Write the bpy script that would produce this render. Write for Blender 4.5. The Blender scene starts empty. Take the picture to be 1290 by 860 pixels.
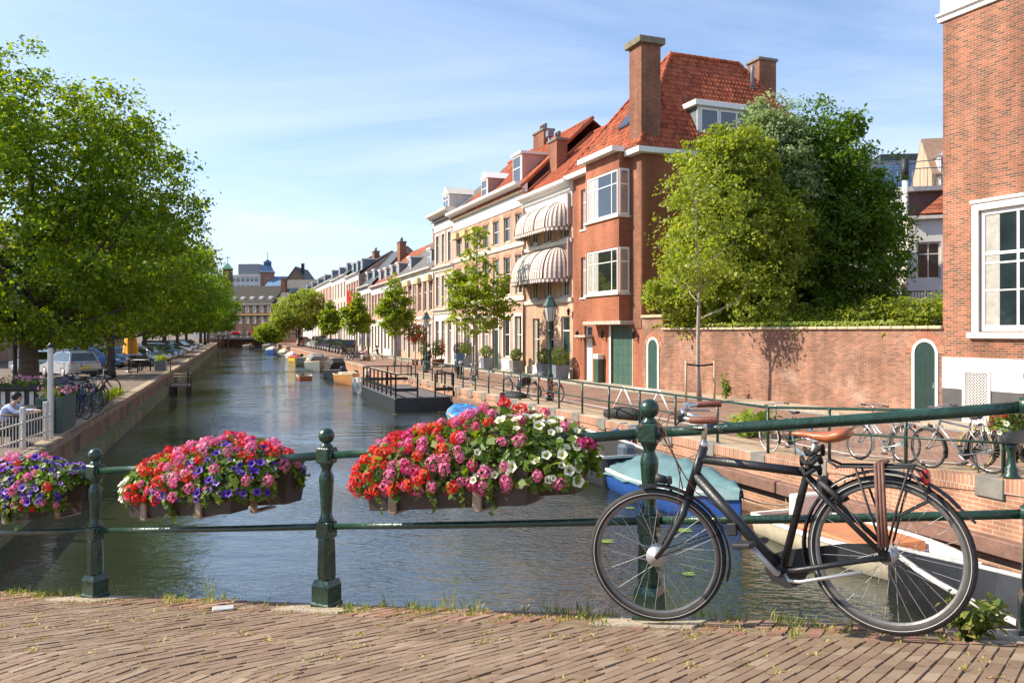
import bpy, bmesh, math, random
import numpy as np
from mathutils import Vector, Matrix, Euler
SC = bpy.context.scene
COL = SC.collection
R = math.radians
# ------------------------------------------------------------------ camera, sky, sun, exposure
F = 1020.0                                   # focal length in pixels of the 1290 px wide photograph
EYE = 2.6
cam = bpy.data.cameras.new('camera'); camo = bpy.data.objects.new('camera', cam); COL.objects.link(camo)
camo.location = (0, 0, EYE); camo.rotation_euler = (R(90), 0, 0)
cam.sensor_width = 36; cam.lens = 36*F/1290; cam.shift_y = -12/1290
cam.clip_start = 0.05; cam.clip_end = 4000
SC.camera = camo
SUN_EL, SUN_AZ = 38, -84                      # azimuth measured from +Y towards +X
sd = Vector((math.sin(R(SUN_AZ))*math.cos(R(SUN_EL)), math.cos(R(SUN_AZ))*math.cos(R(SUN_EL)), math.sin(R(SUN_EL))))
w = bpy.data.worlds.new('World'); SC.world = w; w.use_nodes = True
nt = w.node_tree; nt.nodes.clear(); N = nt.nodes.new; L = nt.links.new
sky = N('ShaderNodeTexSky'); sky.sky_type = 'NISHITA'; sky.sun_disc = False
sky.sun_elevation = R(SUN_EL); sky.sun_rotation = R(SUN_AZ); sky.air_density = 1.0; sky.dust_density = 0.5; sky.ozone_density = 4.5
bg = N('ShaderNodeBackground'); bg.inputs['Strength'].default_value = 0.13
out = N('ShaderNodeOutputWorld')
tc = N('ShaderNodeTexCoord'); sep = N('ShaderNodeSeparateXYZ'); L(tc.outputs['Generated'], sep.inputs[0])
def math_node(op, a, b=None):
    m = N('ShaderNodeMath'); m.operation = op
    for i, v in enumerate((a, b)):
        if v is None: continue
        if hasattr(v, 'links'): L(v, m.inputs[i])
        else: m.inputs[i].default_value = v
    return m.outputs[0]
zc = math_node('ADD', math_node('MAXIMUM', sep.outputs[2], 0.0), 0.16)
cx = math_node('DIVIDE', sep.outputs[0], zc); cy = math_node('DIVIDE', sep.outputs[1], zc)
cmb = N('ShaderNodeCombineXYZ'); L(cx, cmb.inputs[0]); L(cy, cmb.inputs[1])
mp = N('ShaderNodeMapping'); mp.inputs['Rotation'].default_value = (0, 0, R(28)); mp.inputs['Scale'].default_value = (0.6, 1.35, 1)
mp.inputs['Location'].default_value = (1.7, 0.4, 0)
L(cmb.outputs[0], mp.inputs[0])
nz = N('ShaderNodeTexNoise'); nz.inputs['Scale'].default_value = 0.75; nz.inputs['Detail'].default_value = 9; nz.inputs['Roughness'].default_value = 0.62; nz.inputs['Distortion'].default_value = 0.7
L(mp.outputs[0], nz.inputs[0])
rp = N('ShaderNodeValToRGB'); rp.color_ramp.elements[0].position = 0.38; rp.color_ramp.elements[1].position = 0.80
rp.color_ramp.elements[1].color = (0.75, 0.75, 0.75, 1)
L(nz.outputs[0], rp.inputs[0])
hz = N('ShaderNodeMapRange'); L(sep.outputs[2], hz.inputs[0]); hz.inputs[1].default_value = 0.0; hz.inputs[2].default_value = 0.42; hz.inputs[3].default_value = 0.42; hz.inputs[4].default_value = 0.0
fac = math_node('MINIMUM', math_node('ADD', rp.outputs[0], hz.outputs[0]), 0.9)
mx = N('ShaderNodeMix'); mx.data_type = 'RGBA'; L(fac, mx.inputs[0]); L(sky.outputs[0], mx.inputs[6]); mx.inputs[7].default_value = (4.4, 4.95, 6.2, 1)
L(mx.outputs[2], bg.inputs[0]); L(bg.outputs[0], out.inputs[0])
sl = bpy.data.lights.new('sun', 'SUN'); sl.energy = 5.0; sl.angle = R(0.55); sl.color = (1.0, 0.90, 0.74)
so = bpy.data.objects.new('sun', sl); COL.objects.link(so); so.rotation_euler = sd.to_track_quat('Z', 'Y').to_euler(); so.location = (-40, 0, 60)
SC.view_settings.view_transform = 'Standard'; SC.view_settings.look = 'None'
SC.view_settings.exposure = 0.75; SC.view_settings.gamma = 1.0; SC.view_settings.use_curve_mapping = False
SC.render.engine = 'CYCLES'; SC.cycles.use_denoising = True; SC.cycles.max_bounces = 6; SC.cycles.diffuse_bounces = 3; SC.cycles.glossy_bounces = 3
SC.cycles.transmission_bounces = 3; SC.cycles.transparent_max_bounces = 6; SC.cycles.caustics_reflective = False; SC.cycles.caustics_refractive = False
# ------------------------------------------------------------------ helpers
def gp(px, py, z=0.0):                        # ground point (world X, Y) of a photograph pixel on the level z
    d = (EYE - z)*F/(py - 418.0)
    return ((px - 645.0)/F*d, d)
def at(px, d, z=0.0):
    return Vector(((px - 645.0)/F*d, d, z))
def zpx(py, d): return EYE - (py - 418.0)/F*d

class MB:
    """collects faces of one mesh"""
    def __init__(s): s.v = []; s.f = []; s.m = []; s.sm = []
    def add(s, vs, fs, mi=0, smooth=False, M=None):
        o = len(s.v)
        if M is not None: vs = [M @ Vector(p) for p in vs]
        s.v += [tuple(p) for p in vs]
        for f in fs:
            s.f.append(tuple(o+i for i in f)); s.m.append(mi); s.sm.append(smooth)
        return s
    def box(s, x0, y0, z0, x1, y1, z1, mi=0, M=None):
        v = [(x0,y0,z0),(x1,y0,z0),(x1,y1,z0),(x0,y1,z0),(x0,y0,z1),(x1,y0,z1),(x1,y1,z1),(x0,y1,z1)]
        return s.add(v, [(3,2,1,0),(4,5,6,7),(0,1,5,4),(1,2,6,5),(2,3,7,6),(3,0,4,7)], mi, False, M)
    def bbox(s, x0, y0, z0, x1, y1, z1, b=.01, mi=0, M=None):      # box with bevelled edges
        b = min(b, abs(x1-x0)*.45, abs(y1-y0)*.45, abs(z1-z0)*.45)
        bm = bmesh.new(); bmesh.ops.create_cube(bm, size=1)
        for q in bm.verts: q.co = Vector(((x0+x1)/2+q.co.x*(x1-x0), (y0+y1)/2+q.co.y*(y1-y0), (z0+z1)/2+q.co.z*(z1-z0)))
        bmesh.ops.bevel(bm, geom=bm.edges[:], offset=b, segments=1, affect='EDGES')
        bm.verts.index_update()
        s.add([q.co.copy() for q in bm.verts], [[q.index for q in f.verts] for f in bm.faces], mi, False, M); bm.free(); return s
    def quad(s, a, b, c, d, mi=0): return s.add([a, b, c, d], [(0,1,2,3)], mi)
    def tube(s, pts, rad, n=8, mi=0, cap=True, M=None, smooth=True):
        pts = [Vector(p) for p in pts]; k = len(pts)
        if not hasattr(rad, '__len__'): rad = [rad]*k
        vs = []; prev = None
        for i, p in enumerate(pts):
            t = (pts[min(i+1, k-1)] - pts[max(i-1, 0)])
            t = t.normalized() if t.length > 1e-9 else Vector((0,0,1))
            a = prev if prev is not None else (Vector((0,0,1)) if abs(t.z) < .9 else Vector((1,0,0)))
            a = a - t*a.dot(t); a = a.normalized() if a.length > 1e-6 else t.orthogonal().normalized()
            prev = a; b = t.cross(a)
            for j in range(n):
                q = 2*math.pi*j/n; vs.append(p + (a*math.cos(q) + b*math.sin(q))*rad[i])
        fs = [(i*n+j, i*n+(j+1)%n, (i+1)*n+(j+1)%n, (i+1)*n+j) for i in range(k-1) for j in range(n)]
        s.add(vs, fs, mi, smooth, M)
        if cap:
            o = len(s.v)-k*n
            s.f.append(tuple(o+j for j in reversed(range(n)))); s.m.append(mi); s.sm.append(False)
            s.f.append(tuple(o+(k-1)*n+j for j in range(n))); s.m.append(mi); s.sm.append(False)
        return s
    def lathe(s, prof, n=16, mi=0, M=None, smooth=True, rot=0.0):    # prof: (radius, z)
        vs = [(r*math.cos(rot+2*math.pi*j/n), r*math.sin(rot+2*math.pi*j/n), z) for r, z in prof for j in range(n)]
        k = len(prof)
        fs = [(i*n+j, i*n+(j+1)%n, (i+1)*n+(j+1)%n, (i+1)*n+j) for i in range(k-1) for j in range(n)]
        fs += [tuple(reversed(range(n))), tuple((k-1)*n+j for j in range(n))]
        return s.add(vs, fs, mi, smooth, M)
    def prism(s, poly, axis, a, b, mi=0, M=None):                   # polygon extruded along an axis; poly in the other two coordinates
        def p(u, v, t): return {'x': (t,u,v), 'y': (u,t,v), 'z': (u,v,t)}[axis]
        n = len(poly)
        vs = [p(u, v, a) for u, v in poly] + [p(u, v, b) for u, v in poly]
        fs = [tuple(reversed(range(n))), tuple(range(n, 2*n))] + [(i, (i+1)%n, n+(i+1)%n, n+i) for i in range(n)]
        return s.add(vs, fs, mi, False, M)
    def ball(s, c, r, n=12, mi=0, sz=1.0, M=None):
        k = n//2+1
        prof = [(max(r*math.sin(math.pi*i/(k-1)), 1e-4), -r*sz*math.cos(math.pi*i/(k-1))) for i in range(k)]
        T = Matrix.Translation(c)
        return s.lathe(prof, n, mi, (M @ T) if M is not None else T)
    def mesh(s, name, mats):
        me = bpy.data.meshes.new(name); me.from_pydata(s.v, [], s.f)
        for m in (mats if isinstance(mats, (list, tuple)) else [mats]): me.materials.append(m)
        me.polygons.foreach_set('material_index', s.m); me.polygons.foreach_set('use_smooth', s.sm)
        me.validate(); me.update()
        bm = bmesh.new(); bm.from_mesh(me); bmesh.ops.recalc_face_normals(bm, faces=bm.faces); bm.to_mesh(me); bm.free()
        return me
    def build(s, name, mats, parent=None, loc=None, rot=None): return put(name, s.mesh(name, mats), parent, loc, rot)
def put(name, me, parent=None, loc=None, rot=None):
    o = bpy.data.objects.new(name, me); COL.objects.link(o)
    if parent is not None: o.parent = parent
    if loc is not None: o.location = loc
    if rot is not None: o.rotation_euler = rot
    return o
def tag(o, label=None, cat=None, group=None, kind=None):
    for k, v in (('label', label), ('category', cat), ('group', group), ('kind', kind)):
        if v: o[k] = v
    return o
def empty(name, loc, rz=0.0, label=None, cat=None, group=None):
    o = bpy.data.objects.new(name, None); COL.objects.link(o); o.empty_display_size = .2
    o.location = loc; o.rotation_euler = (0, 0, rz)
    return tag(o, label, cat, group)
def copy_tree(o, parent=None):
    c = o.copy(); COL.objects.link(c)
    if parent is not None: c.parent = parent
    for ch in KIDS(o): copy_tree(ch, c)
    return c
def KIDS(o): return list(o.children)
def dup(o, loc, rz, label, scale=None):
    c = copy_tree(o); c.location = loc; c.rotation_euler = (0, 0, rz); c['label'] = label
    if scale: c.scale = (scale,)*3 if not hasattr(scale, '__len__') else scale
    return c
# ------------------------------------------------------------------ materials
MATS = {}
def newmat(name):
    m = bpy.data.materials.new(name); m.use_nodes = True; MATS[name] = m
    t = m.node_tree; return m, t, t.nodes['Principled BSDF'], t.nodes.new, t.links.new
def c4(c): return (c[0], c[1], c[2], 1)
def mat(name, col, rough=.6, var=.18, scale=4.0, metal=0.0, bump=0.0, bscale=60.0, spec=.5, coat=0.0, emit=None, col2=None):
    if name in MATS: return MATS[name]
    m, t, p, N, L = newmat(name)
    tc = N('ShaderNodeTexCoord')
    nz = N('ShaderNodeTexNoise'); nz.inputs['Scale'].default_value = scale; nz.inputs['Detail'].default_value = 6; nz.inputs['Roughness'].default_value = .65
    L(tc.outputs['Object'], nz.inputs[0])
    r = N('ShaderNodeValToRGB'); r.color_ramp.elements[0].position = .3; r.color_ramp.elements[1].position = .7
    lo = col2 if col2 else [c*(1-var) for c in col]
    hi = col if col2 else [min(c*(1+var), 1) for c in col]
    r.color_ramp.elements[0].color = c4(lo); r.color_ramp.elements[1].color = c4(hi)
    L(nz.outputs[0], r.inputs[0]); L(r.outputs[0], p.inputs['Base Color'])
    p.inputs['Roughness'].default_value = rough; p.inputs['Metallic'].default_value = metal; p.inputs['Specular IOR Level'].default_value = spec
    p.inputs['Coat Weight'].default_value = coat
    if bump:
        b = N('ShaderNodeBump'); b.inputs['Strength'].default_value = bump; b.inputs['Distance'].default_value = .02
        n2 = N('ShaderNodeTexNoise'); n2.inputs['Scale'].default_value = bscale; n2.inputs['Detail'].default_value = 4
        L(tc.outputs['Object'], n2.inputs[0]); L(n2.outputs[0], b.inputs['Height']); L(b.outputs[0], p.inputs['Normal'])
    return m
def brick(name, c1, c2, mortar, bw=.22, rh=.068, ms=.011, ground=False, rough=.85, bump=.35, patch=.3, stain=None, bias=0.0):
    if name in MATS: return MATS[name]
    m, t, p, N, L = newmat(name)
    tc = N('ShaderNodeTexCoord'); sp = N('ShaderNodeSeparateXYZ'); L(tc.outputs['Object'], sp.inputs[0])
    cb = N('ShaderNodeCombineXYZ')
    if ground: L(sp.outputs[0], cb.inputs[0]); L(sp.outputs[1], cb.inputs[1])
    else:
        ad = N('ShaderNodeMath'); L(sp.outputs[0], ad.inputs[0]); L(sp.outputs[1], ad.inputs[1])
        L(ad.outputs[0], cb.inputs[0]); L(sp.outputs[2], cb.inputs[1])
    bt = N('ShaderNodeTexBrick'); L(cb.outputs[0], bt.inputs['Vector'])
    bt.inputs['Color1'].default_value = c4(c1); bt.inputs['Color2'].default_value = c4(c2); bt.inputs['Mortar'].default_value = c4(mortar)
    bt.inputs['Scale'].default_value = 1; bt.inputs['Brick Width'].default_value = bw; bt.inputs['Row Height'].default_value = rh
    bt.inputs['Mortar Size'].default_value = ms; bt.inputs['Mortar Smooth'].default_value = .2; bt.inputs['Bias'].default_value = bias
    nz = N('ShaderNodeTexNoise'); nz.inputs['Scale'].default_value = .9; nz.inputs['Detail'].default_value = 7; nz.inputs['Roughness'].default_value = .7; L(tc.outputs['Object'], nz.inputs[0])
    mr = N('ShaderNodeMapRange'); L(nz.outputs[0], mr.inputs[0]); mr.inputs[1].default_value = .25; mr.inputs[2].default_value = .75; mr.inputs[3].default_value = 1-patch; mr.inputs[4].default_value = 1+patch
    hs = N('ShaderNodeMix'); hs.data_type = 'RGBA'; hs.blend_type = 'MULTIPLY'; hs.inputs[0].default_value = 1
    L(bt.outputs['Color'], hs.inputs[6]); L(mr.outputs[0], hs.inputs[7]); col = hs.outputs[2]
    if not ground:      # rain streaks and soot that run down a wall
        mp = N('ShaderNodeMapping'); mp.inputs['Scale'].default_value = (1.1,1.1,.13); L(tc.outputs['Object'], mp.inputs[0])
        n4 = N('ShaderNodeTexNoise'); n4.inputs['Scale'].default_value = 1.0; n4.inputs['Detail'].default_value = 6; L(mp.outputs[0], n4.inputs[0])
        m4 = N('ShaderNodeMapRange'); L(n4.outputs[0], m4.inputs[0]); m4.inputs[1].default_value = .35; m4.inputs[2].default_value = .6; m4.inputs[3].default_value = .68; m4.inputs[4].default_value = 1.08
        h4 = N('ShaderNodeMix'); h4.data_type = 'RGBA'; h4.blend_type = 'MULTIPLY'; h4.inputs[0].default_value = 1; L(col, h4.inputs[6]); L(m4.outputs[0], h4.inputs[7]); col = h4.outputs[2]
    if stain:
        n3 = N('ShaderNodeTexNoise'); n3.inputs['Scale'].default_value = .55; n3.inputs['Detail'].default_value = 9; n3.inputs['Roughness'].default_value = .75; L(tc.outputs['Object'], n3.inputs[0])
        r3 = N('ShaderNodeValToRGB'); r3.color_ramp.elements[0].position = stain[1]; r3.color_ramp.elements[1].position = stain[1]+.16; L(n3.outputs[0], r3.inputs[0])
        m3 = N('ShaderNodeMix'); m3.data_type = 'RGBA'; m3.inputs[7].default_value = c4(stain[0])
        fm = N('ShaderNodeMath'); fm.operation = 'MULTIPLY'; fm.inputs[1].default_value = .75; L(r3.outputs[0], fm.inputs[0])
        L(fm.outputs[0], m3.inputs[0]); L(col, m3.inputs[6]); col = m3.outputs[2]
    L(col, p.inputs['Base Color']); p.inputs['Roughness'].default_value = rough; p.inputs['Specular IOR Level'].default_value = .25
    if bump:
        b = N('ShaderNodeBump'); b.inputs['Strength'].default_value = bump; b.inputs['Distance'].default_value = .012; b.invert = True
        L(bt.outputs['Fac'], b.inputs['Height']); L(b.outputs[0], p.inputs['Normal'])
    return m
def leafmat(name, cols, trans=.35, rough=.5):
    if name in MATS: return MATS[name]
    m, t, p, N, L = newmat(name)
    g = N('ShaderNodeNewGeometry'); r = N('ShaderNodeValToRGB'); r.color_ramp.interpolation = 'LINEAR'
    while len(r.color_ramp.elements) < len(cols): r.color_ramp.elements.new(.5)
    for i, c in enumerate(cols):
        r.color_ramp.elements[i].position = i/(len(cols)-1); r.color_ramp.elements[i].color = c4(c)
    L(g.outputs['Random Per Island'], r.inputs[0]); L(r.outputs[0], p.inputs['Base Color']); p.inputs['Roughness'].default_value = rough; p.inputs['Specular IOR Level'].default_value = .35
    tr = N('ShaderNodeBsdfTranslucent')
    hs = N('ShaderNodeHueSaturation'); hs.inputs['Hue'].default_value = .485; hs.inputs['Saturation'].default_value = 1.15; hs.inputs['Value'].default_value = 1.7; L(r.outputs[0], hs.inputs['Color']); L(hs.outputs[0], tr.inputs[0])
    mx = N('ShaderNodeMixShader'); mx.inputs[0].default_value = trans; L(p.outputs[0], mx.inputs[1]); L(tr.outputs[0], mx.inputs[2])
    L(mx.outputs[0], t.nodes['Material Output'].inputs[0])
    return m
def islandmat(name, cols, rough=.8, bump=.3, bscale=60, nvar=.25, spec=.3):
    if name in MATS: return MATS[name]
    m, t, p, N, L = newmat(name)
    g = N('ShaderNodeNewGeometry'); r = N('ShaderNodeValToRGB'); r.color_ramp.interpolation = 'LINEAR'
    while len(r.color_ramp.elements) < len(cols): r.color_ramp.elements.new(.5)
    for i, c in enumerate(cols):
        r.color_ramp.elements[i].position = i/(len(cols)-1); r.color_ramp.elements[i].color = c4(c)
    L(g.outputs['Random Per Island'], r.inputs[0])
    tc = N('ShaderNodeTexCoord'); nz = N('ShaderNodeTexNoise'); nz.inputs['Scale'].default_value = bscale; nz.inputs['Detail'].default_value = 5; nz.inputs['Roughness'].default_value = .7; L(tc.outputs['Object'], nz.inputs[0])
    n2 = N('ShaderNodeTexNoise'); n2.inputs['Scale'].default_value = 1.3; n2.inputs['Detail'].default_value = 5; L(tc.outputs['Object'], n2.inputs[0])
    av = N('ShaderNodeMath'); L(nz.outputs[0], av.inputs[0]); L(n2.outputs[0], av.inputs[1])
    mr = N('ShaderNodeMapRange'); L(av.outputs[0], mr.inputs[0]); mr.inputs[1].default_value = .6; mr.inputs[2].default_value = 1.4; mr.inputs[3].default_value = 1-nvar; mr.inputs[4].default_value = 1+nvar
    hs = N('ShaderNodeMix'); hs.data_type = 'RGBA'; hs.blend_type = 'MULTIPLY'; hs.inputs[0].default_value = 1; L(r.outputs[0], hs.inputs[6]); L(mr.outputs[0], hs.inputs[7])
    L(hs.outputs[2], p.inputs['Base Color']); p.inputs['Roughness'].default_value = rough; p.inputs['Specular IOR Level'].default_value = spec
    b = N('ShaderNodeBump'); b.inputs['Strength'].default_value = bump; b.inputs['Distance'].default_value = .008; L(nz.outputs[0], b.inputs['Height']); L(b.outputs[0], p.inputs['Normal'])
    return m
def glassmat(name, base, rough=.04, var=.5, scale=.6):
    if name in MATS: return MATS[name]
    m = mat(name, base, rough, var, scale, 0, 0, 0, .9, .6)
    return m
def spots(m, col, th=.66, scale=28, rough=.85):
    t = m.node_tree; N = t.nodes.new; L = t.links.new; p = t.nodes['Principled BSDF']; lk = p.inputs['Base Color'].links[0].from_socket
    tc = N('ShaderNodeTexCoord'); nz = N('ShaderNodeTexNoise'); nz.inputs['Scale'].default_value = scale; nz.inputs['Detail'].default_value = 7; nz.inputs['Roughness'].default_value = .7; L(tc.outputs['Object'], nz.inputs[0])
    r = N('ShaderNodeValToRGB'); r.color_ramp.elements[0].position = th; r.color_ramp.elements[1].position = th+.03; L(nz.outputs[0], r.inputs[0])
    mx = N('ShaderNodeMix'); mx.data_type = 'RGBA'; L(r.outputs[0], mx.inputs[0]); L(lk, mx.inputs[6]); mx.inputs[7].default_value = c4(col); L(mx.outputs[2], p.inputs['Base Color'])
    mr = N('ShaderNodeMapRange'); L(r.outputs[0], mr.inputs[0]); mr.inputs[3].default_value = p.inputs['Roughness'].default_value; mr.inputs[4].default_value = rough; L(mr.outputs[0], p.inputs['Roughness'])
    return m
WHITE = mat('white_paint', (.78,.76,.71), .45, .06, 2.5); OFFW = mat('old_white_paint', (.66,.62,.54), .6, .14, 3)
CREAM = mat('cream_stone', (.55,.47,.36), .8, .15, 3, bump=.2)
GREYS = mat('grey_stone', (.20,.185,.16), .9, .25, 5, bump=.4, bscale=90)
RAILG = mat('green_railing_paint', (.011,.042,.025), .3, .45, 11, bump=.27, bscale=40, coat=.3)
spots(RAILG, (.17,.08,.045), .635, 15)
IRONG = mat('dark_green_iron', (.018,.05,.038), .4, .25, 9)
DKGRN = mat('dark_green_door', (.016,.042,.036), .4, .2, 3)
GARG = mat('garage_green', (.05,.105,.078), .5, .15, 3)
BLACK = mat('black_paint', (.012,.012,.013), .35, .3, 8); BLACKM = mat('matt_black', (.02,.02,.021), .6, .25, 10)
CHROME = mat('polished_metal', (.62,.62,.62), .25, .08, 20, metal=.9); ALU = mat('aluminium', (.5,.5,.5), .45, .12, 14, metal=.55)
RUBBER = mat('rubber', (.036,.032,.028), .8, .4, 18, bump=.2, bscale=160); PALER = mat('pale_rubber', (.55,.53,.48), .7, .15, 20)
GLASS = glassmat('window_glass', (.02,.03,.036)); GLASSB = glassmat('dark_window_glass', (.012,.014,.016)); CURT = mat('curtain_behind_glass', (.42,.40,.36), .25, .2, 5, spec=.8, coat=.7)
WOOD = mat('weathered_wood', (.22,.15,.09), .75, .3, 7, bump=.3, bscale=40); WOODP = mat('pale_wood', (.5,.38,.24), .7, .2, 9); DWOOD = mat('dark_wood', (.055,.035,.025), .7, .35, 7, bump=.3)
RED = mat('red_plastic', (.5,.02,.02), .3, .1, 6); YEL = mat('yellow_plate', (.75,.5,.03), .5, .05, 5)
SKIN = mat('skin', (.55,.33,.24), .5, .08, 12)
LEAD = mat('lead_grey', (.16,.19,.22), .5, .2, 4); SLATE = mat('slate_roof', (.11,.10,.095), .8, .35, 3, bump=.5, bscale=18); TARN = mat('zinc_dark', (.05,.055,.06), .5, .3, 3)
SOIL = mat('soil', (.03,.022,.015), .95, .4, 30, bump=.5)
TERRA = mat('terracotta', (.42,.17,.08), .8, .2, 6)
TILE = islandmat('red_roof_tile', [(.24,.055,.025),(.40,.095,.04),(.47,.13,.055),(.33,.075,.03)], .7, .3, 30, .25)
TILEF = brick('red_tile_roof', (.34,.09,.04), (.42,.14,.06), (.12,.03,.015), bw=.24, rh=.30, ms=.03, bump=.8, patch=.3)
spots(TILE, (.13,.09,.05), .60, 2.2)
# ------------------------------------------------------------------ numpy leaf clouds
def fast_mesh(name, V, nper, m):
    n = len(V); k = n//nper
    me = bpy.data.meshes.new(name); me.vertices.add(n); me.vertices.foreach_set('co', np.ascontiguousarray(V, dtype=np.float32).ravel())
    me.loops.add(n); me.loops.foreach_set('vertex_index', np.arange(n, dtype=np.int32))
    me.polygons.add(k); me.polygons.foreach_set('loop_start', np.arange(0, n, nper, dtype=np.int32)); me.polygons.foreach_set('loop_total', np.full(k, nper, dtype=np.int32))
    me.update(calc_edges=True); me.validate()
    for q in (m if isinstance(m, list) else [m]): me.materials.append(q)
    return me
def nrm(a): return a/np.maximum(np.linalg.norm(a, axis=-1, keepdims=True), 1e-9)
def leaf_quads(rng, C, Nv, size, aspect=.62, fold=.12, svar=.45):
    n = len(C); a = nrm(np.cross(Nv, rng.normal(size=(n,3)))); b = np.cross(Nv, a)
    l = (size*(1+svar*rng.normal(size=(n,1)))).clip(size*.35, size*1.9); wd = l*aspect
    V = np.empty((n,4,3)); V[:,0] = C-a*l*.5; V[:,1] = C+b*wd*.5+Nv*l*fold; V[:,2] = C+a*l*.5-Nv*l*fold*.6; V[:,3] = C-b*wd*.5+Nv*l*fold
    return V.reshape(-1,3)
def leaf_cloud(rng, blobs, clumps, per, sig, size, up=.55, shell=(.55,1.04), aspect=.62, zmin=None, flat=.6):
    B = np.array(blobs, float); wts = B[:,3]*B[:,4]+B[:,4]*B[:,5]+B[:,3]*B[:,5]; wts = wts/wts.sum()
    ix = rng.choice(len(B), clumps, p=wts); d = nrm(rng.normal(size=(clumps,3)))
    r = shell[0]+(shell[1]-shell[0])*rng.random((clumps,1))**.6
    cc = B[ix,:3]+d*B[ix,3:6]*r
    nper = rng.poisson(per, clumps).clip(3); rep = np.repeat(np.arange(clumps), nper); n = len(rep)
    C = cc[rep]+np.clip(rng.normal(size=(n,3)),-1.7,1.7)*np.array([sig,sig,sig*flat])*(.6+.8*rng.random((clumps,1)))[rep]
    if zmin is not None:
        k = C[:,2] > zmin; C = C[k]; rep = rep[k]; n = len(C)
    Nv = nrm(d[rep]*.6+np.array([0,0,up])+rng.normal(size=(n,3))*.65)
    return leaf_quads(rng, C, Nv, size, aspect), cc
def limbs(mb, base, top, targets, r0, rng, n=7, lean=.1):
    """a tapered trunk from base to top and limbs that fork towards targets"""
    base = Vector(base); top = Vector(top); k = 7
    pts = [base.lerp(top, i/(k-1)) + Vector((rng.normal()*lean, rng.normal()*lean, 0))*(1 if 0 < i < k-1 else 0)*.35 for i in range(k)]
    rad = [r0*(1.25 if i == 0 else 1-.72*i/(k-1)) for i in range(k)]
    mb.tube(pts, rad, 10)
    H = (top-base).length
    for t in targets:
        t = Vector(t); hz_ = math.hypot(t.x-base.x, t.y-base.y)
        f = min(max((t.z-base.z-hz_*.75)/H, .3), .95); i = f*(k-1); i0 = min(int(i), k-2); s = pts[i0].lerp(pts[i0+1], i-i0); rr = r0*(1-.72*f)*.5
        mid = s.lerp(t, .5)+Vector((rng.normal()*.15, rng.normal()*.15, -.06*hz_))
        mb.tube([s, s.lerp(mid,.5), mid, mid.lerp(t,.6), t], [rr, rr*.8, rr*.6, rr*.4, rr*.15], 6)
BARK = mat('bark', (.13,.10,.075), .95, .35, 7, bump=.7, bscale=26); BARKL = mat('pale_bark', (.36,.31,.25), .9, .3, 9, bump=.4, bscale=40)
def lumpy(blobs, rng, m):
    out_ = list(blobs)
    for b in blobs:
        for i in range(m):
            d = rng.normal(size=3); d /= np.linalg.norm(d); f = .8+.32*rng.random(); r = (.2+.22*rng.random())
            out_.append((b[0]+d[0]*b[3]*f, b[1]+d[1]*b[4]*f, b[2]+d[2]*b[5]*f, b[3]*r, b[4]*r, b[5]*r))
    return out_
def tree(name, loc, blobs, clumps, per, sig, size, lm, label, cat='tree', group=None, trunk=None, r0=.2, bark=None, seed=1, nl=14, up=.55, shell=(.55,1.04), zmin=None, aspect=.62, lump=5):
    rng = np.random.default_rng(seed); blobs = lumpy(blobs, rng, lump); root = empty(name, loc, 0, label, cat, group)
    V, cc = leaf_cloud(rng, blobs, clumps, per, sig, size, up, shell, aspect, zmin)
    put('crown', fast_mesh('crown', V, 4, lm), root)
    mb = MB(); idx = rng.choice(len(cc), nl, replace=False); limbs(mb, (0,0,-.05), trunk, [cc[i] for i in idx], r0, rng)
    mb.build('trunk', bark or BARK, root)
    return root
# ------------------------------------------------------------------ the lie of the land (metres; camera over the origin, Y straight ahead)
def lerp_tab(tab, d):
    for (a, xa), (b, xb) in zip(tab, tab[1:]):
        if d <= b or (b, xb) == tab[-1]: return xa+(xb-xa)*(d-a)/(b-a)
XR = [(-12, 16.6), (52, -7.71), (240, -73.1)]           # iron railing on the far quay
XL = [(-12, -.27), (240, -86.2)]                        # edge of the shady quay
def xr(d): return lerp_tab(XR, d)
def xl(d): return lerp_tab(XL, d)
def zr(d): return max(0.0, min((17.3-d)*.08, 1.3))      # the far quay climbs to the bridge
WATER = -1.1
def rotbuild(mb, name, mats, ang, parent=None):
    Mi = Matrix.Rotation(-ang, 4, 'Z'); mb.v = [tuple(Mi @ Vector(p)) for p in mb.v]
    return mb.build(name, mats, parent, (0,0,0), (0,0,ang))
CANAL = math.atan2(1, -.355)
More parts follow.
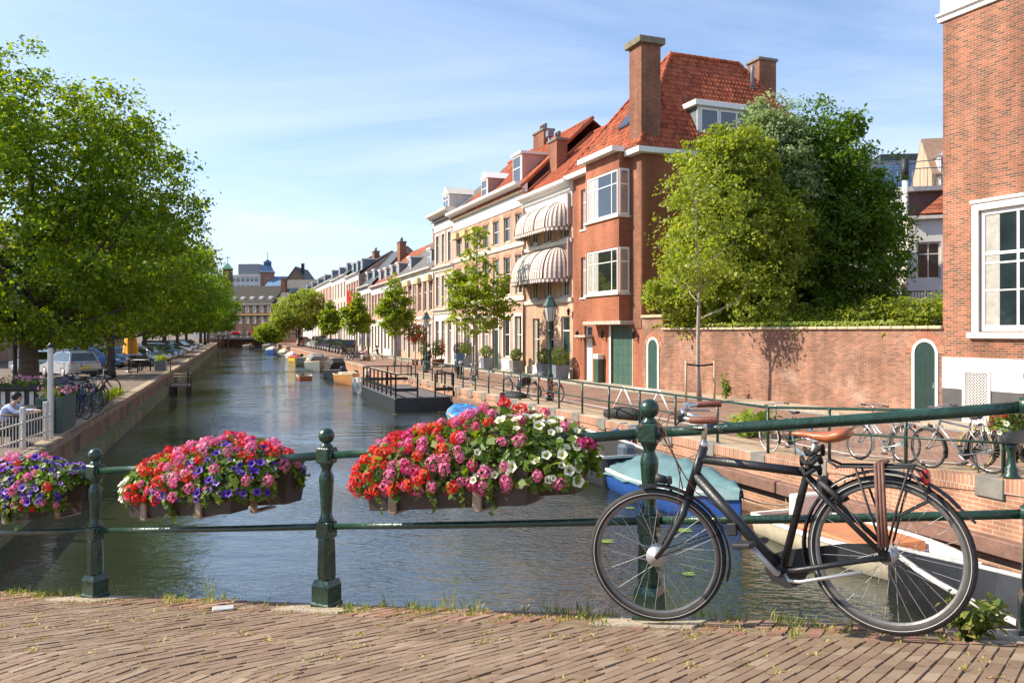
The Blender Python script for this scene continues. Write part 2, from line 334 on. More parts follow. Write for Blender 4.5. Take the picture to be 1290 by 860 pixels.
# water
def water_mat():
    m, t, p, N, L = newmat('canal_water')
    p.inputs['Base Color'].default_value = (.024,.030,.020,1); p.inputs['Roughness'].default_value = .03; p.inputs['IOR'].default_value = 2.0; p.inputs['Specular IOR Level'].default_value = .9
    tc = N('ShaderNodeTexCoord'); b = N('ShaderNodeBump'); b.inputs['Strength'].default_value = .6; b.inputs['Distance'].default_value = .05
    mp = N('ShaderNodeMapping'); mp.inputs['Rotation'].default_value = (0,0,R(20)); mp.inputs['Scale'].default_value = (1.0,1.9,1); L(tc.outputs['Object'], mp.inputs[0])
    a = N('ShaderNodeTexNoise'); a.inputs['Scale'].default_value = 5.5; a.inputs['Detail'].default_value = 3; a.inputs['Distortion'].default_value = .4; L(mp.outputs[0], a.inputs[0])
    c = N('ShaderNodeTexNoise'); c.inputs['Scale'].default_value = .8; c.inputs['Detail'].default_value = 3; L(mp.outputs[0], c.inputs[0])
    g = N('ShaderNodeTexNoise'); g.inputs['Scale'].default_value = .11; g.inputs['Detail'].default_value = 3; L(tc.outputs['Object'], g.inputs[0])
    gr = N('ShaderNodeMapRange'); L(g.outputs[0], gr.inputs[0]); gr.inputs[1].default_value = .42; gr.inputs[2].default_value = .58; gr.inputs[3].default_value = .2; gr.inputs[4].default_value = 1.15
    mu = N('ShaderNodeMath'); mu.operation = 'MULTIPLY'; L(a.outputs[0], mu.inputs[0]); L(gr.outputs[0], mu.inputs[1])
    m2 = N('ShaderNodeMath'); m2.operation = 'MULTIPLY_ADD'; L(c.outputs[0], m2.inputs[0]); m2.inputs[1].default_value = 1.3; L(mu.outputs[0], m2.inputs[2])
    L(m2.outputs[0], b.inputs['Height']); L(b.outputs[0], p.inputs['Normal'])
    return m
mb = MB(); mb.quad((-110,-12,WATER), (60,-12,WATER), (60,240,WATER), (-110,240,WATER)); tag(mb.build('canal_water', water_mat()), kind='structure')
# land either side
STREET = brick('street_brick', (.34,.20,.145), (.27,.15,.11), (.12,.085,.06), bw=.22, rh=.10, ms=.012, ground=True, bump=.3, patch=.28, stain=((.42,.33,.22), .55))
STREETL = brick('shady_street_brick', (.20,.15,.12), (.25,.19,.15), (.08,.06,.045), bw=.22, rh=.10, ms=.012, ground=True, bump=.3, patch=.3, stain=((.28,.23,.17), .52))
PAVE = brick('pale_paving', (.46,.38,.28), (.40,.32,.235), (.25,.19,.13), bw=.3, rh=.3, ms=.01, ground=True, bump=.2, patch=.2)
ds = [-12,-6,0,4,6,8,10,12,14,16,17.3,19,22,26,30,36,44,52,70,100,140,180,205]
def strip(fa, fb, z0, dd, mb=None, zf=zr):
    mb = mb or MB()
    for a, b in zip(dd, dd[1:]):
        mb.quad((fa(a),a,zf(a)+z0), (fb(a),a,zf(a)+z0), (fb(b),b,zf(b)+z0), (fa(b),b,zf(b)+z0))
    return mb
tag(rotbuild(strip(lambda d: xr(d)-.2, lambda d: xr(d)+9, 0, ds), 'street', STREET, CANAL), kind='structure')
tag(rotbuild(strip(lambda d: xr(d)+9, lambda d: 400, 0, ds), 'ground', STREET, CANAL), kind='structure')
zf0 = lambda d: 0.0
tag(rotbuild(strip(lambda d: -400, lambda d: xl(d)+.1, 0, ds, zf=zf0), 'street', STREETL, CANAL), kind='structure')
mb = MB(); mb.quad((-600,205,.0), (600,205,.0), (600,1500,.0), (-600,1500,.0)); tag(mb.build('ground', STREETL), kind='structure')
SANDY = mat('sandy_verge', (.45,.35,.22), .95, .3, 2.2, bump=.4, bscale=70, col2=(.30,.20,.13))
tag(strip(lambda d: xr(d)+.02, lambda d: xr(d)+1.2, .004, ds[:18]).build('quay_path', SANDY), kind='structure')
tag(strip(lambda d: xr(d)+1.62, lambda d: xr(d)+1.75, .006, ds[:18]).build('road_marking', OFFW), kind='structure')
# facade line of the sunny side
B0 = Vector((12.4,23.3)); C0 = Vector((5.92,36.8)); D0 = Vector((3.28,43.5)); E0 = Vector((.83,49.8)); F0 = Vector((-4.55,63.6)); G0 = Vector((-6.6,68.9))
A0 = B0 - (Vector((-.395,.919))*11)
def xf(d):
    return lerp_tab([(A0.y,A0.x),(B0.y,B0.x),(C0.y,C0.x),(D0.y,D0.x),(E0.y,E0.x),(F0.y,F0.x),(G0.y,G0.x),(240,-66.2)], d)
pd = [A0.y, 14, 15.5, 17.3, 20, B0.y, 30, C0.y, D0.y, E0.y, F0.y, G0.y, 100, 150, 200]
mb = strip(lambda d: xf(d)-1.35, lambda d: xf(d)+.3, .09, pd)
for a, b in zip(pd, pd[1:]): mb.quad((xf(a)-1.35,a,zr(a)-.05), (xf(a)-1.35,a,zr(a)+.09), (xf(b)-1.35,b,zr(b)+.09), (xf(b)-1.35,b,zr(b)-.05))
tag(rotbuild(mb, 'pavement', PAVE, CANAL), kind='structure')
tag(strip(lambda d: xf(d)-1.75, lambda d: xf(d)-1.36, .006, pd).build('gutter', mat('gutter_grey', (.27,.26,.25), .9, .15, 2, bump=.2)), kind='structure')
# ------------------------------------------------------------------ quay walls
QBRICK = brick('quay_brick', (.46,.225,.14), (.385,.18,.105), (.47,.38,.28), bw=.22, rh=.072, ms=.009, patch=.22, stain=((.48,.32,.22), .62))
QROW = brick('quay_rowlock_brick', (.47,.24,.15), (.37,.175,.11), (.48,.39,.29), bw=.075, rh=.23, ms=.009, patch=.2)
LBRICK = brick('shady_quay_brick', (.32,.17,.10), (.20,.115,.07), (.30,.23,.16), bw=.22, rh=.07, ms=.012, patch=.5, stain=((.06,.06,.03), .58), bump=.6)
MOSS = mat('mossy_ledge', (.30,.24,.16), .95, .3, 1.2, bump=.5, bscale=40, col2=(.12,.15,.03))
def frame(A, B):
    f = (Vector(B)-Vector(A)); return Matrix.Translation((A[0],A[1],0)) @ Matrix.Rotation(math.atan2(f.y, f.x), 4, 'Z'), f.length, math.atan2(f.y, f.x)
def quay_wall(name, A, B, label, tops, bm_, rowm, far=False):
    """wall from A to B (x along it, y towards the water); tops: [(x, z)]"""
    Mx, Ln, ang = frame(A, B); root = empty(name, (A[0],A[1],0), ang, label, 'quay wall')
    mb = MB(); rb = MB(); ct = .22
    for (x0,z0),(x1,z1) in zip(tops, tops[1:]):
        mb.quad((x0,0,-1.9),(x1,0,-1.9),(x1,0,z1-ct),(x0,0,z0-ct))
        rb.add([(x0,.025,z0-ct),(x1,.025,z1-ct),(x1,.025,z1+.006),(x0,.025,z0+.006),(x0,-.3,z0+.006),(x1,-.3,z1+.006),(x0,0,z0-ct),(x1,0,z1-ct)], [(0,1,2,3),(3,2,5,4),(6,7,1,0)])
    mb.build('wall', bm_, root); rb.build('coping', rowm, root)
    return root, Ln
def lx(A, B, d): return (d-A[1])/(B[1]-A[1])*(Vector(B)-Vector(A)).length
qa = (xr(-12)-.2,-12); qb = (xr(52)-.2,52); qc = (xr(200)-.2,200)
tops = [(lx(qa,qb,d), zr(d)) for d in (-12,0,4,8,12,15,17.3,25,35,52)]
qw, Ln = quay_wall('quay_wall', qa, qb, 'pinkish brick quay wall with upright brick coping under the green railing', tops, QBRICK, QROW)
mb = MB(); xw = lx(qa,qb,5.0)
for i in range(14):
    x0 = xw+i*3.1; mb.bbox(x0, .0, -.70, x0+3.06, .2, -.45, .02)
mb.build('waling', mat('rusty_brown_steel', (.20,.11,.08), .75, .3, 5, bump=.3), qw)
RPOST = [12.2+1.7*k for k in range(24)]
for k, d in enumerate(RPOST):
    x = lx(qa,qb,d); z = zr(d)
    sb = MB(); sb.bbox(-.24, -.26, -.30, .24, .045, .012, .012); sb.build('stone_block', GREYS, qw, (x,0,z))
quay_wall('quay_wall', qb, qc, 'far pale brick quay wall under the row of parked cars', [(0,0),((Vector(qc)-Vector(qb)).length,0)], QBRICK, QROW)
la = (xl(200),200); lb = (xl(-12),-12)
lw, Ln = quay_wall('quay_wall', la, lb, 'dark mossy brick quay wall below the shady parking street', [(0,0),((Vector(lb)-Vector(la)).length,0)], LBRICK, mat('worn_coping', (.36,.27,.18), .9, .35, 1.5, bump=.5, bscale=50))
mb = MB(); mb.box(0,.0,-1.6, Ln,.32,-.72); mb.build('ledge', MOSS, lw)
mb = MB()
for i in range(30):
    x = Ln-20-i*5.5; mb.box(x-.03,.0,-.7,x+.03,.03,-.05)
mb.build('drain_pipes', LEAD, lw)['kind'] = 'stuff'
# ------------------------------------------------------------------ the bridge we stand on
P1 = Vector((-3.369,6.545)); U = Vector((.8887,-.4586)); T = Vector((-.4586,-.8887))
def zd(s, t): return max(.457+.124*min(s, 9.5), 0.0) + .18*max(min(t, 1.9), -.3)*(1 if s > -2.5 else .6)
def deck(s, t, z=0.0):
    p = P1+U*s+T*t; return Vector((p.x, p.y, zd(s, t)+z))
BEDM = mat('sandy_joint_bed', (.30,.22,.13), .98, .35, 9, bump=.6, bscale=120, col2=(.13,.09,.06))
mb = MB(); ss = [-9+.75*i for i in range(33)]; tt = [-.17,0,.34,.8,1.3,1.9,3,5]
for s0, s1 in zip(ss, ss[1:]):
    for t0, t1 in zip(tt, tt[1:]): mb.quad(deck(s0,t0,-.0055), deck(s1,t0,-.0055), deck(s1,t1,-.0055), deck(s0,t1,-.0055))
    mb.quad(deck(s0,-.17,-.022), deck(s1,-.17,-.022), deck(s1,-.17,-.55), deck(s0,-.17,-.55))
    mb.quad(deck(s0,-.17,-.55), deck(s1,-.17,-.55), deck(s1,5,-.55), deck(s0,5,-.55))
tag(mb.build('bridge_deck', BEDM), kind='structure')
rng = np.random.default_rng(5)
def lay(mb, s, t, ls, lt, jit=.0016, rot=.006, gap=.001, z=0.0, a0=0.0):
    a = a0+rng.normal()*rot; dz = rng.normal()*jit+z; tl = rng.normal(size=2)*.006; ca, sa = math.cos(a), math.sin(a)
    P = []
    for k, (ins, dn) in enumerate(((0,-.011),(.0032,0))):
        hs, ht = ls/2-gap*1.6-ins, lt/2-gap*.6-ins*.7
        for (i, j) in ((-1,-1),(1,-1),(1,1),(-1,1)):
            x, y = i*hs, j*ht; q = deck(s+x*ca-y*sa, t+x*sa+y*ca, dz+dn+x*tl[0]+y*tl[1]); P.append(q)
    mb.add(P, [(4,5,6,7),(0,1,5,4),(1,2,6,5),(2,3,7,6),(3,0,4,7)])
mb = MB(); bl, bw_ = .158, .056
n = 0; s = -3.6
while s < 9.1:
    t = .36 - (n % 2)*bl/2 + (rng.random()-.5)*.02
    while t < 2.7:
        lo = max(t, .36)
        if t+bl-lo > .04 and rng.random() > .004: lay(mb, s+bw_/2-((lo+t+bl)/2*.16), (lo+t+bl)/2, bw_, t+bl-lo, .002, a0=.159)
        t += bl
    s += bw_; n += 1
PAVER = islandmat('worn_paver', [(.185,.122,.078),(.235,.162,.107),(.26,.182,.122),(.20,.128,.083),(.31,.23,.16)], .8, .5, 45, .3, .35)
tag(mb.build('road', PAVER), kind='structure')
mb = MB(); slabs = [0, 2.386, 4.635, 6.42, -2.3]
s = -3.6; n = 0
while s < 8.6:
    t = -.15-(n % 2)*.1
    while t < .31:
        lo = max(t, -.15); hi = min(t+.205, .33)
        if hi-lo > .05 and not any(abs(s+.04-q) < .29 and lo < .24 for q in slabs) and rng.random() > .05: lay(mb, s+.04, (lo+hi)/2, .082, hi-lo, .004, .02, .003, -.002)
        t += .205
    s += .084; n += 1
tag(mb.build('kerb', islandmat('strip_brick', [(.25,.125,.085),(.31,.165,.115),(.22,.12,.08),(.33,.22,.155),(.28,.165,.12)], .85, .6, 50, .35)), kind='structure')
for i, q in enumerate(slabs):
    mb = MB(); lay(mb, q+.02, .06, .56, .38, 0, .0, 0, .004); tag(mb.build('kerb', mat('kerb_slab', (.40,.33,.25), .9, .2, 8, bump=.4)), kind='structure')
# kerb line between carriageway and strip
# ------------------------------------------------------------------ bridge railing
RH, RL = 1.018, .54
rail = empty('bridge_railing', deck(0,0), 0, 'thick dark green iron bridge railing with ball-topped posts along the brick bridge', 'railing')
Mr = Matrix.Translation(-rail.location)
ang = math.atan2(U.y, U.x)
def iron_post():
    b = MB(); q = math.pi/4; k = math.sqrt(2)/2
    b.lathe([(.105*1.02,0),(.105*1.02,.03),(.098,.04),(.098,.15),(.092,.165),(.078,.19)], 4, 0, None, False, q)
    b.lathe([(.058,.18),(.064,.22),(.060,.40),(.056,.46),(.05,.475)], 8, 0, None, False, math.pi/8)
    b.bbox(-.053,-.053,.465,.053,.053,.575,.008)
    b.lathe([(.052,.574),(.052,.588),(.04,.594),(.044,.606),(.037,.615),(.036,.64),(.046,.80),(.05,.85),(.047,.88),(.035,.905),(.031,.925),(.04,.945),(.05,.965),(.052,.968)], 18)
    b.bbox(-.053,-.053,.966,.053,.053,1.072,.008)
    b.lathe([(.045,1.07),(.042,1.083),(.03,1.095),(.024,1.105),(.03,1.112)], 16)
    b.tube([(-.07,0,RH),(.07,0,RH)], .037, 12); b.tube([(-.066,0,RL),(.066,0,RL)], .031, 12)
    return b.mesh('post', RAILG)
pm = iron_post(); bmz = MB(); bmz.ball((0,0,1.15), .054, 22); bmz.lathe([(.022,1.08),(.022,1.105)], 10); bmz = bmz.mesh('ball_finial', RAILG)
PS = [-4.6,-2.3,0,2.386,4.635,6.42,8.2]
for s in PS:
    o = put('post', pm, rail, deck(s,0)-Vector(rail.location), (0,0,ang)); put('ball_finial', bmz, o)
for s0, s1 in zip(PS, PS[1:]):
    for h, r_, nm in ((RH,.028,'top_rail'),(RL,.022,'lower_rail')):
        b = MB(); m_ = [deck(s0+(s1-s0)*f,0,h)-Vector(rail.location)+Vector((0,0,-.006*math.sin(math.pi*f))) for f in (0,.25,.5,.75,1)]; b.tube(m_, r_, 14)
        b.build(nm, RAILG, rail)
# ------------------------------------------------------------------ flower boxes on the bridge railing
FLEAF = leafmat('geranium_leaf', [(.05,.11,.014),(.09,.17,.02),(.14,.22,.03),(.22,.28,.05)], .4)
def petal_mesh(name, kind, m, m2, seed):
    rng = np.random.default_rng(seed); mb = MB()
    if kind == 'geranium':                      # a round head of many small five-petalled florets
        k = 16
        for i in range(k):
            z = 1-(i+.5)/k*1.35; a = i*2.39996; r = math.sqrt(max(1-z*z, 0)); d = Vector((r*math.cos(a), r*math.sin(a), z))
            c = d*.047*(.85+.3*rng.random()); d = (d+Vector(rng.normal(size=3))*.25).normalized(); e = d.orthogonal().normalized(); g = d.cross(e); ph = rng.random()*6.28
            for p in range(5):
                q = ph+p*1.2566+rng.normal()*.15; u = e*math.cos(q)+g*math.sin(q); v = d.cross(u); l = .021*(.85+.3*rng.random())
                mb.add([c, c+u*l*.55+v*l*.38+d*.003, c+u*l+d*.001*rng.normal(), c+u*l*.55-v*l*.38+d*.003], [(0,1,2,3)])
        mb.tube([(0,0,-.09),(.004,0,-.03),(0,0,.02)], .0022, 4, 1)
    else:                                        # a petunia: a flared trumpet with a waved rim
        n = 15
        rings = [(.004,-.03),(.008,-.012),(.018,0.0),(.033,.006)]
        vs = []; fs = []
        for r, z in rings:
            for j in range(n):
                a = 2*math.pi*j/n; f = 1+(.13*math.cos(5*a) if r > .015 else 0); vs.append((r*f*math.cos(a), r*f*math.sin(a), z+(.004*math.sin(10*a+seed) if r > .03 else 0)))
        for i in range(len(rings)-1):
            for j in range(n): fs.append((i*n+j, i*n+(j+1)%n, (i+1)*n+(j+1)%n, (i+1)*n+j))
        mb.add(vs, fs[2*n:], 0, True); mb.add(vs, fs[:2*n], 1, True)
        mb.tube([(0,0,-.08),(0,0,-.03)], .0025, 4, 2)
    return mb.mesh(name, [m, m2, mat('flower_stalk', (.09,.14,.03), .7)])
def petal(name, c): return leafmat(name, [[x*.8 for x in c], c, [min(1, x*1.15+.01) for x in c]], .25, .55)
STK = mat('flower_stalk', (.09,.14,.03), .7)
PETC = dict(red=('geranium',(.62,.022,.008),STK), scarlet=('geranium',(.70,.055,.012),STK), pink=('geranium',(.68,.16,.30),STK), rose=('geranium',(.58,.045,.16),STK), pale=('geranium',(.75,.33,.44),STK),
            white=('petunia',(.80,.76,.64),mat('petunia_throat', (.55,.56,.22), .6)), violet=('petunia',(.13,.035,.46),mat('petunia_dark', (.05,.01,.16), .6)), lilac=('petunia',(.42,.24,.62),mat('petunia_dark2', (.2,.08,.4), .6)))
HEAD = {k: [petal_mesh('flower_head', v[0], petal(k+'_petal', v[1]), v[2], i*7+3) for i in range(2)] for k, v in PETC.items()}
TROUGH = mat('dark_brown_trough', (.050,.034,.028), .62, .3, 6, bump=.15, bscale=30)
BRKT = mat('weathered_bracket', (.30,.22,.15), .7, .2, 10)
def flower_box(s0, s1, label, n, pick, lift, droop, back_shift=.12, seed=3, w=.20, zt=.0, hb=.22):
    rng = np.random.default_rng(seed); sm = (s0+s1)/2
    root = empty('flower_box', deck(sm,0,.75), ang, label, 'flower box', 'flower boxes on the bridge railing')
    sl = math.atan(.124); Ls = (s1-s0)/2
    # local: x along the rail, y away from the camera, z up; the rail passes at y = 0, z = RH-.75
    for k, (y0, sh) in enumerate(((-.06-w, 0),(.06, back_shift))):
        b = MB(); x0, x1 = -Ls+sh, Ls+sh; zb, z1 = -.07, -.07+hb; ta = .03
        def zz(x, z): return z+x*.124
        for (ya, yb, i0, i1) in ((y0,y0+w,0,1),):
            v = [(x0+ta,ya+.02,zz(x0,zb)),(x1-ta,ya+.02,zz(x1,zb)),(x1-ta,yb-.02,zz(x1,zb)),(x0+ta,yb-.02,zz(x0,zb)),(x0,ya,zz(x0,z1)),(x1,ya,zz(x1,z1)),(x1,yb,zz(x1,z1)),(x0,yb,zz(x0,z1))]
            e = .012; v += [(x0+e,ya+e,zz(x0,z1)),(x1-e,ya+e,zz(x1,z1)),(x1-e,yb-e,zz(x1,z1)),(x0+e,yb-e,zz(x0,z1)),(x0+e,ya+e,zz(x0,z1-.03)),(x1-e,ya+e,zz(x1,z1-.03)),(x1-e,yb-e,zz(x1,z1-.03)),(x0+e,yb-e,zz(x0,z1-.03))]
            b.add(v, [(3,2,1,0),(0,1,5,4),(1,2,6,5),(2,3,7,6),(3,0,4,7),(4,5,9,8),(5,6,10,9),(6,7,11,10),(7,4,8,11),(8,9,13,12),(9,10,14,13),(10,11,15,14),(11,8,12,15),(12,13,14,15)])
        o = b.build('trough', TROUGH, root)
        g = MB()
        for xx in (-.62*Ls, .42*Ls):
            g = MB(); g.bbox(xx-.028+sh, y0-.012, zz(xx,zb)-.02, xx+.028+sh, y0+.012, zz(xx,zb)+.13, .004)
            g.bbox(xx-.028+sh, y0+.008, zz(xx,zb)-.02, xx+.028+sh, y0+w, zz(xx,zb)-.004, .004)
            g.build('bracket', BRKT, o)
    # mound of leaves and flower heads
    def surf(u, ph, r=1.0):
        x = u*(Ls+.2); e = math.sqrt(max(1-abs(u)**3.2, .02)); hy = .30*r*(.55+.45*e); hz_ = lift(u)*r*(.35+.65*e)
        y = -math.cos(ph)*hy; z = .10+math.sin(ph)*(hz_ if math.sin(ph) > 0 else droop)
        return Vector((x+.06, y, z+x*.124))
    C = []; Nv = []
    for i in range(4200):
        u = rng.random()*2-1; ph = R(-55)+rng.random()*R(265); r = (.45+.6*rng.random()**.5)
        p = surf(u, ph, r); nn = Vector((u*.4, -math.cos(ph), math.sin(ph)+.35)).normalized()+Vector(rng.normal(size=3))*.5
        C.append(p+Vector(rng.normal(size=3))*.012); Nv.append(nn.normalized())
    for i in range(9):      # trailing stems over the edge of the trough
        x_ = (rng.random()*2-1)*Ls*.95; ln = .10+.17*rng.random(); y_ = -.27-.03*rng.random()
        for k in range(int(ln/.016)): C.append(Vector((x_+.06+rng.normal()*.012, y_-.03*math.sin(k*.4)+rng.normal()*.012, .13-k*.016+x_*.124))); Nv.append((Vector((0,-1,.5))+Vector(rng.normal(size=3))*.5).normalized())
    V = leaf_quads(rng, np.array(C), np.array(Nv), .042, .8, .12)
    put('foliage', fast_mesh('foliage', V, 4, FLEAF), root)
    pts = []
    tries = 0
    while len(pts) < n and tries < 9000:
        tries += 1
        u = rng.random()*2.06-1.03; ph = R(-36)+rng.random()*R(185)
        p = surf(max(min(u,1),-1), ph, 1.03+.1*rng.random())
        col, dmin = pick(u, math.sin(ph), rng)
        if col is None or any((p-q[0]).length < (dmin+q[1])*.5 for q in pts): continue
        nn = Vector((u*.5, -math.cos(ph)*.9-.15, math.sin(ph)*.8+.45)); nn = (nn+Vector(rng.normal(size=3))*.28).normalized()
        pts.append((p, dmin))
        o = put('flower_head', HEAD[col][int(rng.integers(2))], root, p, nn.to_track_quat('Z','Y').to_euler())
        sc = (.74 if PETC[col][0] == 'geranium' else .86)*(.68+.56*rng.random()); o.scale = (sc,)*3
    mb = MB(); rest = {}
    for i in range(int(n*2.4)):      # the many smaller heads between the big ones
        u = rng.random()*2.06-1.03; ph = R(-30)+rng.random()*R(190); p = surf(max(min(u,1),-1), ph, .96+.12*rng.random()); col, dmin = pick(u, math.sin(ph), rng)
        if col is None or any((p-q[0]).length < q[1]*.55 for q in pts): continue
        nn = (Vector((u*.5, -math.cos(ph)*.9-.15, math.sin(ph)*.8+.45))+Vector(rng.normal(size=3))*.35).normalized(); me = HEAD[col][int(rng.integers(2))]; sc = .45+.35*rng.random()
        Mx = Matrix.Translation(p) @ nn.to_track_quat('Z','Y').to_matrix().to_4x4() @ Matrix.Scale(sc,4); o_ = len(mb.v); mb.v += [tuple(Mx @ v.co) for v in me.vertices]
        for m_ in me.materials:
            if m_.name not in rest: rest[m_.name] = (len(rest), m_)
        for f in me.polygons: mb.f.append(tuple(o_+k for k in f.vertices)); mb.m.append(rest[me.materials[f.material_index].name][0]); mb.sm.append(f.use_smooth)
    o = mb.build('small_flower_heads', [v[1] for v in rest.values()], root); o['kind'] = 'stuff'
    return root
def ch(rng, items):
    a = np.array([w for _, w in items]); return items[int(rng.choice(len(items), p=a/a.sum()))][0]
GD, PD = .080, .060
def dm(c): return PD if c in ('white','violet','lilac') else GD
def pick3(u, v, rng):
    if u < -.55: c = ch(rng, [('red',5),('scarlet',4),('pink',1.5),('violet',.15)])
    elif u < .1: c = ch(rng, [('red',2.2),('scarlet',2),('pink',3.4),('rose',1.6),('pale',.5)] if v > .2 else [('red',1),('scarlet',1.5),('pink',2.4),('rose',.8),(None,2.2)])
    elif u < .5: c = ch(rng, [('red',1.4 if v > .5 else .2),('pink',1.8),('rose',1.2),('white',2.2 if v < .6 else .8),(None,1.2)])
    else: c = ch(rng, [('white',6),('pink',.5),('rose',.5),(None,.8)])
    return c, dm(c)
def pick2(u, v, rng):
    if u < -.74: c = 'white' if v > -.25 else ch(rng, [('white',1),('red',1)])
    elif u < -.3: c = ch(rng, [('red',3),('scarlet',3),('pink',2),('pale',1.2),(None,.6)])
    elif u < .25: c = ch(rng, [('pink',3),('pale',1.4),('red',2.2),('rose',1),('violet',.6)] if v > .35 else [('violet',2.5),('lilac',2),('pink',2),('scarlet',.8),(None,1)])
    else: c = ch(rng, [('pink',1.4),('red',1.2),('violet',1.2),('pale',.6)] if v > .75 else [('violet',5),('lilac',2),('pink',.7),(None,.6)])
    return c, dm(c)
def pick1(u, v, rng):
    if u < .1: c = ch(rng, [('pink',3),('pale',1),('red',1.4),('violet',1.6),('lilac',1.5)])
    else: c = ch(rng, [('violet',4),('lilac',3),('pink',.8),('red',.5),(None,1)])
    return c, dm(c)
flower_box(2.90, 4.03, 'brown flower box overflowing with red, pink and white flowers, beside the black bicycle', 100, pick3, lambda u: .28+.09*math.exp(-((u-.25)/.5)**2), .10, .16, 11)
flower_box(.70, 1.78, 'brown flower box with a white tuft, red geraniums and purple petunias between two railing posts', 100, pick2, lambda u: .26+.07*math.exp(-((u-.3)/.6)**2), .09, .2, 12)
flower_box(-1.55, -.46, 'brown flower box with mostly purple petunias in front of the picket fence', 100, pick1, lambda u: .28+.05*math.exp(-((u+.2)/.6)**2), .12, .2, 13)
# ------------------------------------------------------------------ weeds between the bricks
def blades(rng, roots, lo, hi, wd, per, lean=.5):
    n = len(roots)*per; rep = np.repeat(np.arange(len(roots)), per); Rt = np.array(roots)[rep]+rng.normal(size=(n,3))*np.array([.018,.018,0])
    h = (lo+(hi-lo)*rng.random((n,1))**1.6); a = rng.random((n,1))*6.283; ln = np.concatenate([np.cos(a), np.sin(a), np.zeros((n,1))], 1)*h*lean*rng.random((n,1))
    tip = Rt+ln+np.array([0,0,1])*h; sd_ = np.concatenate([-np.sin(a), np.cos(a), np.zeros((n,1))], 1)*wd; md = Rt+ln*.35+np.array([0,0,.6])*h
    V = np.empty((n,4,3)); V[:,0] = Rt-sd_*.6; V[:,1] = md-sd_; V[:,2] = tip; V[:,3] = md+sd_
    return V.reshape(-1,3)
GRASS = leafmat('weed_green', [(.09,.15,.02),(.15,.22,.035),(.25,.28,.06),(.38,.34,.12)], .4)
DRY = leafmat('dry_moss', [(.35,.27,.09),(.42,.36,.10),(.28,.25,.06)], .2)
rng = np.random.default_rng(77)
rt = []
for i in range(70):
    s = rng.random()*10-3; t = -.13+abs(rng.normal())*.14
    if rng.random() < .6: s = float(rng.choice([.2,.95,1.3,2.75,3.1,3.6,4.1,4.4,5.3,-.6,-1.2]))+rng.normal()*.12
    for k in range(int(rng.integers(1,6))): rt.append(tuple(deck(s+rng.normal()*.035, max(t+rng.normal()*.04,-.16), -.01)))
Va = blades(rng, rt, .012, .075, .0035, 8, 1.1); 
rt2 = [tuple(deck(float(rng.choice([.3,3.4,3.55,4.2,4.5,2.9,.1,1.2]))+rng.normal()*.1, -.12+rng.random()*.1, -.01)) for i in range(24)]
Vb = blades(rng, rt2, .1, .26, .0022, 3, .5)
tag(put('grass', fast_mesh('grass', np.concatenate([Va,Vb]), 4, GRASS)), 'tufts of green weeds and grass growing from the kerb joints', 'weeds', kind='stuff')
rt = []
for i in range(330):
    s = rng.random()*11-3; t = .34+rng.random()*2.2
    for k in range(int(rng.integers(1,5))): rt.append(tuple(deck(s+rng.normal()*.012, t+rng.normal()*.03, -.006)))
for i in range(260):
    s = rng.random()*11-3; t = .1+rng.normal()*.12
    for k in range(4): rt.append(tuple(deck(s+rng.normal()*.03, t+rng.normal()*.03, -.008)))
tag(put('moss', fast_mesh('moss', blades(rng, rt, .008, .022, .0045, 5, 1.5), 4, DRY)), 'dry yellow moss in the joints of the brick paving', 'moss', kind='stuff')
# the bushy weed by the last railing post
def bushy_weed(loc, label, seed, n=260, r=.17, h=.2, size=.05, lm=None):
    rng = np.random.default_rng(seed); root = empty('weed_plant', loc, 0, label, 'plant'); mb = MB()
    C = []; 
    for i in range(26):
        a = rng.random()*6.28; q = Vector((math.cos(a)*r*rng.random()**.6, math.sin(a)*r*rng.random()**.6, h*(.4+.6*rng.random()))); mb.tube([(q.x*.15,q.y*.15,-.02), q*.6, q], .003, 4); 
        for k in range(max(n//26,1)): C.append(q*(.45+.6*rng.random())+Vector(rng.normal(size=3))*size*.6)
    C = np.array(C); Nv = nrm(C*np.array([1,1,.2])+np.array([0,0,.25])*1.0+rng.normal(size=C.shape)*.12)
    put('foliage', fast_mesh('foliage', leaf_quads(rng, C, Nv, size, .62), 4, lm or GRASS), root); mb.build('stems', STK, root); return root
bushy_weed(deck(6.15,.2), 'leafy green weed clump growing at the foot of the bridge railing behind the bicycle wheel', 4, 360, .13, .17, .04)
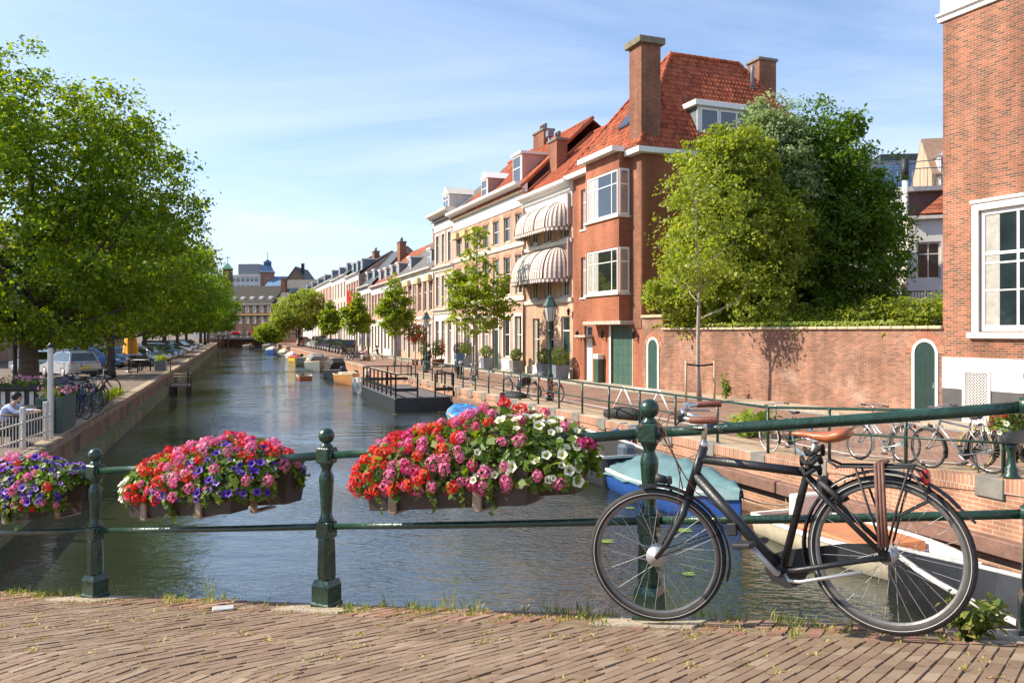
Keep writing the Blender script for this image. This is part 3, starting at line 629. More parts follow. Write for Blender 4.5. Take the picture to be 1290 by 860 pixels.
# ------------------------------------------------------------------ bicycles (local: x forward, y to the rider's left, z up; rear hub over the origin)
def ring(mb, rad, sec, n=48, mi=0, smooth=True):
    """sweep a closed section [(dr, y)] round a wheel in the xz plane"""
    k = len(sec); vs = [((rad+dr)*math.cos(2*math.pi*i/n), y, (rad+dr)*math.sin(2*math.pi*i/n)) for i in range(n) for dr, y in sec]
    fs = [(i*k+j, i*k+(j+1)%k, ((i+1)%n)*k+(j+1)%k, ((i+1)%n)*k+j) for i in range(n) for j in range(k)]
    mb.add(vs, fs, mi, smooth); return mb
WCACHE = {}
def wheel_meshes(tm, rm, detail, hubr):
    key = (tm.name, rm.name, detail, hubr)
    if key in WCACHE: return WCACHE[key]
    n = 64 if detail else 28
    t = MB(); ring(t, .326, [(.021*math.cos(a), .0195*math.sin(a)) for a in [2*math.pi*i/(12 if detail else 6) for i in range(12 if detail else 6)]], n)
    if detail:
        for sg in (-1,1): ring(t, .3245, [(.0016,.0196*sg),(-.0016,.0194*sg),(-.0016,.0203*sg),(.0016,.0203*sg)], n, 1)
    r = MB(); ring(r, .305, [(-.013,-.007),(-.013,.007),(-.004,.0118),(.006,.0118),(.006,-.0118),(-.004,-.0118)], n, 0, False)
    s = MB(); ns = 32 if detail else 18
    for i in range(ns):
        a = 2*math.pi*i/ns; sg = 1 if i % 2 else -1; a2 = a+(.55 if (i//2) % 2 else -.55)*(1.0 if detail else .6)
        s.tube([(hubr*math.cos(a2), .03*sg, hubr*math.sin(a2)), (.29*math.cos(a), .003*sg, .29*math.sin(a))], .0013 if detail else .0017, 3, cap=False)
    h = MB(); Mh = Matrix.Rotation(math.pi/2, 4, 'X')
    h.lathe([(.008,-.06),(.008,-.045),(.012,-.04),(hubr+.006,-.034),(hubr+.006,-.026),(hubr*.82,-.022),(hubr*.82,.022),(hubr+.006,.026),(hubr+.006,.034),(.012,.04),(.008,.045),(.008,.06)], 20 if detail else 10, 0, Mh)
    WCACHE[key] = (r.mesh('wheel', rm), t.mesh('tyre', [tm, mat('reflective_strip', (.55,.55,.52), .4, .05, 20)]), s.mesh('spokes', mat('steel_spoke', (.42,.42,.42), .55, .1, 20, metal=.5)), h.mesh('hub', ALU)); return WCACHE[key]
def bicycle(label, loc, eul, fm=BLACK, tf=RUBBER, tr=RUBBER, sm=None, gm=None, detail=False, fend=None, group=None, rackm=None, style='diamond', crate=None, rim=None, steer=0.0):
    root = empty('bicycle', loc, 0, label, 'bicycle', group); root.rotation_euler = eul
    sm = sm or BLACKM; gm = gm or BLACKM; fend = fend or BLACK; rackm = rackm or BLACKM; rim = rim or mat('dull_rim', (.19,.185,.175), .4, .15, 20, metal=.5)
    n = 12 if detail else 6
    for x, hr, tm in ((0, .034, tr), (1.113, .046 if detail else .02, tf)):
        a, b, c, d = wheel_meshes(tm, rim, detail, hr)
        o = put('wheel', a, root, (x,0,.347)); put('tyre', b, o); put('spokes', c, o); put('hub', d, o)
    f = MB()
    low = style == 'step'
    f.tube([(.905,0,.634),(.79,0,.875)], .023, n)
    if low: f.tube([(.84,0,.77),(.62,0,.56),(.41,0,.45)], .02, n)
    else: f.tube([(.825,0,.818),(.302,0,.722)], .022 if detail else .017, n)
    f.tube([(.855,0,.74),(.483,0,.272)], [.029,.025] if detail else .019, n)
    f.tube([(.483,0,.262),(.29,0,.74),(.27,0,.785)], .018, n)
    f.tube([(.483,-.04,.271),(.483,.04,.271)], .027, n)
    for sg in (-1,1):
        f.tube([(.475,.03*sg,.271),(.38,.05*sg,.285),(0,.062*sg,.347)], .0125, n)
        f.tube([(.30,.018*sg,.70),(.22,.045*sg,.60),(0,.062*sg,.347)], .012, n)
        f.bbox(-.02,.058*sg-.004,.325,.03,.058*sg+.004,.37,.003)
    f.build('frame', fm, root)
    k = MB()
    k.tube([(.9,0,.645),(.915,0,.61)], .026, n)
    for sg in (-1,1): k.tube([(.915,.03*sg,.622),(.945,.05*sg,.55),(1.05,.055*sg,.41),(1.113,.055*sg,.347)], [.019,.019,.014,.011], n)
    k.build('fork', fm, root)
    b = MB()
    b.tube([(.79,0,.872),(.786,0,.90)], .02, n); b.tube([(.79,0,.88),(.769,0,.975),(.772,0,1.005),(.80,0,1.028),(.845,0,1.045)], .0135, n)
    for sg in (-1,1):
        b.tube([(.858,0,1.048),(.875,.08*sg,1.06),(.86,.19*sg,1.065),(.80,.26*sg,1.055),(.69,.275*sg,1.043)], .0115, n)
    hb = b.build('handlebar', CHROME, root)
    for sg in (-1,1):
        g = MB(); g.tube([(.815,.255*sg,1.057),(.81,.256*sg,1.057),(.75,.267*sg,1.049),(.69,.275*sg,1.043),(.685,.2755*sg,1.0425)], [.013,.0175,.0165,.019,.017], n); g.build('grip', gm, hb)
        if detail:
            l = MB(); l.tube([(.86,.235*sg,1.06),(.885,.25*sg,1.035),(.80,.29*sg,1.02),(.75,.30*sg,1.01)], .0055, 6); l.bbox(.84,.19*sg-.02,1.045,.875,.19*sg+.03,1.085,.006); l.build('brake_lever', CHROME if sg < 0 else BLACKM, hb)
    p = MB(); p.tube([(.275,0,.77),(.235,0,.872)], .013, n); p.build('seat_post', ALU, root)
    # saddle
    st = [(.345,.010,.912,.012),(.335,.018,.916,.022),(.29,.024,.914,.03),(.235,.036,.905,.04),(.18,.062,.902,.05),(.13,.083,.912,.058),(.095,.080,.915,.05),(.078,.058,.908,.03)]
    vs = []; m_ = 12 if detail else 8
    for x, hw, zt, th in st:
        for j in range(m_):
            a = 2*math.pi*j/m_; vs.append((x, hw*math.cos(a), zt-th*.5+(th*.5*math.sin(a) if math.sin(a) > 0 else th*.75*math.sin(a)*(abs(math.cos(a))**.5*.7+.3))))
    fs = [(i*m_+j, i*m_+(j+1)%m_, (i+1)*m_+(j+1)%m_, (i+1)*m_+j) for i in range(len(st)-1) for j in range(m_)]+[tuple(range(m_)), tuple(range((len(st)-1)*m_, len(st)*m_))]
    s = MB(); s.add(vs, fs, 0, True)
    so_ = s.build('saddle', sm, root)
    r = MB()
    for sg in (-1,1): r.tube([(.30,.012*sg,.89),(.25,.022*sg,.868),(.20,.022*sg,.868),(.12,.045*sg,.885)], .0038, 6)
    r.bbox(.215,-.028,.855,.255,.028,.885,.005); r.build('saddle_rails', CHROME, so_)
    # fenders
    def fender(xc, a0, a1, nm, m):
        q = MB(); kk = 18; sec = [(-.028,.0),(-.024,.007),(0,.0125),(.024,.007),(.028,0)]; vs = []
        for i in range(kk+1):
            a = R(a0+(a1-a0)*i/kk); rr = .36
            for y, dr in sec: vs.append((xc+(rr+dr)*math.cos(a), y, .347+(rr+dr)*math.sin(a)))
        q.add(vs, [(i*5+j, i*5+j+1, (i+1)*5+j+1, (i+1)*5+j) for i in range(kk) for j in range(4)], 0, True)
        aa = R(a0*.5+a1*.5+20)
        for sg in (-1,1): q.tube([(xc,.06*sg,.347),(xc+.36*math.cos(aa),.028*sg,.347+.36*math.sin(aa))], .0025, 4)
        q.build(nm, m, root)
    fender(1.113, 85, 205, 'front_fender', fend); fender(0, -8, 148, 'rear_fender', fend)
    # rack, tail light
    k = MB(); z0 = .735
    for sg in (-1,1):
        k.tube([(.15,.05*sg,z0+.01),(-.16,.06*sg,z0-.012),(-.195,.05*sg,z0-.03),(-.21,.03*sg,z0-.06)], .0065, n)
        k.tube([(.0,.062*sg,.35),(.03,.07*sg,.52),(.07,.055*sg,z0)], .0055, n); k.tube([(.0,.062*sg,.35),(-.08,.07*sg,.56),(-.15,.06*sg,z0-.01)], .0055, n)
        if detail: k.tube([(-.15,.06*sg,z0-.02),(-.2,.062*sg,z0-.12),(-.2,.063*sg,z0-.16),(-.06,.066*sg,.51)], .005, 6)
    for x in (.15,.05,-.06,-.15): k.tube([(x,-.055,z0+.005-(.15-x)*.06),(x,.055,z0+.005-(.15-x)*.06)], .005, 6)
    k.tube([(.15,.05,z0+.01),(.19,.03,z0+.035),(.19,-.03,z0+.035),(.15,-.05,z0+.01)], .006, 6)
    rk = k.build('rack', rackm, root)
    q = MB(); q.bbox(-.215,-.03,.645,-.185,.03,.705,.008); q.build('tail_light', RED, rk)
    if detail:
        q = MB(); q.tube([(-.20,0,z0-.03),(-.2,0,.70)], .012, 8); q.build('light_bracket', BLACKM, rk)
        q = MB()
        for x in (.012,-.002,-.016): q.tube([(x,.078,.39),(x-.012,.074,.55),(x-.03,.066,z0+.012),(x-.03,-.06,z0+.012)], .0085, 6)
        q.build('carrier_strap', mat('faded_brown_strap', (.16,.075,.055), .7, .3, 20), rk)
    # drive
    c = MB(); prof = []
    cc = [(.55,.215),(.575,.271),(.55,.33),(.48,.355),(.2,.385),(0,.385),(-.035,.347),(0,.31),(.2,.30),(.38,.245),(.41,.20),(.48,.18)]
    c.prism(cc, 'y', -.062, -.035); c.build('chain_case', BLACKM if detail else fend, root)
    for sg in (1,-1):
        e = Vector((.345,.085*sg,.165)) if sg > 0 else Vector((.63,.085*sg,.385))
        q = MB(); q.tube([(.481,.03*sg,.271),(.481,.078*sg,.271)], .011, 8)
        if sg > 0 and detail: e = Vector((.594,.088,.413))
        q.tube([(.481,.078*sg,.271), e], [.0155,.0125], 8); cr = q.build('crank', ALU, root)
        q = MB(); q.bbox(e.x-.045, e.y+(.01 if sg > 0 else -.10), e.z-.012, e.x+.045, e.y+(.10 if sg > 0 else -.01), e.z+.012, .006); q.build('pedal', BLACKM, cr)
    q = MB(); q.tube([(.45,.05,.262),(.43,.07,.239),(.38,.078,.236),(.098,.09,.287)] if detail else [(.2,.06,.3),(.12,.14,.02)], .0085, 8); q.build('kickstand', ALU if detail else BLACKM, root)
    q = MB(); q.tube([(1.0,0,.725),(1.055,0,.745)], [.02,.026], 10); q.tube([(.955,0,.62),(.985,0,.66),(1.0,0,.725)], .007, 6); q.bbox(.975,-.018,.705,1.0,.018,.745,.005); q.build('headlamp', BLACKM, root)
    if detail:
        # ring lock, chain lock wound round the seat tube, cables
        q = MB(); q.bbox(.22,-.05,.615,.25,.05,.70,.01); 
        for sg in (-1,1): q.tube([(.235,.048*sg,.68),(.175,.052*sg,.62),(.15,.05*sg,.58)], .014, 8)
        q.build('ring_lock', BLACKM, root)
        q = MB(); rg = np.random.default_rng(9)
        for j in range(3):
            pts = []
            for i in range(15):
                a = i/14*2*math.pi*1.6+j; rr = .036+.014*rg.random(); zc_ = .73+j*.045+.02*math.sin(3*a); pts.append((.285-(zc_-.73)*.35+rr*math.cos(a), rr*1.1*math.sin(a), zc_))
            q.tube(pts, .0105, 7)
        q.build('chain_lock', mat('black_textile', (.018,.017,.016), .85, .4, 60, bump=.5), root)
        q = MB()
        q.tube([(.87,.10,1.06),(.96,.07,1.08),(1.0,.05,1.02),(.95,.04,.88),(.90,.035,.74),(.86,.035,.66),(.7,.03,.5),(.5,.03,.28)], .003, 6)
        q.tube([(.87,-.10,1.06),(.94,-.05,1.05),(.965,.02,.98),(.93,.034,.80),(.92,.03,.62)], .003, 6)
        q.tube([(.88,.05,1.06),(.98,.02,1.02),(.97,.02,.93),(.92,.03,.78),(.96,.04,.60),(1.1,.05,.36)], .0024, 6)
        q.build('cables', mat('cable_brown', (.13,.05,.035), .5, .2, 30), root)
        q = MB(); q.bbox(.66,.022,.44,.71,.04,.50,.006); q.build('lock_holder', BLACKM, root)
        q = MB(); q.add([(-.305,-.03,.545),(-.305,.03,.545),(-.36,.034,.475),(-.36,-.034,.475)], [(0,1,2,3)]); q.build('mud_flap', BLACKM, root)
    if steer:      # the front wheel, fork and handlebar turned about the steering axis
        a0 = Vector((.905,0,.634)); ax = (Vector((.79,0,.875))-a0).normalized(); Ms = Matrix.Translation(a0) @ Matrix.Rotation(steer, 4, ax) @ Matrix.Translation(-a0)
        for o in root.children:
            nm = o.name.split('.')[0]
            if nm in ('fork','handlebar','front_fender','headlamp','cables') or (nm == 'wheel' and o.location.x > .5): o.matrix_basis = Ms @ o.matrix_basis
    if crate:
        q = MB()
        if crate == 'bag': q.bbox(-.22,-.24,.42,.12,-.09,.74,.03); q.bbox(-.22,.09,.42,.12,.24,.74,.03); q.bbox(-.2,-.1,.735,.1,.1,.755,.01)
        else: q.bbox(-.2,-.16,.755,.16,.16,.97,.02)
        q.build('pannier', mat('pannier_'+crate, {'bag': (.03,.03,.032), 'white': (.7,.7,.66)}.get(crate, (.05,.04,.03)), .6, .2, 8), root)
    return root
RH_ = Vector((1.659,3.57,1.62)); FH_ = Vector((.758,4.2,1.451)); bx = (FH_-RH_).normalized(); by = Vector((0,0,1)).cross(bx).normalized()
lean = R(2.5); bz = bx.cross(by); bz2 = bz*math.cos(lean)-by*math.sin(lean); by2 = bz2.cross(bx)
Mb = Matrix((bx, by2, bz2)).transposed()
SADDLE = mat('brown_leather', (.36,.105,.035), .35, .18, 9, bump=.08, bscale=90, coat=.25); GRIP = mat('brown_leather_grip', (.19,.055,.03), .5, .25, 60, bump=.3, bscale=140)
MAT_FRAME = mat('satin_black_frame', (.015,.015,.017), .42, .5, 9, bump=.12, bscale=120, coat=.1); spots(MAT_FRAME, (.20,.18,.16), .70, 60)
bicycle('black city bicycle with a brown saddle and brown grips leaning on the bridge railing', RH_-bz2*.347, Mb.to_euler(), fm=MAT_FRAME, sm=SADDLE, gm=GRIP, detail=True, steer=R(20))
# bicycles along the sunny quay
def bike_at(d, off, label, turn=0, **kw):
    x = xr(d)+off; hd = CANAL+turn
    return bicycle(label, (x, d, zr(d)+.003), Euler((R(kw.pop('tilt', -4)), math.asin(max(-.1,min(.1, kw.pop('pitch', 0)))), hd)), group='bicycles parked along the green quay railing', **kw)
BLUET = mat('blue_tyre', (.05,.28,.62), .6, .1, 10); TANT = mat('tan_tyre', (.42,.29,.10), .7, .15, 10)
SILV = mat('silver_frame', (.5,.5,.5), .35, .1, 8, metal=.6); OLIVE = mat('olive_frame', (.16,.15,.05), .4, .2, 8); BLUEF = mat('blue_frame', (.02,.04,.13), .4, .2, 8); REDF = mat('red_frame', (.35,.03,.03), .4, .2, 8)
pt = .075
bike_at(16.75, .38, 'olive bicycle with a bright blue rear tyre behind the quay railing', tr=BLUET, tf=PALER, fm=OLIVE, pitch=pt)
bike_at(14.55, .55, 'silver step-through bicycle with white panniers next to the blue-tyred bicycle', tr=RUBBER, fm=SILV, style='step', fend=SILV, rackm=SILV, pitch=pt, crate='white', tilt=5)
bike_at(12.75, .36, 'silver bicycle tied closest to the railing, near the flower pot on the railing end', fm=SILV, fend=BLACK, rackm=SILV, pitch=pt, turn=.07)
bike_at(12.5, .85, 'black bicycle with tan tyres parked behind the silver one', fm=BLACK, tr=TANT, tf=TANT, pitch=pt, tilt=4)
bike_at(12.9, 1.3, 'dark blue step-through bicycle between the black bicycle and the white road line', fm=BLUEF, style='step', pitch=pt, turn=-.05)
bike_at(29.8, .95, 'red bicycle locked to the green street lamp', fm=REDF, turn=.5)
bike_at(33.0, 1.0, 'grey bicycle with black side bags by the ball shrub planters', fm=LEAD, crate='bag', turn=.3)
bike_at(38.6, .9, 'black bicycle with pale tyres near the motor scooter', tr=PALER, tf=PALER, turn=-.1)
# ------------------------------------------------------------------ houses (local: x along the facade, y out of it, z up)
def wall_holes(mb, x0, x1, z0, z1, holes, y=0.0, rev=.16, mi=0, M=None):
    xs = sorted({x0, x1, *[h[0] for h in holes], *[h[2] for h in holes]}); zs = sorted({z0, z1, *[h[1] for h in holes], *[h[3] for h in holes]})
    for a, b in zip(xs, xs[1:]):
        for c, d in zip(zs, zs[1:]):
            mx_, mz = (a+b)/2, (c+d)/2
            if any(h[0] < mx_ < h[2] and h[1] < mz < h[3] for h in holes): continue
            mb.add([(a,y,c),(b,y,c),(b,y,d),(a,y,d)], [(3,2,1,0)], mi, False, M)
    for h in holes:
        a, c, b, d = h[:4]; q = y-rev
        mb.add([(a,y,c),(b,y,c),(b,y,d),(a,y,d),(a,q,c),(b,q,c),(b,q,d),(a,q,d)], [(0,1,5,4),(1,2,6,5),(2,3,7,6),(3,0,4,7)], mi, False, M)
WIN = {}
def window(par, x0, z0, x1, z1, style='sash', fm=None, gm=None, y=-.11, sill=None, cur=0, fw=.07, M=None, name='window'):
    fm = fm or WHITE; gm = gm or GLASS; w, h = round(x1-x0, 3), round(z1-z0, 3); key = (w, h, style, fm.name, gm.name, cur, fw)
    if key not in WIN:
        f = MB(); f.bbox(0,-.05,0,fw,.0,h,.006); f.bbox(w-fw,-.05,0,w,.0,h,.006); f.bbox(fw,-.05,0,w-fw,.0,fw*1.2,.006); f.bbox(fw,-.05,h-fw,w-fw,.0,h,.006)
        def bar(a, b, c, d): f.box(a,-.045,b,c,-.012,d)
        if 's' == style[0]: bar(fw, h*.56-.025, w-fw, h*.56+.025)
        if style == 'sash2': bar(w/2-.018, h*.56, w/2+.018, h-fw)
        if style == 'cross': bar(fw, h*.68-.03, w-fw, h*.68+.03); bar(w/2-.03, fw, w/2+.03, h-fw)
        if style == 'tcross': bar(fw, h*.68-.03, w-fw, h*.68+.03)
        if style == 'six':
            bar(w/2-.035, fw, w/2+.035, h-fw); bar(fw, h*.64-.04, w-fw, h*.64+.04); bar(fw, h*.335-.018, w-fw, h*.335+.018)
        if style == 'three': bar(w/3-.03, fw, w/3+.03, h-fw); bar(w*2/3-.03, fw, w*2/3+.03, h-fw)
        if style == 'bay': bar(w*.2-.03, fw, w*.2+.03, h-fw); bar(w*.8-.03, fw, w*.8+.03, h-fw); bar(fw, h*.7-.02, w-fw, h*.7+.02)
        p = MB(); a, b = fw, w-fw; k0 = a+(b-a)*(.0,.28,.22,.0,1.0)[cur]; k1 = b-(b-a)*(.0,.0,.22,.35,.0)[cur]
        if k0 > a: p.quad((a,-.03,fw),(k0,-.03,fw),(k0,-.03,h-fw),(a,-.03,h-fw),1)
        if k1 > k0: p.quad((k0,-.03,fw),(k1,-.03,fw),(k1,-.03,h-fw),(k0,-.03,h-fw),0)
        if b > k1+.001: p.quad((k1,-.03,fw),(b,-.03,fw),(b,-.03,h-fw),(k1,-.03,h-fw),1)
        WIN[key] = (f.mesh(name, fm), p.mesh('pane', [gm, CURT]))
    f, p = WIN[key]; o = put(name, f, par, (x0, y, z0)); put('pane', p, o)
    if sill:
        s = MB(); s.bbox(-.07,-.02,-.10,w+.07,.17,.0,.01); s.build('sill', sill, o)
    return o
def door(par, x0, z0, x1, z1, dm, fm=None, y=-.12, light=True):
    fm = fm or WHITE; w, h = x1-x0, z1-z0; hd = h*.76 if light else h-.06
    f = MB(); f.box(0,-.06,0,.07,0,h); f.box(w-.07,-.06,0,w,0,h); f.box(.07,-.06,h-.07,w-.07,0,h)
    if light: f.box(.07,-.06,hd,w-.07,0,hd+.07)
    o = f.build('door_frame', fm, par, (x0,y,z0))
    d = MB(); d.box(.07,-.05,.0,w-.07,-.02,hd)
    for a, b in ((.12,.45),(.52,.92)): d.bbox(.07+.1,-.03,hd*a,w-.17,-.008,hd*b,.01)
    d.build('door', dm, o)
    if light: p = MB(); p.quad((.07,-.03,hd+.07),(w-.07,-.03,hd+.07),(w-.07,-.03,h-.07),(.07,-.03,h-.07)); p.build('fanlight', GLASS, o)
    return o
def extrude_x(par, name, prof, x0, x1, m):
    b = MB(); b.prism(prof, 'x', x0, x1); return b.build(name, m, par)
def cornice(par, x0, x1, z, m, h=.55, out=.45, name='cornice'):
    return extrude_x(par, name, [(.003,z),(.06,z),(.08,z+h*.3),(out*.55,z+h*.5),(out*.6,z+h*.62),(out*.95,z+h*.72),(out,z+h),(-.1,z+h+.02),(-.1,z)], x0, x1, m)
def hroot(name, label, A, B, cat='house', group=None):
    f = Vector(B)-Vector(A); return empty(name, (A[0],A[1],0), math.atan2(f.y, f.x), label, cat, group), f.length
def shell(root, W, H, D, wm, holes, z0=-.6, gable=None, name='wall'):
    mb = MB(); wall_holes(mb, 0, W, z0, H, holes)
    mb.add([(0,0,z0),(0,-D,z0),(W,-D,z0),(W,0,z0),(0,0,H),(0,-D,H),(W,-D,H),(W,0,H)], [(0,4,5,1),(2,6,7,3),(1,5,6,2)])
    mb.quad((.02,-.17,H-.02),(W-.02,-.17,H-.02),(W-.02,-D+.02,H-.02),(.02,-D+.02,H-.02))
    if gable:
        ry, rz = gable
        for x in (0,W): mb.add([(x,0,H),(x,-D,H),(x,ry,rz)], [(0,1,2)])
    return mb.build(name, wm, root)
def gable_roof(root, W, D, H, ry, rz, rm, oh=.3, x0=0, name='roof', ridge=None):
    mb = MB(); t = .10
    sl = (rz-H)/(-ry); ze = H-oh*sl+.05
    for (ya, za, yb, zb) in ((oh, ze, ry, rz+.05), (-D-oh, H-oh*(rz-H)/(D+ry)+.05, ry, rz+.05)):
        mb.add([(x0,ya,za),(W,ya,za),(W,yb,zb),(x0,yb,zb),(x0,ya,za+t),(W,ya,za+t),(W,yb,zb+t),(x0,yb,zb+t)], [(0,1,2,3),(4,5,6,7),(0,1,5,4),(1,2,6,5),(2,3,7,6),(3,0,4,7)])
    o = mb.build(name, rm, root)
    if ridge: b = MB(); b.tube([(x0,ry,rz+.16),(W,ry,rz+.16)], .11, 8); b.build('ridge_tiles', ridge, o)
    return o
def tiles(par, O, Uv, Vv, Nn, Ls, lo, hi, name='tiles', tw=.215, tl=.33, seed=1):
    """overlapping curved roof tiles on a slope; lo(v), hi(v) bound each course"""
    rng = np.random.default_rng(seed); mb = MB(); O = Vector(O); Uv = Vector(Uv).normalized(); Vv = Vector(Vv).normalized(); Nn = Vector(Nn).normalized()
    rows = int(Ls/tl)
    for r in range(rows+1):
        v0 = r*tl; v1 = min(v0+tl*1.12, Ls); a, b = lo(v0+tl*.4), hi(v0+tl*.4); k = math.floor(a/tw)
        while k*tw < b:
            u0 = k*tw; k += 1
            if u0+tw < a: continue
            dz = rng.normal()*.004; P = []
            for (v, h) in ((v0,.055),(v1,.02)):
                for j in range(6):
                    q = j/5; u = min(max(u0+q*tw*1.03, a), b); P.append(O+Uv*u+Vv*v+Nn*(h+dz+.032*math.cos(2*math.pi*q*.95+.3)))
            for j in range(6): P.append(P[j]-Nn*.05)
            mb.add(P, [(j,j+1,7+j,6+j) for j in range(5)]+[(12+j,13+j,j+1,j) for j in range(5)], 0, False)
    return mb.build(name, TILE, par)
def dormer(root, xc, yf, z0, w, h, dep, sm, rm=None, style='flat', win='sash', fm=None, nm='dormer', cur=0):
    fm = fm or WHITE; b = MB(); x0, x1 = xc-w/2, xc+w/2
    b.box(x0, yf-dep, z0, x1, yf-.02, z0+h, 0); b.box(x0-.03, yf-.02, z0, x1+.03, yf, z0+h, 1)
    if style == 'flat': b.box(x0-.14, yf-dep, z0+h, x1+.14, yf+.14, z0+h+.16, 2)
    else:
        b.prism([(x0-.14,z0+h),(x1+.14,z0+h),(xc,z0+h+w*.42)], 'y', yf-dep, yf+.1, 2)
    o = b.build(nm, [sm, fm, rm or fm], root)
    window(o, x0+.08, z0+.1, x1-.08, z0+h-.08, win, fm, y=yf+.055, fw=.06, cur=cur)
    return o
def chimney(root, x, y, z0, z1, w, d, bm_, pots=2, cap=None, nm='chimney'):
    b = MB(); b.box(x-w/2, y-d/2, z0, x+w/2, y+d/2, z1); o = b.build(nm, bm_, root)
    c = MB(); c.bbox(x-w/2-.08, y-d/2-.08, z1-.02, x+w/2+.08, y+d/2+.08, z1+.14, .02); c.build('cap', cap or GREYS, o)
    for i in range(pots):
        p = MB(); px_ = x+(i-(pots-1)/2)*.38; p.lathe([(.11,z1+.1),(.10,z1+.45),(.12,z1+.46),(.12,z1+.5)], 10, 0, Matrix.Translation((px_, y, 0))); p.lathe([(.16,z1+.56),(.02,z1+.66)], 10, 0, Matrix.Translation((px_, y, 0))); p.build('pot', TERRA if i % 2 else LEAD, o)
    return o
def wall_lamp(root, x, z, y=.0):
    b = MB(); b.tube([(x,y,z-.05),(x,y+.12,z-.1),(x,y+.2,z+.05)], .015, 6); b.lathe([(.05,-.02),(.09,.25),(.11,.26),(.03,.36),(.01,.42)], 6, 0, Matrix.Translation((x,y+.2,z))); return b.build('wall_lamp', BLACKM, root)
def downpipe(root, x, z0, z1): b = MB(); b.tube([(x,.07,z0),(x,.07,z1)], .045, 8); return b.build('drainpipe', mat('brown_pipe', (.16,.09,.06), .6, .2, 6), root)
# -- the tall brick house beside the garden wall
BR1 = brick('mixed_red_brick', (.42,.135,.07), (.15,.07,.045), (.38,.29,.21), bw=.21, rh=.066, ms=.0085, patch=.3, bump=.5)
t1, W = hroot('brick_house', 'tall red-brown brick house with a big white sash window above a white and grey plinth', A0, B0)
big = (W-3.25, 2.62, W-1.13, 5.92); vent = (W-1.5, .06, W-.66, 1.55); big2 = (W-8.2,2.62,W-6.1,5.92); big3 = (W-3.25,7.2,W-1.13,10.0)
shell(t1, W, 11.5, 10, BR1, [big, big2])
b = MB(); wall_holes(b, 0, W, 1.15, 1.88, [(vent[0],1.0,vent[2],vent[3])], y=.035, rev=.03); b.quad((0,0,1.88),(W,0,1.88),(W,.035,1.88),(0,.035,1.88)); b.quad((W,0,1.15),(W,.035,1.15),(W,.035,1.88),(W,0,1.88)); b.build('plinth', WHITE, t1)
b = MB(); b.box(0,.0,-.6,vent[0]-.002,.03,1.15); b.box(vent[2]+.002,.0,-.6,W,.03,1.15); b.build('plinth_base', mat('dark_grey_plinth', (.085,.08,.08), .8, .2, 2.5, bump=.15), t1)
o = window(t1, big[0], big[1], big[2], big[3], 'six', y=-.05, cur=2, fw=.13)
f = MB(); x0, z0, x1, z1 = big
for (a, b_, c, d) in ((x0-.2,z0-.02,x0,z1+.2),(x1,z0-.02,x1+.2,z1+.2),(x0,z1,x1,z1+.2)): f.bbox(a,-.02,b_,c,.055,d,.015)
f.bbox(x0-.3,-.02,z0-.2,x1+.3,.14,z0-.03,.02); f.bbox(x0-.24,-.02,z1+.2,x1+.24,.10,z1+.3,.02); f.build('window_surround', WHITE, t1)
cu = MB()
for i in range(22):      # folded curtains and a blind seen through the big window
    pass
window(t1, *big2, 'six', y=-.05, fw=.13)
cornice(t1, -.1, W+.12, 11.5, WHITE, .22, .16, 'string_course'); b = MB(); b.box(-.02,-.1,11.7,W+.04,.06,13.1); b.build('frieze', WHITE, t1); cornice(t1, -.2, W+.3, 13.1, WHITE, .6, .6)
g = MB(); vx0, vz0, vx1, vz1 = vent; g.box(vx0,-.03,vz0,vx0+.08,.07,vz1); g.box(vx1-.08,-.03,vz0,vx1,.07,vz1); g.box(vx0+.08,-.03,vz1-.08,vx1-.08,.07,vz1); g.box(vx0+.08,-.03,vz0,vx1-.08,.07,vz0+.08)
vo = g.build('lattice_door', WHITE, t1)
g = MB(); sx = vx1-vx0-.16; sz = vz1-vz0-.16; st = .085
def clipseg(c, sgn):      # diagonal bars clipped to the opening
    pts = []
    for u in (0, sx):
        v = c+sgn*u
        if 0 <= v <= sz: pts.append((u, v))
    for v in (0, sz):
        u = (v-c)*sgn
        if 0 < u < sx: pts.append((u, v))
    return pts[:2] if len(pts) >= 2 else None
for k in range(-20, 50):
    for sgn in (1,-1):
        s_ = clipseg(k*st, sgn)
        if s_: g.tube([(vx0+.08+s_[0][0], .045 if sgn > 0 else .04, vz0+.08+s_[0][1]), (vx0+.08+s_[1][0], .045 if sgn > 0 else .04, vz0+.08+s_[1][1])], .011, 4, cap=False)
g.build('lattice', WHITE, vo); g = MB(); g.quad((vx0+.08,.036,vz0+.08),(vx1-.08,.036,vz0+.08),(vx1-.08,.036,vz1-.08),(vx0+.08,.036,vz1-.08)); g.build('vent_back', mat('vent_shadow_grey', (.09,.08,.075), .9, .1, 4), vo)
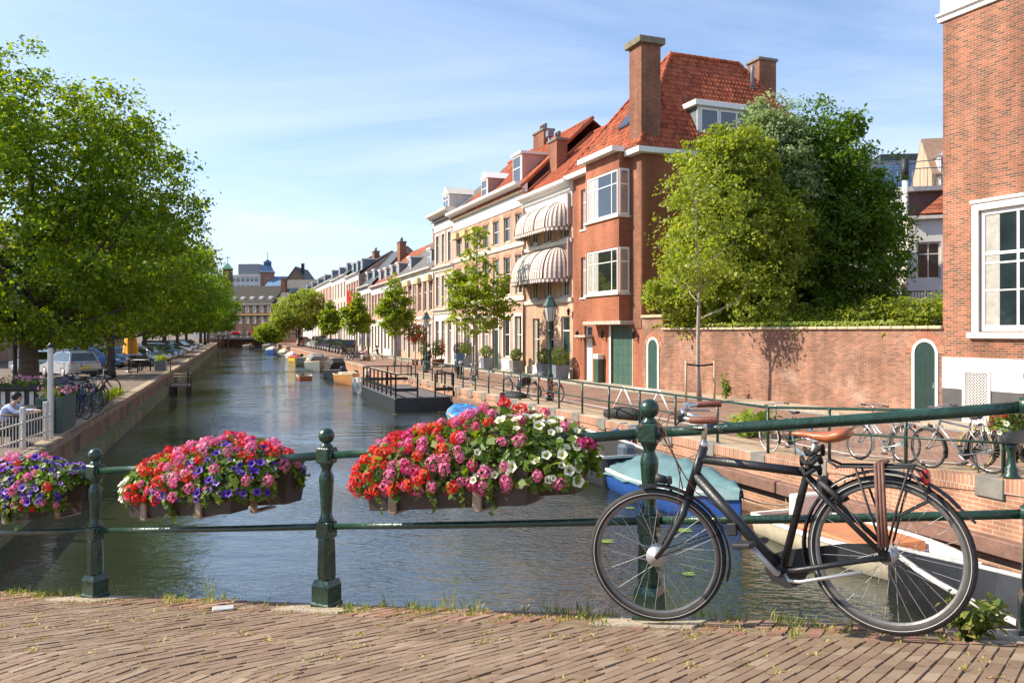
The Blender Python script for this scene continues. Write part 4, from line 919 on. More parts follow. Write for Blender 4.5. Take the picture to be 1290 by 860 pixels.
# -- garden wall with two arched doors
GWB = brick('garden_wall_brick', (.40,.165,.10), (.21,.095,.065), (.36,.28,.21), bw=.21, rh=.062, ms=.009, patch=.42, stain=((.50,.36,.28), .55), bump=.6)
t2, W = hroot('garden_wall', 'long weathered brick garden wall with two arched green doors and a tiled coping', B0, C0, 'wall')
b = MB(); b.box(.0,-.36,-.3,W-1.55,0,2.68); b.box(W-1.55,-.36,-.3,W,0.0,3.22); b.build('wall', GWB, t2)
CST = mat('sandstone_coping', (.50,.41,.27), .9, .2, 4, bump=.4, bscale=50)
b = MB()
i = 0
while i*.42 < W-1.6: b.bbox(i*.42, -.44, 2.68, i*.42+.41, .09, 2.78, .02); i += 1
b.bbox(W-1.62,-.42,3.22,W+.02,.1,3.36,.03); b.build('coping', CST, t2)
def arch_door(root, x0, x1, h, dm, fm, fw):
    r = (x1-x0)/2; xc = (x0+x1)/2; zc_ = h-r; k = 14
    def arc(rr): return [(xc+rr*math.cos(math.pi*i/k), zc_+rr*math.sin(math.pi*i/k)) for i in range(k+1)]
    o_, i_ = arc(r), arc(r-fw); mb = MB()
    outer = [(x1,0)]+o_+[(x0,0)]; inner = [(x1-fw,0)]+i_+[(x0+fw,0)]
    for y in (.035,): 
        vs = [(u,y,v) for u,v in outer]+[(u,y,v) for u,v in inner]; n = len(outer); mb.add(vs, [(j,j+1,n+j+1,n+j) for j in range(n-1)])
    vs = [(u,.035,v) for u,v in outer]+[(u,-.01,v) for u,v in outer]; mb.add(vs, [(j,j+1,n+j+1,n+j) for j in range(n-1)])
    vs = [(u,.035,v) for u,v in inner]+[(u,.004,v) for u,v in inner]; mb.add(vs, [(j,j+1,n+j+1,n+j) for j in range(n-1)])
    o = mb.build('door_frame', fm, root)
    d = MB(); n = len(inner); d.add([(u,.012,v) for u,v in inner], [tuple(range(n))]); 
    for q in range(1,4): xx = x0+fw+(x1-x0-2*fw)*q/4; d.box(xx-.006,.011,.05,xx+.006,.0145,zc_)
    d.build('door', dm, o)
    a = MB(); kk = 22
    for i in range(kk):
        a0, a1 = math.pi*i/kk+.01, math.pi*(i+1)/kk-.01; r0, r1 = r+.01, r+.22
        a.add([(xc+rr*math.cos(t), yy, zc_+rr*math.sin(t)) for yy in (.018,-.01) for rr, t in ((r0,a0),(r1,a0),(r1,a1),(r0,a1))], [(0,1,2,3),(0,1,5,4),(1,2,6,5),(2,3,7,6)])
    a.build('arch_bricks', islandmat('arch_brick', [(.46,.2,.12),(.36,.15,.09),(.50,.25,.16)], .85, .4, 40), o)
    hn = MB(); hn.tube([(x0+fw+.06,.014,1.0),(x0+fw+.06,.06,1.0)], .012, 6); hn.bbox(x0+fw+.04,.012,.95,x0+fw+.08,.02,1.12,.003); hn.build('handle', CHROME, o)
    return o
arch_door(t2, .14, 1.0, 2.4, DKGRN, WHITE, .09); arch_door(t2, W-1.3, W-.38, 2.38, mat('teal_green_door', (.025,.075,.065), .5, .15, 3), OFFW, .12)
# -- red corner house with the tall chimney, bay windows and tiled hip roof
BR2 = brick('orange_brick', (.43,.14,.07), (.32,.105,.055), (.36,.19,.12), bw=.21, rh=.063, ms=.007, patch=.18, bump=.3)
BR2D = brick('chimney_brick', (.30,.11,.06), (.17,.075,.045), (.30,.17,.11), bw=.21, rh=.063, ms=.008, patch=.3, bump=.4)
t3, W = hroot('corner_house', 'tall orange-red brick corner house with red tiled hip roof, slab-like chimney and white bay windows', C0, D0)
gar = (.87,0,2.95,2.92); dr = (4.95,0,5.85,2.9); wu = (5.3,7.95,6.25,10.05); wl = (5.3,4.4,6.25,6.5)
shell(t3, W, 10.9, 10.6, BR2, [gar, dr, wu, wl])
for h in (wu, wl): window(t3, *h, 'tcross', sill=OFFW, cur=2)
g = MB(); gx0, gz0, gx1, gz1 = gar
g.box(gx0,-.12,gz0,gx1,-.09,gz1)
for i in range(6):
    for j in range(4): 
        a = gx0+.06+(gx1-gx0-.12)*j/4; z_ = .06+i*(gz1-.1)/6; g.bbox(a+.02,-.095,z_+.02,a+(gx1-gx0-.12)/4-.02,-.078,z_+(gz1-.1)/6-.03,.008)
g.build('garage_door', GARG, t3)
g = MB(); g.box(gx1,-.1,0,gx1+.16,.03,gz1); g.box(gx0-.03,-.1,0,gx0,.02,gz1); g.build('garage_frame', WHITE, t3)
door(t3, *dr, WHITE)
b = MB(); bx0, bx1, by_ = 1.05, 4.45, .62; w1 = (bx0+.14,4.45,bx1-.12,6.55); w2 = (bx0+.14,8.05,bx1-.12,10.2)
wall_holes(b, bx0, bx1, 3.12, 10.95, [w1, w2], y=by_, rev=.1)
b.add([(bx0,0,3.12),(bx0,by_,3.12),(bx0,by_,10.95),(bx0,0,10.95),(bx1,0,3.12),(bx1,by_,3.12),(bx1,by_,10.95),(bx1,0,10.95)], [(0,1,2,3),(4,7,6,5),(0,4,5,1)])
bay = b.build('bay', BR2, t3)
for h in (w1, w2):
    window(bay, *h, 'bay', y=by_-.02, cur=3, fw=.1, gm=GLASSB)
    s = MB(); s.bbox(bx0-.06,0,h[1]-.12,bx1+.06,by_+.1,h[1]-.01,.01); s.build('sill', OFFW, bay)
    for xx, sg in ((bx0,-1),(bx1,1)):      # narrow side lights of the bay
        q = MB(); e = .02*sg; 
        xa, xb = sorted((xx, xx+.03*sg)); q.box(xa,.08,h[1],xb,.16,h[3]); q.box(xa,by_-.1,h[1],xb,by_-.004,h[3]); q.box(xa,.16,h[1],xb,by_-.1,h[1]+.1); q.box(xa,.16,h[3]-.1,xb,by_-.1,h[3]); q.box(xa,.16,h[1]+1.4,xb,by_-.1,h[1]+1.46)
        wo = q.build('window', WHITE, bay); q = MB(); q.quad((xx+.008*sg,.16,h[1]+.1),(xx+.008*sg,by_-.1,h[1]+.1),(xx+.008*sg,by_-.1,h[3]-.1),(xx+.008*sg,.16,h[3]-.1)); q.build('pane', mat('curtained_side_pane', (.30,.24,.2), .2, .3, 4, spec=.8, coat=.6), wo)
s = MB(); s.bbox(.75,-.02,2.95,bx1+.15,by_+.1,3.12,.01); s.bbox(4.8,-.02,2.32,6.05,.5,2.44,.01); s.build('canopy', mat('concrete_canopy', (.42,.38,.31), .9, .2, 4, bump=.2), t3)
for x in (.45, 3.5, 6.3): wall_lamp(t3, x, 2.3)
s = MB(); s.bbox(3.65,.03,.0,4.15,.35,1.25,.02); s.build('meter_box', mat('green_meter_box', (.04,.08,.05), .5, .2, 5), t3); s = MB(); s.bbox(3.63,.03,1.25,4.17,.37,1.5,.02); s.build('meter_box_top', OFFW, t3)
# roof
rt = MB(); e = [(-.3,.35,10.98),(W+.3,.35,10.98),(W+.3,-10.9,10.98),(-.3,-10.9,10.98),(3.6,-3.81,16.8),(3.6,-7.98,16.8)]
rt.add(e, [(0,1,4),(1,2,5,4),(2,3,5),(3,0,4,5),(0,3,2,1)]); ro = rt.build('roof', TILEF, t3)
def hip(O, eave_u, eave_len, vdir, a_top, b_top, seed):
    """tiles on one slope: eave from O along eave_u, top edge between a_top and b_top (metres along the eave)"""
    V = Vector(vdir); Ls = V.length; Uv = Vector(eave_u); Nn = Uv.cross(V.normalized())
    if Nn.z < 0: Nn = -Nn
    tiles(ro, O, Uv, V, Nn, Ls, lambda v: a_top*v/Ls, lambda v: eave_len+(b_top-eave_len)*v/Ls, seed=seed)
hip((-.3,.35,10.98), (0,-1,0), 11.25, (3.9,0,5.82), 4.16, 8.33, 3)
hip((-.3,.35,10.98), (1,0,0), W+.6, (0,-4.16,5.82), 3.9, 3.9, 4)
for p, q in ((0,4),(1,4),(3,5),(2,5),(4,5)):
    a, c = Vector(e[p]), Vector(e[q]); b = MB(); k = max(int((c-a).length/.36), 2)
    for i in range(k): b.tube([a.lerp(c, i/k)+Vector((0,0,.05)), a.lerp(c, (i+1)/k+.01)+Vector((0,0,.07))], [.13,.10], 8)
    b.build('ridge_tiles', TILE, ro)
f = MB(); f.box(-.36,-10.9,10.72,-.02,.0,10.97); f.box(-.36,.0,10.72,.95,.4,10.97); f.box(bx1,.003,10.72,W+.3,.42,10.97); f.box(.95,.003,10.96,bx1+.14,by_+.42,11.2); f.build('eaves', WHITE, ro)
b = MB(); b.box(.03,-.98,2.75,1.12,.03,15.75); co = b.build('chimney', BR2D, t3); b = MB(); b.bbox(-.14,-1.15,15.75,1.30,.2,16.05,.02); b.build('cap', mat('mossy_concrete', (.20,.17,.11), .9, .35, 3, bump=.4), co)
b = MB(); b.box(.0,-.02,-.4,.031,.0,10.7); 
chimney(t3, 3.7, -9.6, 14.5, 17.1, 1.0, 1.1, BR2D, 0)
p = MB(); p.tube([(2.7,-8.2,15.0),(2.7,-8.2,16.2),(2.68,-8.2,16.5)], .1, 10); p.bbox(2.45,-8.5,15.25,2.75,-7.9,15.3,.02); p.build('vent_pipe', LEAD, ro)
dz = 11.95; dm_ = MB()      # long flat dormer on the side slope
dm_.box(.42,-6.6,dz,2.0,-3.25,dz+1.35,0); dm_.box(.40,-6.62,dz,.44,-3.23,dz+1.35,1); dm_.bbox(.2,-6.85,dz+1.35,2.3,-3.0,dz+1.62,.02,1)
do = dm_.build('dormer', [LEAD, WHITE], ro)
for i in range(3):
    y0 = -3.4-i*1.07; q = MB(); q.box(.36,y0-1.0,dz+.12,.41,y0-.93,dz+1.28); q.box(.36,y0-.07,dz+.12,.41,y0,dz+1.28); q.box(.36,y0-.93,dz+.12,.41,y0-.07,dz+.2); q.box(.36,y0-.93,dz+1.2,.41,y0-.07,dz+1.28)
    wo = q.build('window', WHITE, do); q = MB(); q.quad((.385,y0-.93,dz+.2),(.385,y0-.07,dz+.2),(.385,y0-.07,dz+1.2),(.385,y0-.93,dz+1.2)); q.build('pane', GLASS, wo)
sk = MB(); Vs = Vector((0,-4.16,5.82)).normalized(); Ns = Vector((0,5.82,4.16)).normalized()
def slope_box(mb, O, a, b, l0, l1, Vs, Ns, h): mb.add([Vector(O)+Vector((x,0,0))+Vs*l+Ns*z for z in (0,h) for x, l in ((a,l0),(b,l0),(b,l1),(a,l1))], [(4,5,6,7),(0,1,5,4),(1,2,6,5),(2,3,7,6),(3,0,4,7)])
slope_box(sk, (-.3,.35,10.98), 2.9, 3.9, 2.0, 3.5, Vs, Ns, .14); slope_box(sk, (-.3,.35,10.98), 2.98, 3.82, 2.08, 3.42, Vs, Ns, .15); sk.build('skylight', GLASS, ro)
# -- narrow house with two striped barrel awnings
BR3 = brick('yellow_pink_brick', (.62,.41,.28), (.54,.33,.22), (.50,.38,.27), bw=.21, rh=.065, ms=.008, patch=.14, bump=.2)
t4, W = hroot('awning_house', 'yellowish brick town house with two big striped barrel awnings and a white cornice', D0, E0)
xs3 = [(.55,1.6),(2.85,3.9),(4.95,6.05)]
H = [(.42,.06,1.55,3.45),(2.55,.62,3.55,3.4),(4.55,.62,5.6,3.4)]+[(a,4.55,b,6.7) for a, b in xs3]+[(a,7.75,b,9.1) for a, b in xs3]
shell(t4, W, 10.2, 11, BR3, H, gable=(-4.6,15.0))
door(t4, *H[0], DKGRN)
for i, h in enumerate(H[1:3]): window(t4, *h, 'sash', sill=OFFW, cur=3, gm=GLASSB)
for i, h in enumerate(H[3:]): window(t4, *h, 'cross', sill=OFFW, cur=2, gm=GLASSB)
b = MB(); b.bbox(0,0,.0,2.2,.05,.6,.01) ; b.bbox(2.2,0,0,W,.05,.5,.01); b.build('plinth', OFFW, t4)
for z in (4.22, 7.42): extrude_x(t4, 'string_course', [(.003,z),(.10,z+.02),(.14,z+.22),(.003,z+.26)], 0, W, OFFW)
b = MB(); b.box(0,-.02,9.35,W,.06,10.2); b.build('frieze', WHITE, t4); cornice(t4, -.05, W+.1, 10.2, WHITE, .6, .62)
b = MB(); k = 0
while k*.24 < W: b.box(k*.24,.06,10.22,k*.24+.1,.22,10.34); k += 1
b.build('dentils', WHITE, t4)
gr = gable_roof(t4, W, 11, 10.8, -4.6, 15.0, TILEF, .35, 0)
V = Vector((0,-4.95,15.0-10.8+.35*.913)); tiles(gr, (0,.35,10.8-.32+.16), (1,0,0), V, (0,.67,.74), V.length, lambda v: 0, lambda v: W, seed=6)
b = MB(); b.tube([(W,.35,10.75),(W,-4.6,15.25)], .13, 8); b.tube([(0,-4.6,15.2),(W,-4.6,15.2)], .13, 8); b.build('ridge_tiles', TILE, gr)
chimney(t4, W-.6, -1.9, 11.5, 14.3, 1.3, .7, BR2D, 2)
downpipe(t4, W-.02, 0, 10); wall_lamp(t4, .15, 3.5)
ST1 = mat('awning_cream', (.72,.68,.60), .85, .06, 20); ST2 = mat('awning_brown', (.24,.15,.125), .85, .1, 20)
def awning(root, x0, x1, zt, zb, out, label=None):
    mb = MB(); k = 10; L_ = x1-x0-2*out; steps = []; st = .135; e = .55*out
    def outline(t):      # plan outline of the canopy with rounded ends, and the point above it where the cloth is fixed
        q = math.pi/2*out
        if t < q: a = t/out; return (x0+out-out*math.cos(a), out*math.sin(a)), (x0+out, 0.0)
        if t < q+L_: return (x0+out+t-q, out), (x0+out+t-q, 0.0)
        a = (t-q-L_)/out; return (x1-out+out*math.sin(a), out*math.cos(a)), (x1-out, 0.0)
    tot = math.pi*out+L_; n = int(tot/st); n += 1-n % 2
    prof = [(math.sin(math.pi/2*i/k)**.9 if i else 0.0, zb+(zt-zb)*(math.cos(math.pi/2*i/k)**.85 if i < k else 0)) for i in range(k+1)]
    def pt(t, i):
        (ox, oy), (tx, ty) = outline(t); f, z = prof[i]; bul = 1-.05*abs(math.cos(math.pi*3*t/tot))*math.sin(math.pi*f)
        return (tx+(ox-tx)*f*bul, ty+(oy-ty)*f*bul+.02, z)
    for j in range(n):
        a, b = tot*j/n, tot*(j+1)/n; mi = j % 2
        for i in range(k): mb.quad(pt(a,i), pt(b,i), pt(b,i+1), pt(a,i+1), mi)
        pa, pb = Vector(pt(a,k)), Vector(pt(b,k)); d = Vector((0,0,-.15)); mb.add([pa,pb,pb+d,(pa+pb)/2+d*1.5,pa+d], [(0,1,2,3,4)], 1-mi)
    o = mb.build('awning', [ST1, ST2], root)
    r = MB()
    for f in (.0,.2,.4,.6,.8,1): t = tot*f; r.tube([(p[0], p[1]+.012, p[2]+.01) for p in [pt(t,i) for i in range(k+1)]], .03, 6)
    r.tube([pt(tot*i/24,k) for i in range(25)], .022, 6); r.build('awning_ribs', mat('awning_frame', (.16,.10,.085), .6, .2, 6), o)
    for xx in (x0-.12, x1+.12):
        s = MB(); s.bbox(xx-.06,.0,zb+.1,xx+.06,.25,zt+.35,.02); s.build('awning_box', mat('mauve_box', (.40,.29,.27), .7, .1, 4), o)
awning(t4, .32, W-.1, 7.3, 5.5, 1.45); awning(t4, .32, W-.2, 9.75, 8.3, 1.15)
# -- long house with the deep white cornice
BR4 = brick('salmon_brick', (.58,.37,.26), (.49,.28,.195), (.48,.36,.28), bw=.21, rh=.065, ms=.008, patch=.16, bump=.2)
t5, W = hroot('cornice_house', 'long salmon brick house with a deep white cornice, arched windows and red tiled roof', E0, F0)
n5 = 7; H = []; G5 = []
for i in range(n5):
    xc = 1.15+i*(W-2.3)/(n5-1); H.append((xc-.55,8.45,xc+.55,10.05)); H.append((xc-.58,5.0,xc+.58,7.45)); G5.append((xc-.6,.95 if i not in (2,4) else .06,xc+.6,3.6))
shell(t5, W, 10.5, 11, BR4, H+G5, gable=(-4.6,15.2))
for i, h in enumerate(H): window(t5, *h, 'sash' if i % 2 else 'sash2', OFFW if i % 3 else WHITE, cur=(0,2,0,1)[i % 4], gm=GLASSB if i % 2 else GLASS)
for i, h in enumerate(G5):
    if i in (2,4): door(t5, *h, DKGRN if i == 2 else BLACK)
    else: window(t5, *h, 'sash', WHITE, cur=(3,0,2)[i % 3], gm=GLASSB)
def surround(par, h, m, arch=False, wd=.16):
    b = MB(); x0, z0, x1, z1 = h
    b.bbox(x0-wd,.0,z0,x0,.05,z1+wd,.01); b.bbox(x1,.0,z0,x1+wd,.05,z1+wd,.01); b.bbox(x0,.0,z1,x1,.05,z1+wd,.01); b.build('window_surround', m, par)
for h in G5: surround(t5, h, WHITE)
def lintel(par, h, m, rise=.16):
    x0, z0, x1, z1 = h; k = 8; b = MB(); lo = [(x0-.1+(x1-x0+.2)*i/k, z1-.06+rise*math.sin(math.pi*i/k)) for i in range(k+1)]; hi = [(u, v+.22) for u, v in reversed(lo)]
    b.prism(lo+hi, 'y', .004, .03); b.build('lintel', m, par)
LNT = islandmat('lintel_brick', [(.50,.26,.17),(.44,.21,.13)], .85, .3, 30)
for h in H: lintel(t5, h, LNT)
for z in (7.95, 4.55): extrude_x(t5, 'string_course', [(.003,z),(.09,z+.02),(.12,z+.28),(.003,z+.32)], 0, W, OFFW)
b = MB(); b.bbox(0,0,-.1,W,.06,.85,.01) if False else [b.bbox(a,0,-.1,c,.06,.85,.01) for a, c in ((0,G5[2][0]-.16),(G5[2][2]+.16,G5[4][0]-.16),(G5[4][2]+.16,W))]; b.build('plinth', OFFW, t5)
b = MB(); b.box(0,-.02,10.45,W,.06,11.2); b.build('frieze', WHITE, t5); cornice(t5, -.1, W+.05, 11.2, WHITE, .62, .75)
b = MB(); k = 0
while k*.32 < W: b.box(k*.32,.06,11.22,k*.32+.14,.3,11.38); k += 1
b.build('dentils', CREAM, t5)
gr = gable_roof(t5, W, 11, 11.6, -4.6, 16.0, TILEF, .35, 0)
V = Vector((0,-4.95,4.4+.33)); tiles(gr, (0,.35,11.6-.33+.16), (1,0,0), V, (0,.69,.72), V.length, lambda v: 0, lambda v: W*.72, seed=8)
b = MB(); b.tube([(0,.35,11.5),(0,-4.6,16.2)], .14, 8); b.tube([(0,-4.6,16.2),(W,-4.6,16.2)], .13, 8); b.build('ridge_tiles', TILE, gr)
PINKW = mat('pink_boards', (.50,.30,.24), .7, .12, 2)
dormer(t5, 2.6, -.5, 12.1, 1.5, 1.9, 3.4, PINKW, WHITE, 'flat', cur=0); dormer(t5, 9.0, -.5, 12.0, 1.3, 1.6, 3.0, mat('mauve_boards', (.32,.22,.2), .7, .12, 2), WHITE, 'ped')
chimney(t5, 7.8, -4.6, 14.8, 17.0, 1.9, .8, BR2D, 3); p = MB(); p.tube([(2.2,-2.6,14), (2.2,-2.6,15.4)], .1, 8); p.bbox(2.0,-2.8,15.3,2.4,-2.4,15.7,.03); p.build('vent_pipe', LEAD, gr)
YS = mat('yellow_shade_box', (.52,.40,.20), .8, .15, 6)
for i in (4,5,6):
    h = H[2*i]; b = MB(); b.bbox(h[0]-.1,.02,h[3]-.35,h[2]+.1,.4,h[3]+.12,.02); b.build('sun_shade', YS, t5)
downpipe(t5, .15, 0, 10.3)
# -- ornate white-trimmed house
t6, W = hroot('ornate_house', 'slim pinkish house with ornate white window columns and a gabled white dormer', F0, G0)
xs3 = [(.75,1.6),(2.5,3.4),(4.2,5.1)]; H = [(a,8.3,b,10.6) for a, b in xs3]+[(a,4.7,b,7.2) for a, b in xs3]+[(.75,.1,1.7,3.5),(2.4,.8,3.4,3.5),(4.2,.8,5.2,3.5)]
shell(t6, W, 11.3, 11, BR4, H, gable=(-4.6,15))
for i, h in enumerate(H):
    if i == 6: door(t6, *h, LEAD)
    else: window(t6, *h, 'cross', WHITE, cur=(0,2,1)[i % 3]); surround(t6, h, OFFW, wd=.2)
b = MB(); wall_holes(b, 0, W, 0, 4.0, [(h[0]-.2,h[1]-.05,h[2]+.2,h[3]+.2) for h in H[6:]], y=.03, rev=.03); b.build('rendered_base', WHITE, t6)
for z in (4.1, 7.6): cornice(t6, 0, W, z, OFFW, .4, .3, 'string_course')
b = MB(); b.box(0,-.02,10.95,W,.06,11.7); b.build('frieze', OFFW, t6); cornice(t6, -.15, W+.15, 11.7, OFFW, .7, .8); gable_roof(t6, W, 11, 11.9, -4.6, 15.5, SLATE, .3)
dormer(t6, W*.5, -.2, 12.5, 1.6, 1.3, 2.2, OFFW, OFFW, 'ped', 'cross')
# -- the far row
def row_d(px): return 17.38/((px-645)/F+.348)
def row_pt(d): return Vector((G0.x-.348*(d-G0.y), d))
def row_house(px0, px1, H, rz, wm, rm, label, nb, seed, dorm=0, chim=None, shade=None, base=None, style='sash', floors=2, white=WHITE, dstyle='flat'):
    a, b = row_pt(row_d(px0)), row_pt(row_d(px1)); r, W = hroot('row_house', label, a, b, 'house', 'houses in the row along the sunny quay'); rng = random.Random(seed)
    hs = []; gs = []; fh = (H-4.0)/max(floors-1, 1)
    for i in range(nb):
        xc = W*(i+.5)/nb; ww = min(W/nb*.28, .62)
        for f in range(floors-1): hs.append((xc-ww, 4.1+f*fh+.35, xc+ww, 4.1+f*fh+fh-.55))
        gs.append((xc-ww, .7 if (i+seed) % 3 else .05, xc+ww, 3.3))
    shell(r, W, H-.1, 10, wm, hs+gs, gable=(-4.5, rz))
    for i, h in enumerate(hs):
        window(r, *h, style, white, cur=rng.choice((0,0,2,1)))
        if shade and i % 2 == 0: b_ = MB(); b_.bbox(h[0]-.15,.02,h[3]-.45,h[2]+.15,.38,h[3]+.1,.02); b_.build('sun_shade', shade, r)
        else: lintel(r, h, white if seed % 2 else LNT, .05)
    for i, h in enumerate(gs):
        if (i+seed) % 3: window(r, *h, 'sash', white, cur=rng.choice((0,2,3)))
        else: door(r, *h, rng.choice((DKGRN, BLACK, LEAD, mat('maroon_door', (.16,.035,.03), .5, .2, 3))))
        surround(r, h, white, wd=.14)
    b_ = MB(); b_.box(0,-.02,H-.75,W,.05,H-.1); b_.build('frieze', white, r); cornice(r, 0, W, H-.1, white, .4, .45)
    extrude_x(r, 'string_course', [(.003,3.75),(.08,3.77),(.1,3.95),(.003,3.98)], 0, W, white)
    if base: b_ = MB(); wall_holes(b_, 0, W, 0, 3.7, [(h[0]-.16,h[1]-.02,h[2]+.16,h[3]+.16) for h in gs], y=.02, rev=.02); b_.build('rendered_base', base, r)
    g = gable_roof(r, W, 10, H+.2, -4.5, rz, rm, .25)
    for i in range(dorm): dormer(r, W*(i+.5)/dorm, -.7, H+.65, 1.3, 1.5, 2.6, LEAD, white, dstyle)
    for c in (chim or []): chimney(r, W*c[0], -3.6, H+1.5, c[1], 1.7, .8, BR2D, 3)
    return r
PINK = brick('pink_brick', (.58,.35,.26), (.49,.27,.2), (.45,.34,.27), bw=.21, rh=.065, ms=.008, patch=.15, bump=.15)
PALEP = mat('pale_render', (.55,.44,.37), .85, .1, 1.5); BUFF = brick('buff_brick', (.52,.37,.25), (.46,.31,.2), (.46,.37,.28), bw=.21, rh=.065, ms=.008, patch=.15, bump=.15)
r7 = row_house(546, 497, 7.9, 12.3, BR4, SLATE, 'low salmon row house with yellow window shades and skylights in a grey roof', 8, 2, 2, [(.42,13.4),(.72,13.0)], YS)
row_house(497, 468, 7.8, 12.2, PINK, TILEF, 'low pink row house with an orange-red roof and four white dormers', 7, 3, 4, [(.95,13.6)], None, WHITE)
row_house(468, 452, 8.2, 13.2, BUFF, TARN, 'buff row house with a red banner beside it and small dormers', 5, 4, 2, None, None, PALEP)
row_house(452, 436, 10.4, 13.6, PINK, TARN, 'three-storey pink row house with a dark boxy roof behind a white cornice', 5, 5, 3, [(.6,14.2)], None, WHITE, 'sash', 3)
row_house(436, 418, 11.0, 14.4, PALEP, SLATE, 'pale rendered three-storey row house with grey roof', 5, 6, 2, None, None, None, 'sash', 3)
row_house(418, 400, 11.3, 14.8, PINK, SLATE, 'far pink three-storey row house beside the pale one', 5, 7, 2, None, None, PALEP, 'sash', 3)
row_house(400, 380, 11.3, 14.5, BUFF, SLATE, 'last buff row house before the corner at the canal end', 6, 8, 3, None, None, WHITE, 'sash', 3)
b = MB(); p = row_pt(111); Mx = Matrix.Translation((p.x-1.0,p.y-.3,0)) @ Matrix.Rotation(.7,4,'Z'); b.bbox(-.04,-.6,5.0,.04,.6,8.2,.01,0,Mx); b.tube([Mx @ Vector((0,-1.2,8.3)), Mx @ Vector((0,.6,8.3))], .03, 6, 1)
tag(b.build('banner', [RED, BLACKM]), 'small red banner hanging on the facade of the buff row house', 'banner')
# -- behind the garden wall
t8, W = hroot('white_house', 'white rendered back house with a grey-framed window and orange tiled lean-to roof', (26.5,42.5), (21.7,44.4), 'house')
WREND = mat('white_render', (.74,.70,.66), .85, .06, .8, bump=.08)
wn = (3.55,5.45,4.75,7.5)
shell(t8, W, 8.9, 6, WREND, [wn], z0=-.1); window(t8, *wn, 'cross', OFFW, cur=0, fw=.1)
b = MB(); b.add([(-.2,.3,9.0),(W-.55,.3,9.0),(W-2.2,-2.4,10.6),(-.2,-2.4,10.6)], [(0,1,2,3)]); b.box(-.2,-2.4,8.9,W-.5,.0,8.99); b.build('roof', TILEF, t8); b = MB(); b.box(-.2,.0,8.72,W+.05,.3,8.9); b.build('gutter_board', OFFW, t8)
t9, W = hroot('white_house', 'taller white house with a railed roof terrace and a white flue', (22.5,46.2), (15,48.4), 'house')
wn = (.9,6.2,2.1,8.6); shell(t9, W, 10.8, 7, WREND, [wn], z0=-.1); window(t9, *wn, 'sash', OFFW)
b = MB(); b.box(-5,-7,10.6,W,.1,10.85); b.box(-5,-6.5,8.9,.0,-.4,10.6, 1); b.build('terrace', [OFFW, mat('brown_render', (.19,.11,.095), .85, .15, 2)], t9)
b = MB()
for i in range(34): x = -5+i*(W+5)/33; b.tube([(x,-.1,10.85),(x,-.1,11.9)], .02, 5)
b.tube([(-5,-.1,11.9),(W,-.1,11.9)], .03, 6); b.tube([(-5,-.1,12.5),(W-2,-.1,12.0)], .03, 6); b.build('terrace_railing', LEAD, t9)
b = MB(); b.tube([(.12,.35,3),(.12,.35,11.2)], .16, 10); b.tube([(.12,.35,11.2),(.12,.35,12.4)], .2, 10, 1); b.build('flue', [WHITE, BLACKM], t9)
t10, W = hroot('office_block', 'distant blue glass office block behind the white houses', (88,150), (66,152), 'office')
GB = brick('blue_glass_facade', (.10,.22,.36), (.13,.27,.42), (.30,.38,.45), bw=1.1, rh=1.6, ms=.07, patch=.15, bump=0, rough=.15)
shell(t10, W, 34, 18, GB, [], z0=0); b = MB(); b.box(4,-14,34,18,-3,36.5); b.box(0,-18,34,W,.2,34.6,1); b.build('roof_plant', [TARN, LEAD], t10)
t11, W = hroot('garden_house', 'small ochre house with a white dormer above the roof terrace', (34.8,58), (30.6,59), 'house')
shell(t11, W, 14.2, 6, BUFF, [], z0=0, gable=(-3,17.2)); gable_roof(t11, W, 6, 14.2, -3, 17.2, mat('brown_roof', (.24,.15,.10), .85, .2, 3), .3); dormer(t11, W*.7, .1, 13.2, 1.7, 2.2, 2, OFFW, WHITE, 'ped', 'cross')
g = empty('garden_fence', (17,38.5,0), -.25, 'black metal fence on top of the hedge in front of the white house', 'fence'); b = MB()
for i in range(42): b.tube([(i*.13,0,2.4),(i*.13,0,4.5)], .015, 5)
b.tube([(0,0,4.5),(5.4,0,4.5)], .025, 6); b.tube([(0,0,3.4),(5.4,0,3.4)], .02, 6); b.build('bars', BLACKM, g)
# -- the end of the canal
fb = empty('far_bridge', (-66,198,0), math.atan2(-.10,1), 'low dark bridge with flower boxes closing the far end of the canal', 'bridge')
b = MB(); b.box(-9,-.2,.75,9,7,1.25); b.build('deck', mat('bridge_grey', (.16,.16,.16), .8, .2, 2), fb); b = MB(); b.box(-9,.4,-1.3,-5.4,6.5,.75); b.box(5.2,.4,-1.3,9,6.5,.75); b.box(-5.4,3.2,-1.3,5.2,6.4,.75); b.build('abutment', LBRICK, fb)
b = MB()
for i in range(25): b.tube([(-9+i*.75,0,1.25),(-9+i*.75,0,2.3)], .035, 5)
for z in (2.3, 1.8): b.tube([(-9,0,z),(9,0,z)], .04, 6)
b.build('bridge_rail', IRONG, fb)
DKB = brick('dark_brown_brick', (.16,.085,.055), (.12,.065,.045), (.16,.11,.08), bw=.3, rh=.1, ms=.012, patch=.2, bump=.1)
def block(name, label, A, B, H, D, wm, cat='house'):
    r, W = hroot(name, label, A, B, cat); return r, W
t, W = hroot('long_roofed_house', 'long dark brick building with a row of small white dormers at the canal end', at(343,224), at(262,232))
hs = [(W*(i+.5)/9-.7, z, W*(i+.5)/9+.7, z+1.9) for i in range(9) for z in (1.2, 5.0, 8.0)]
shell(t, W, 10.4, 12, DKB, hs, z0=0, gable=(-6,15.6))
for i, h in enumerate(hs): window(t, *h, 'cross', OFFW, cur=i % 3)
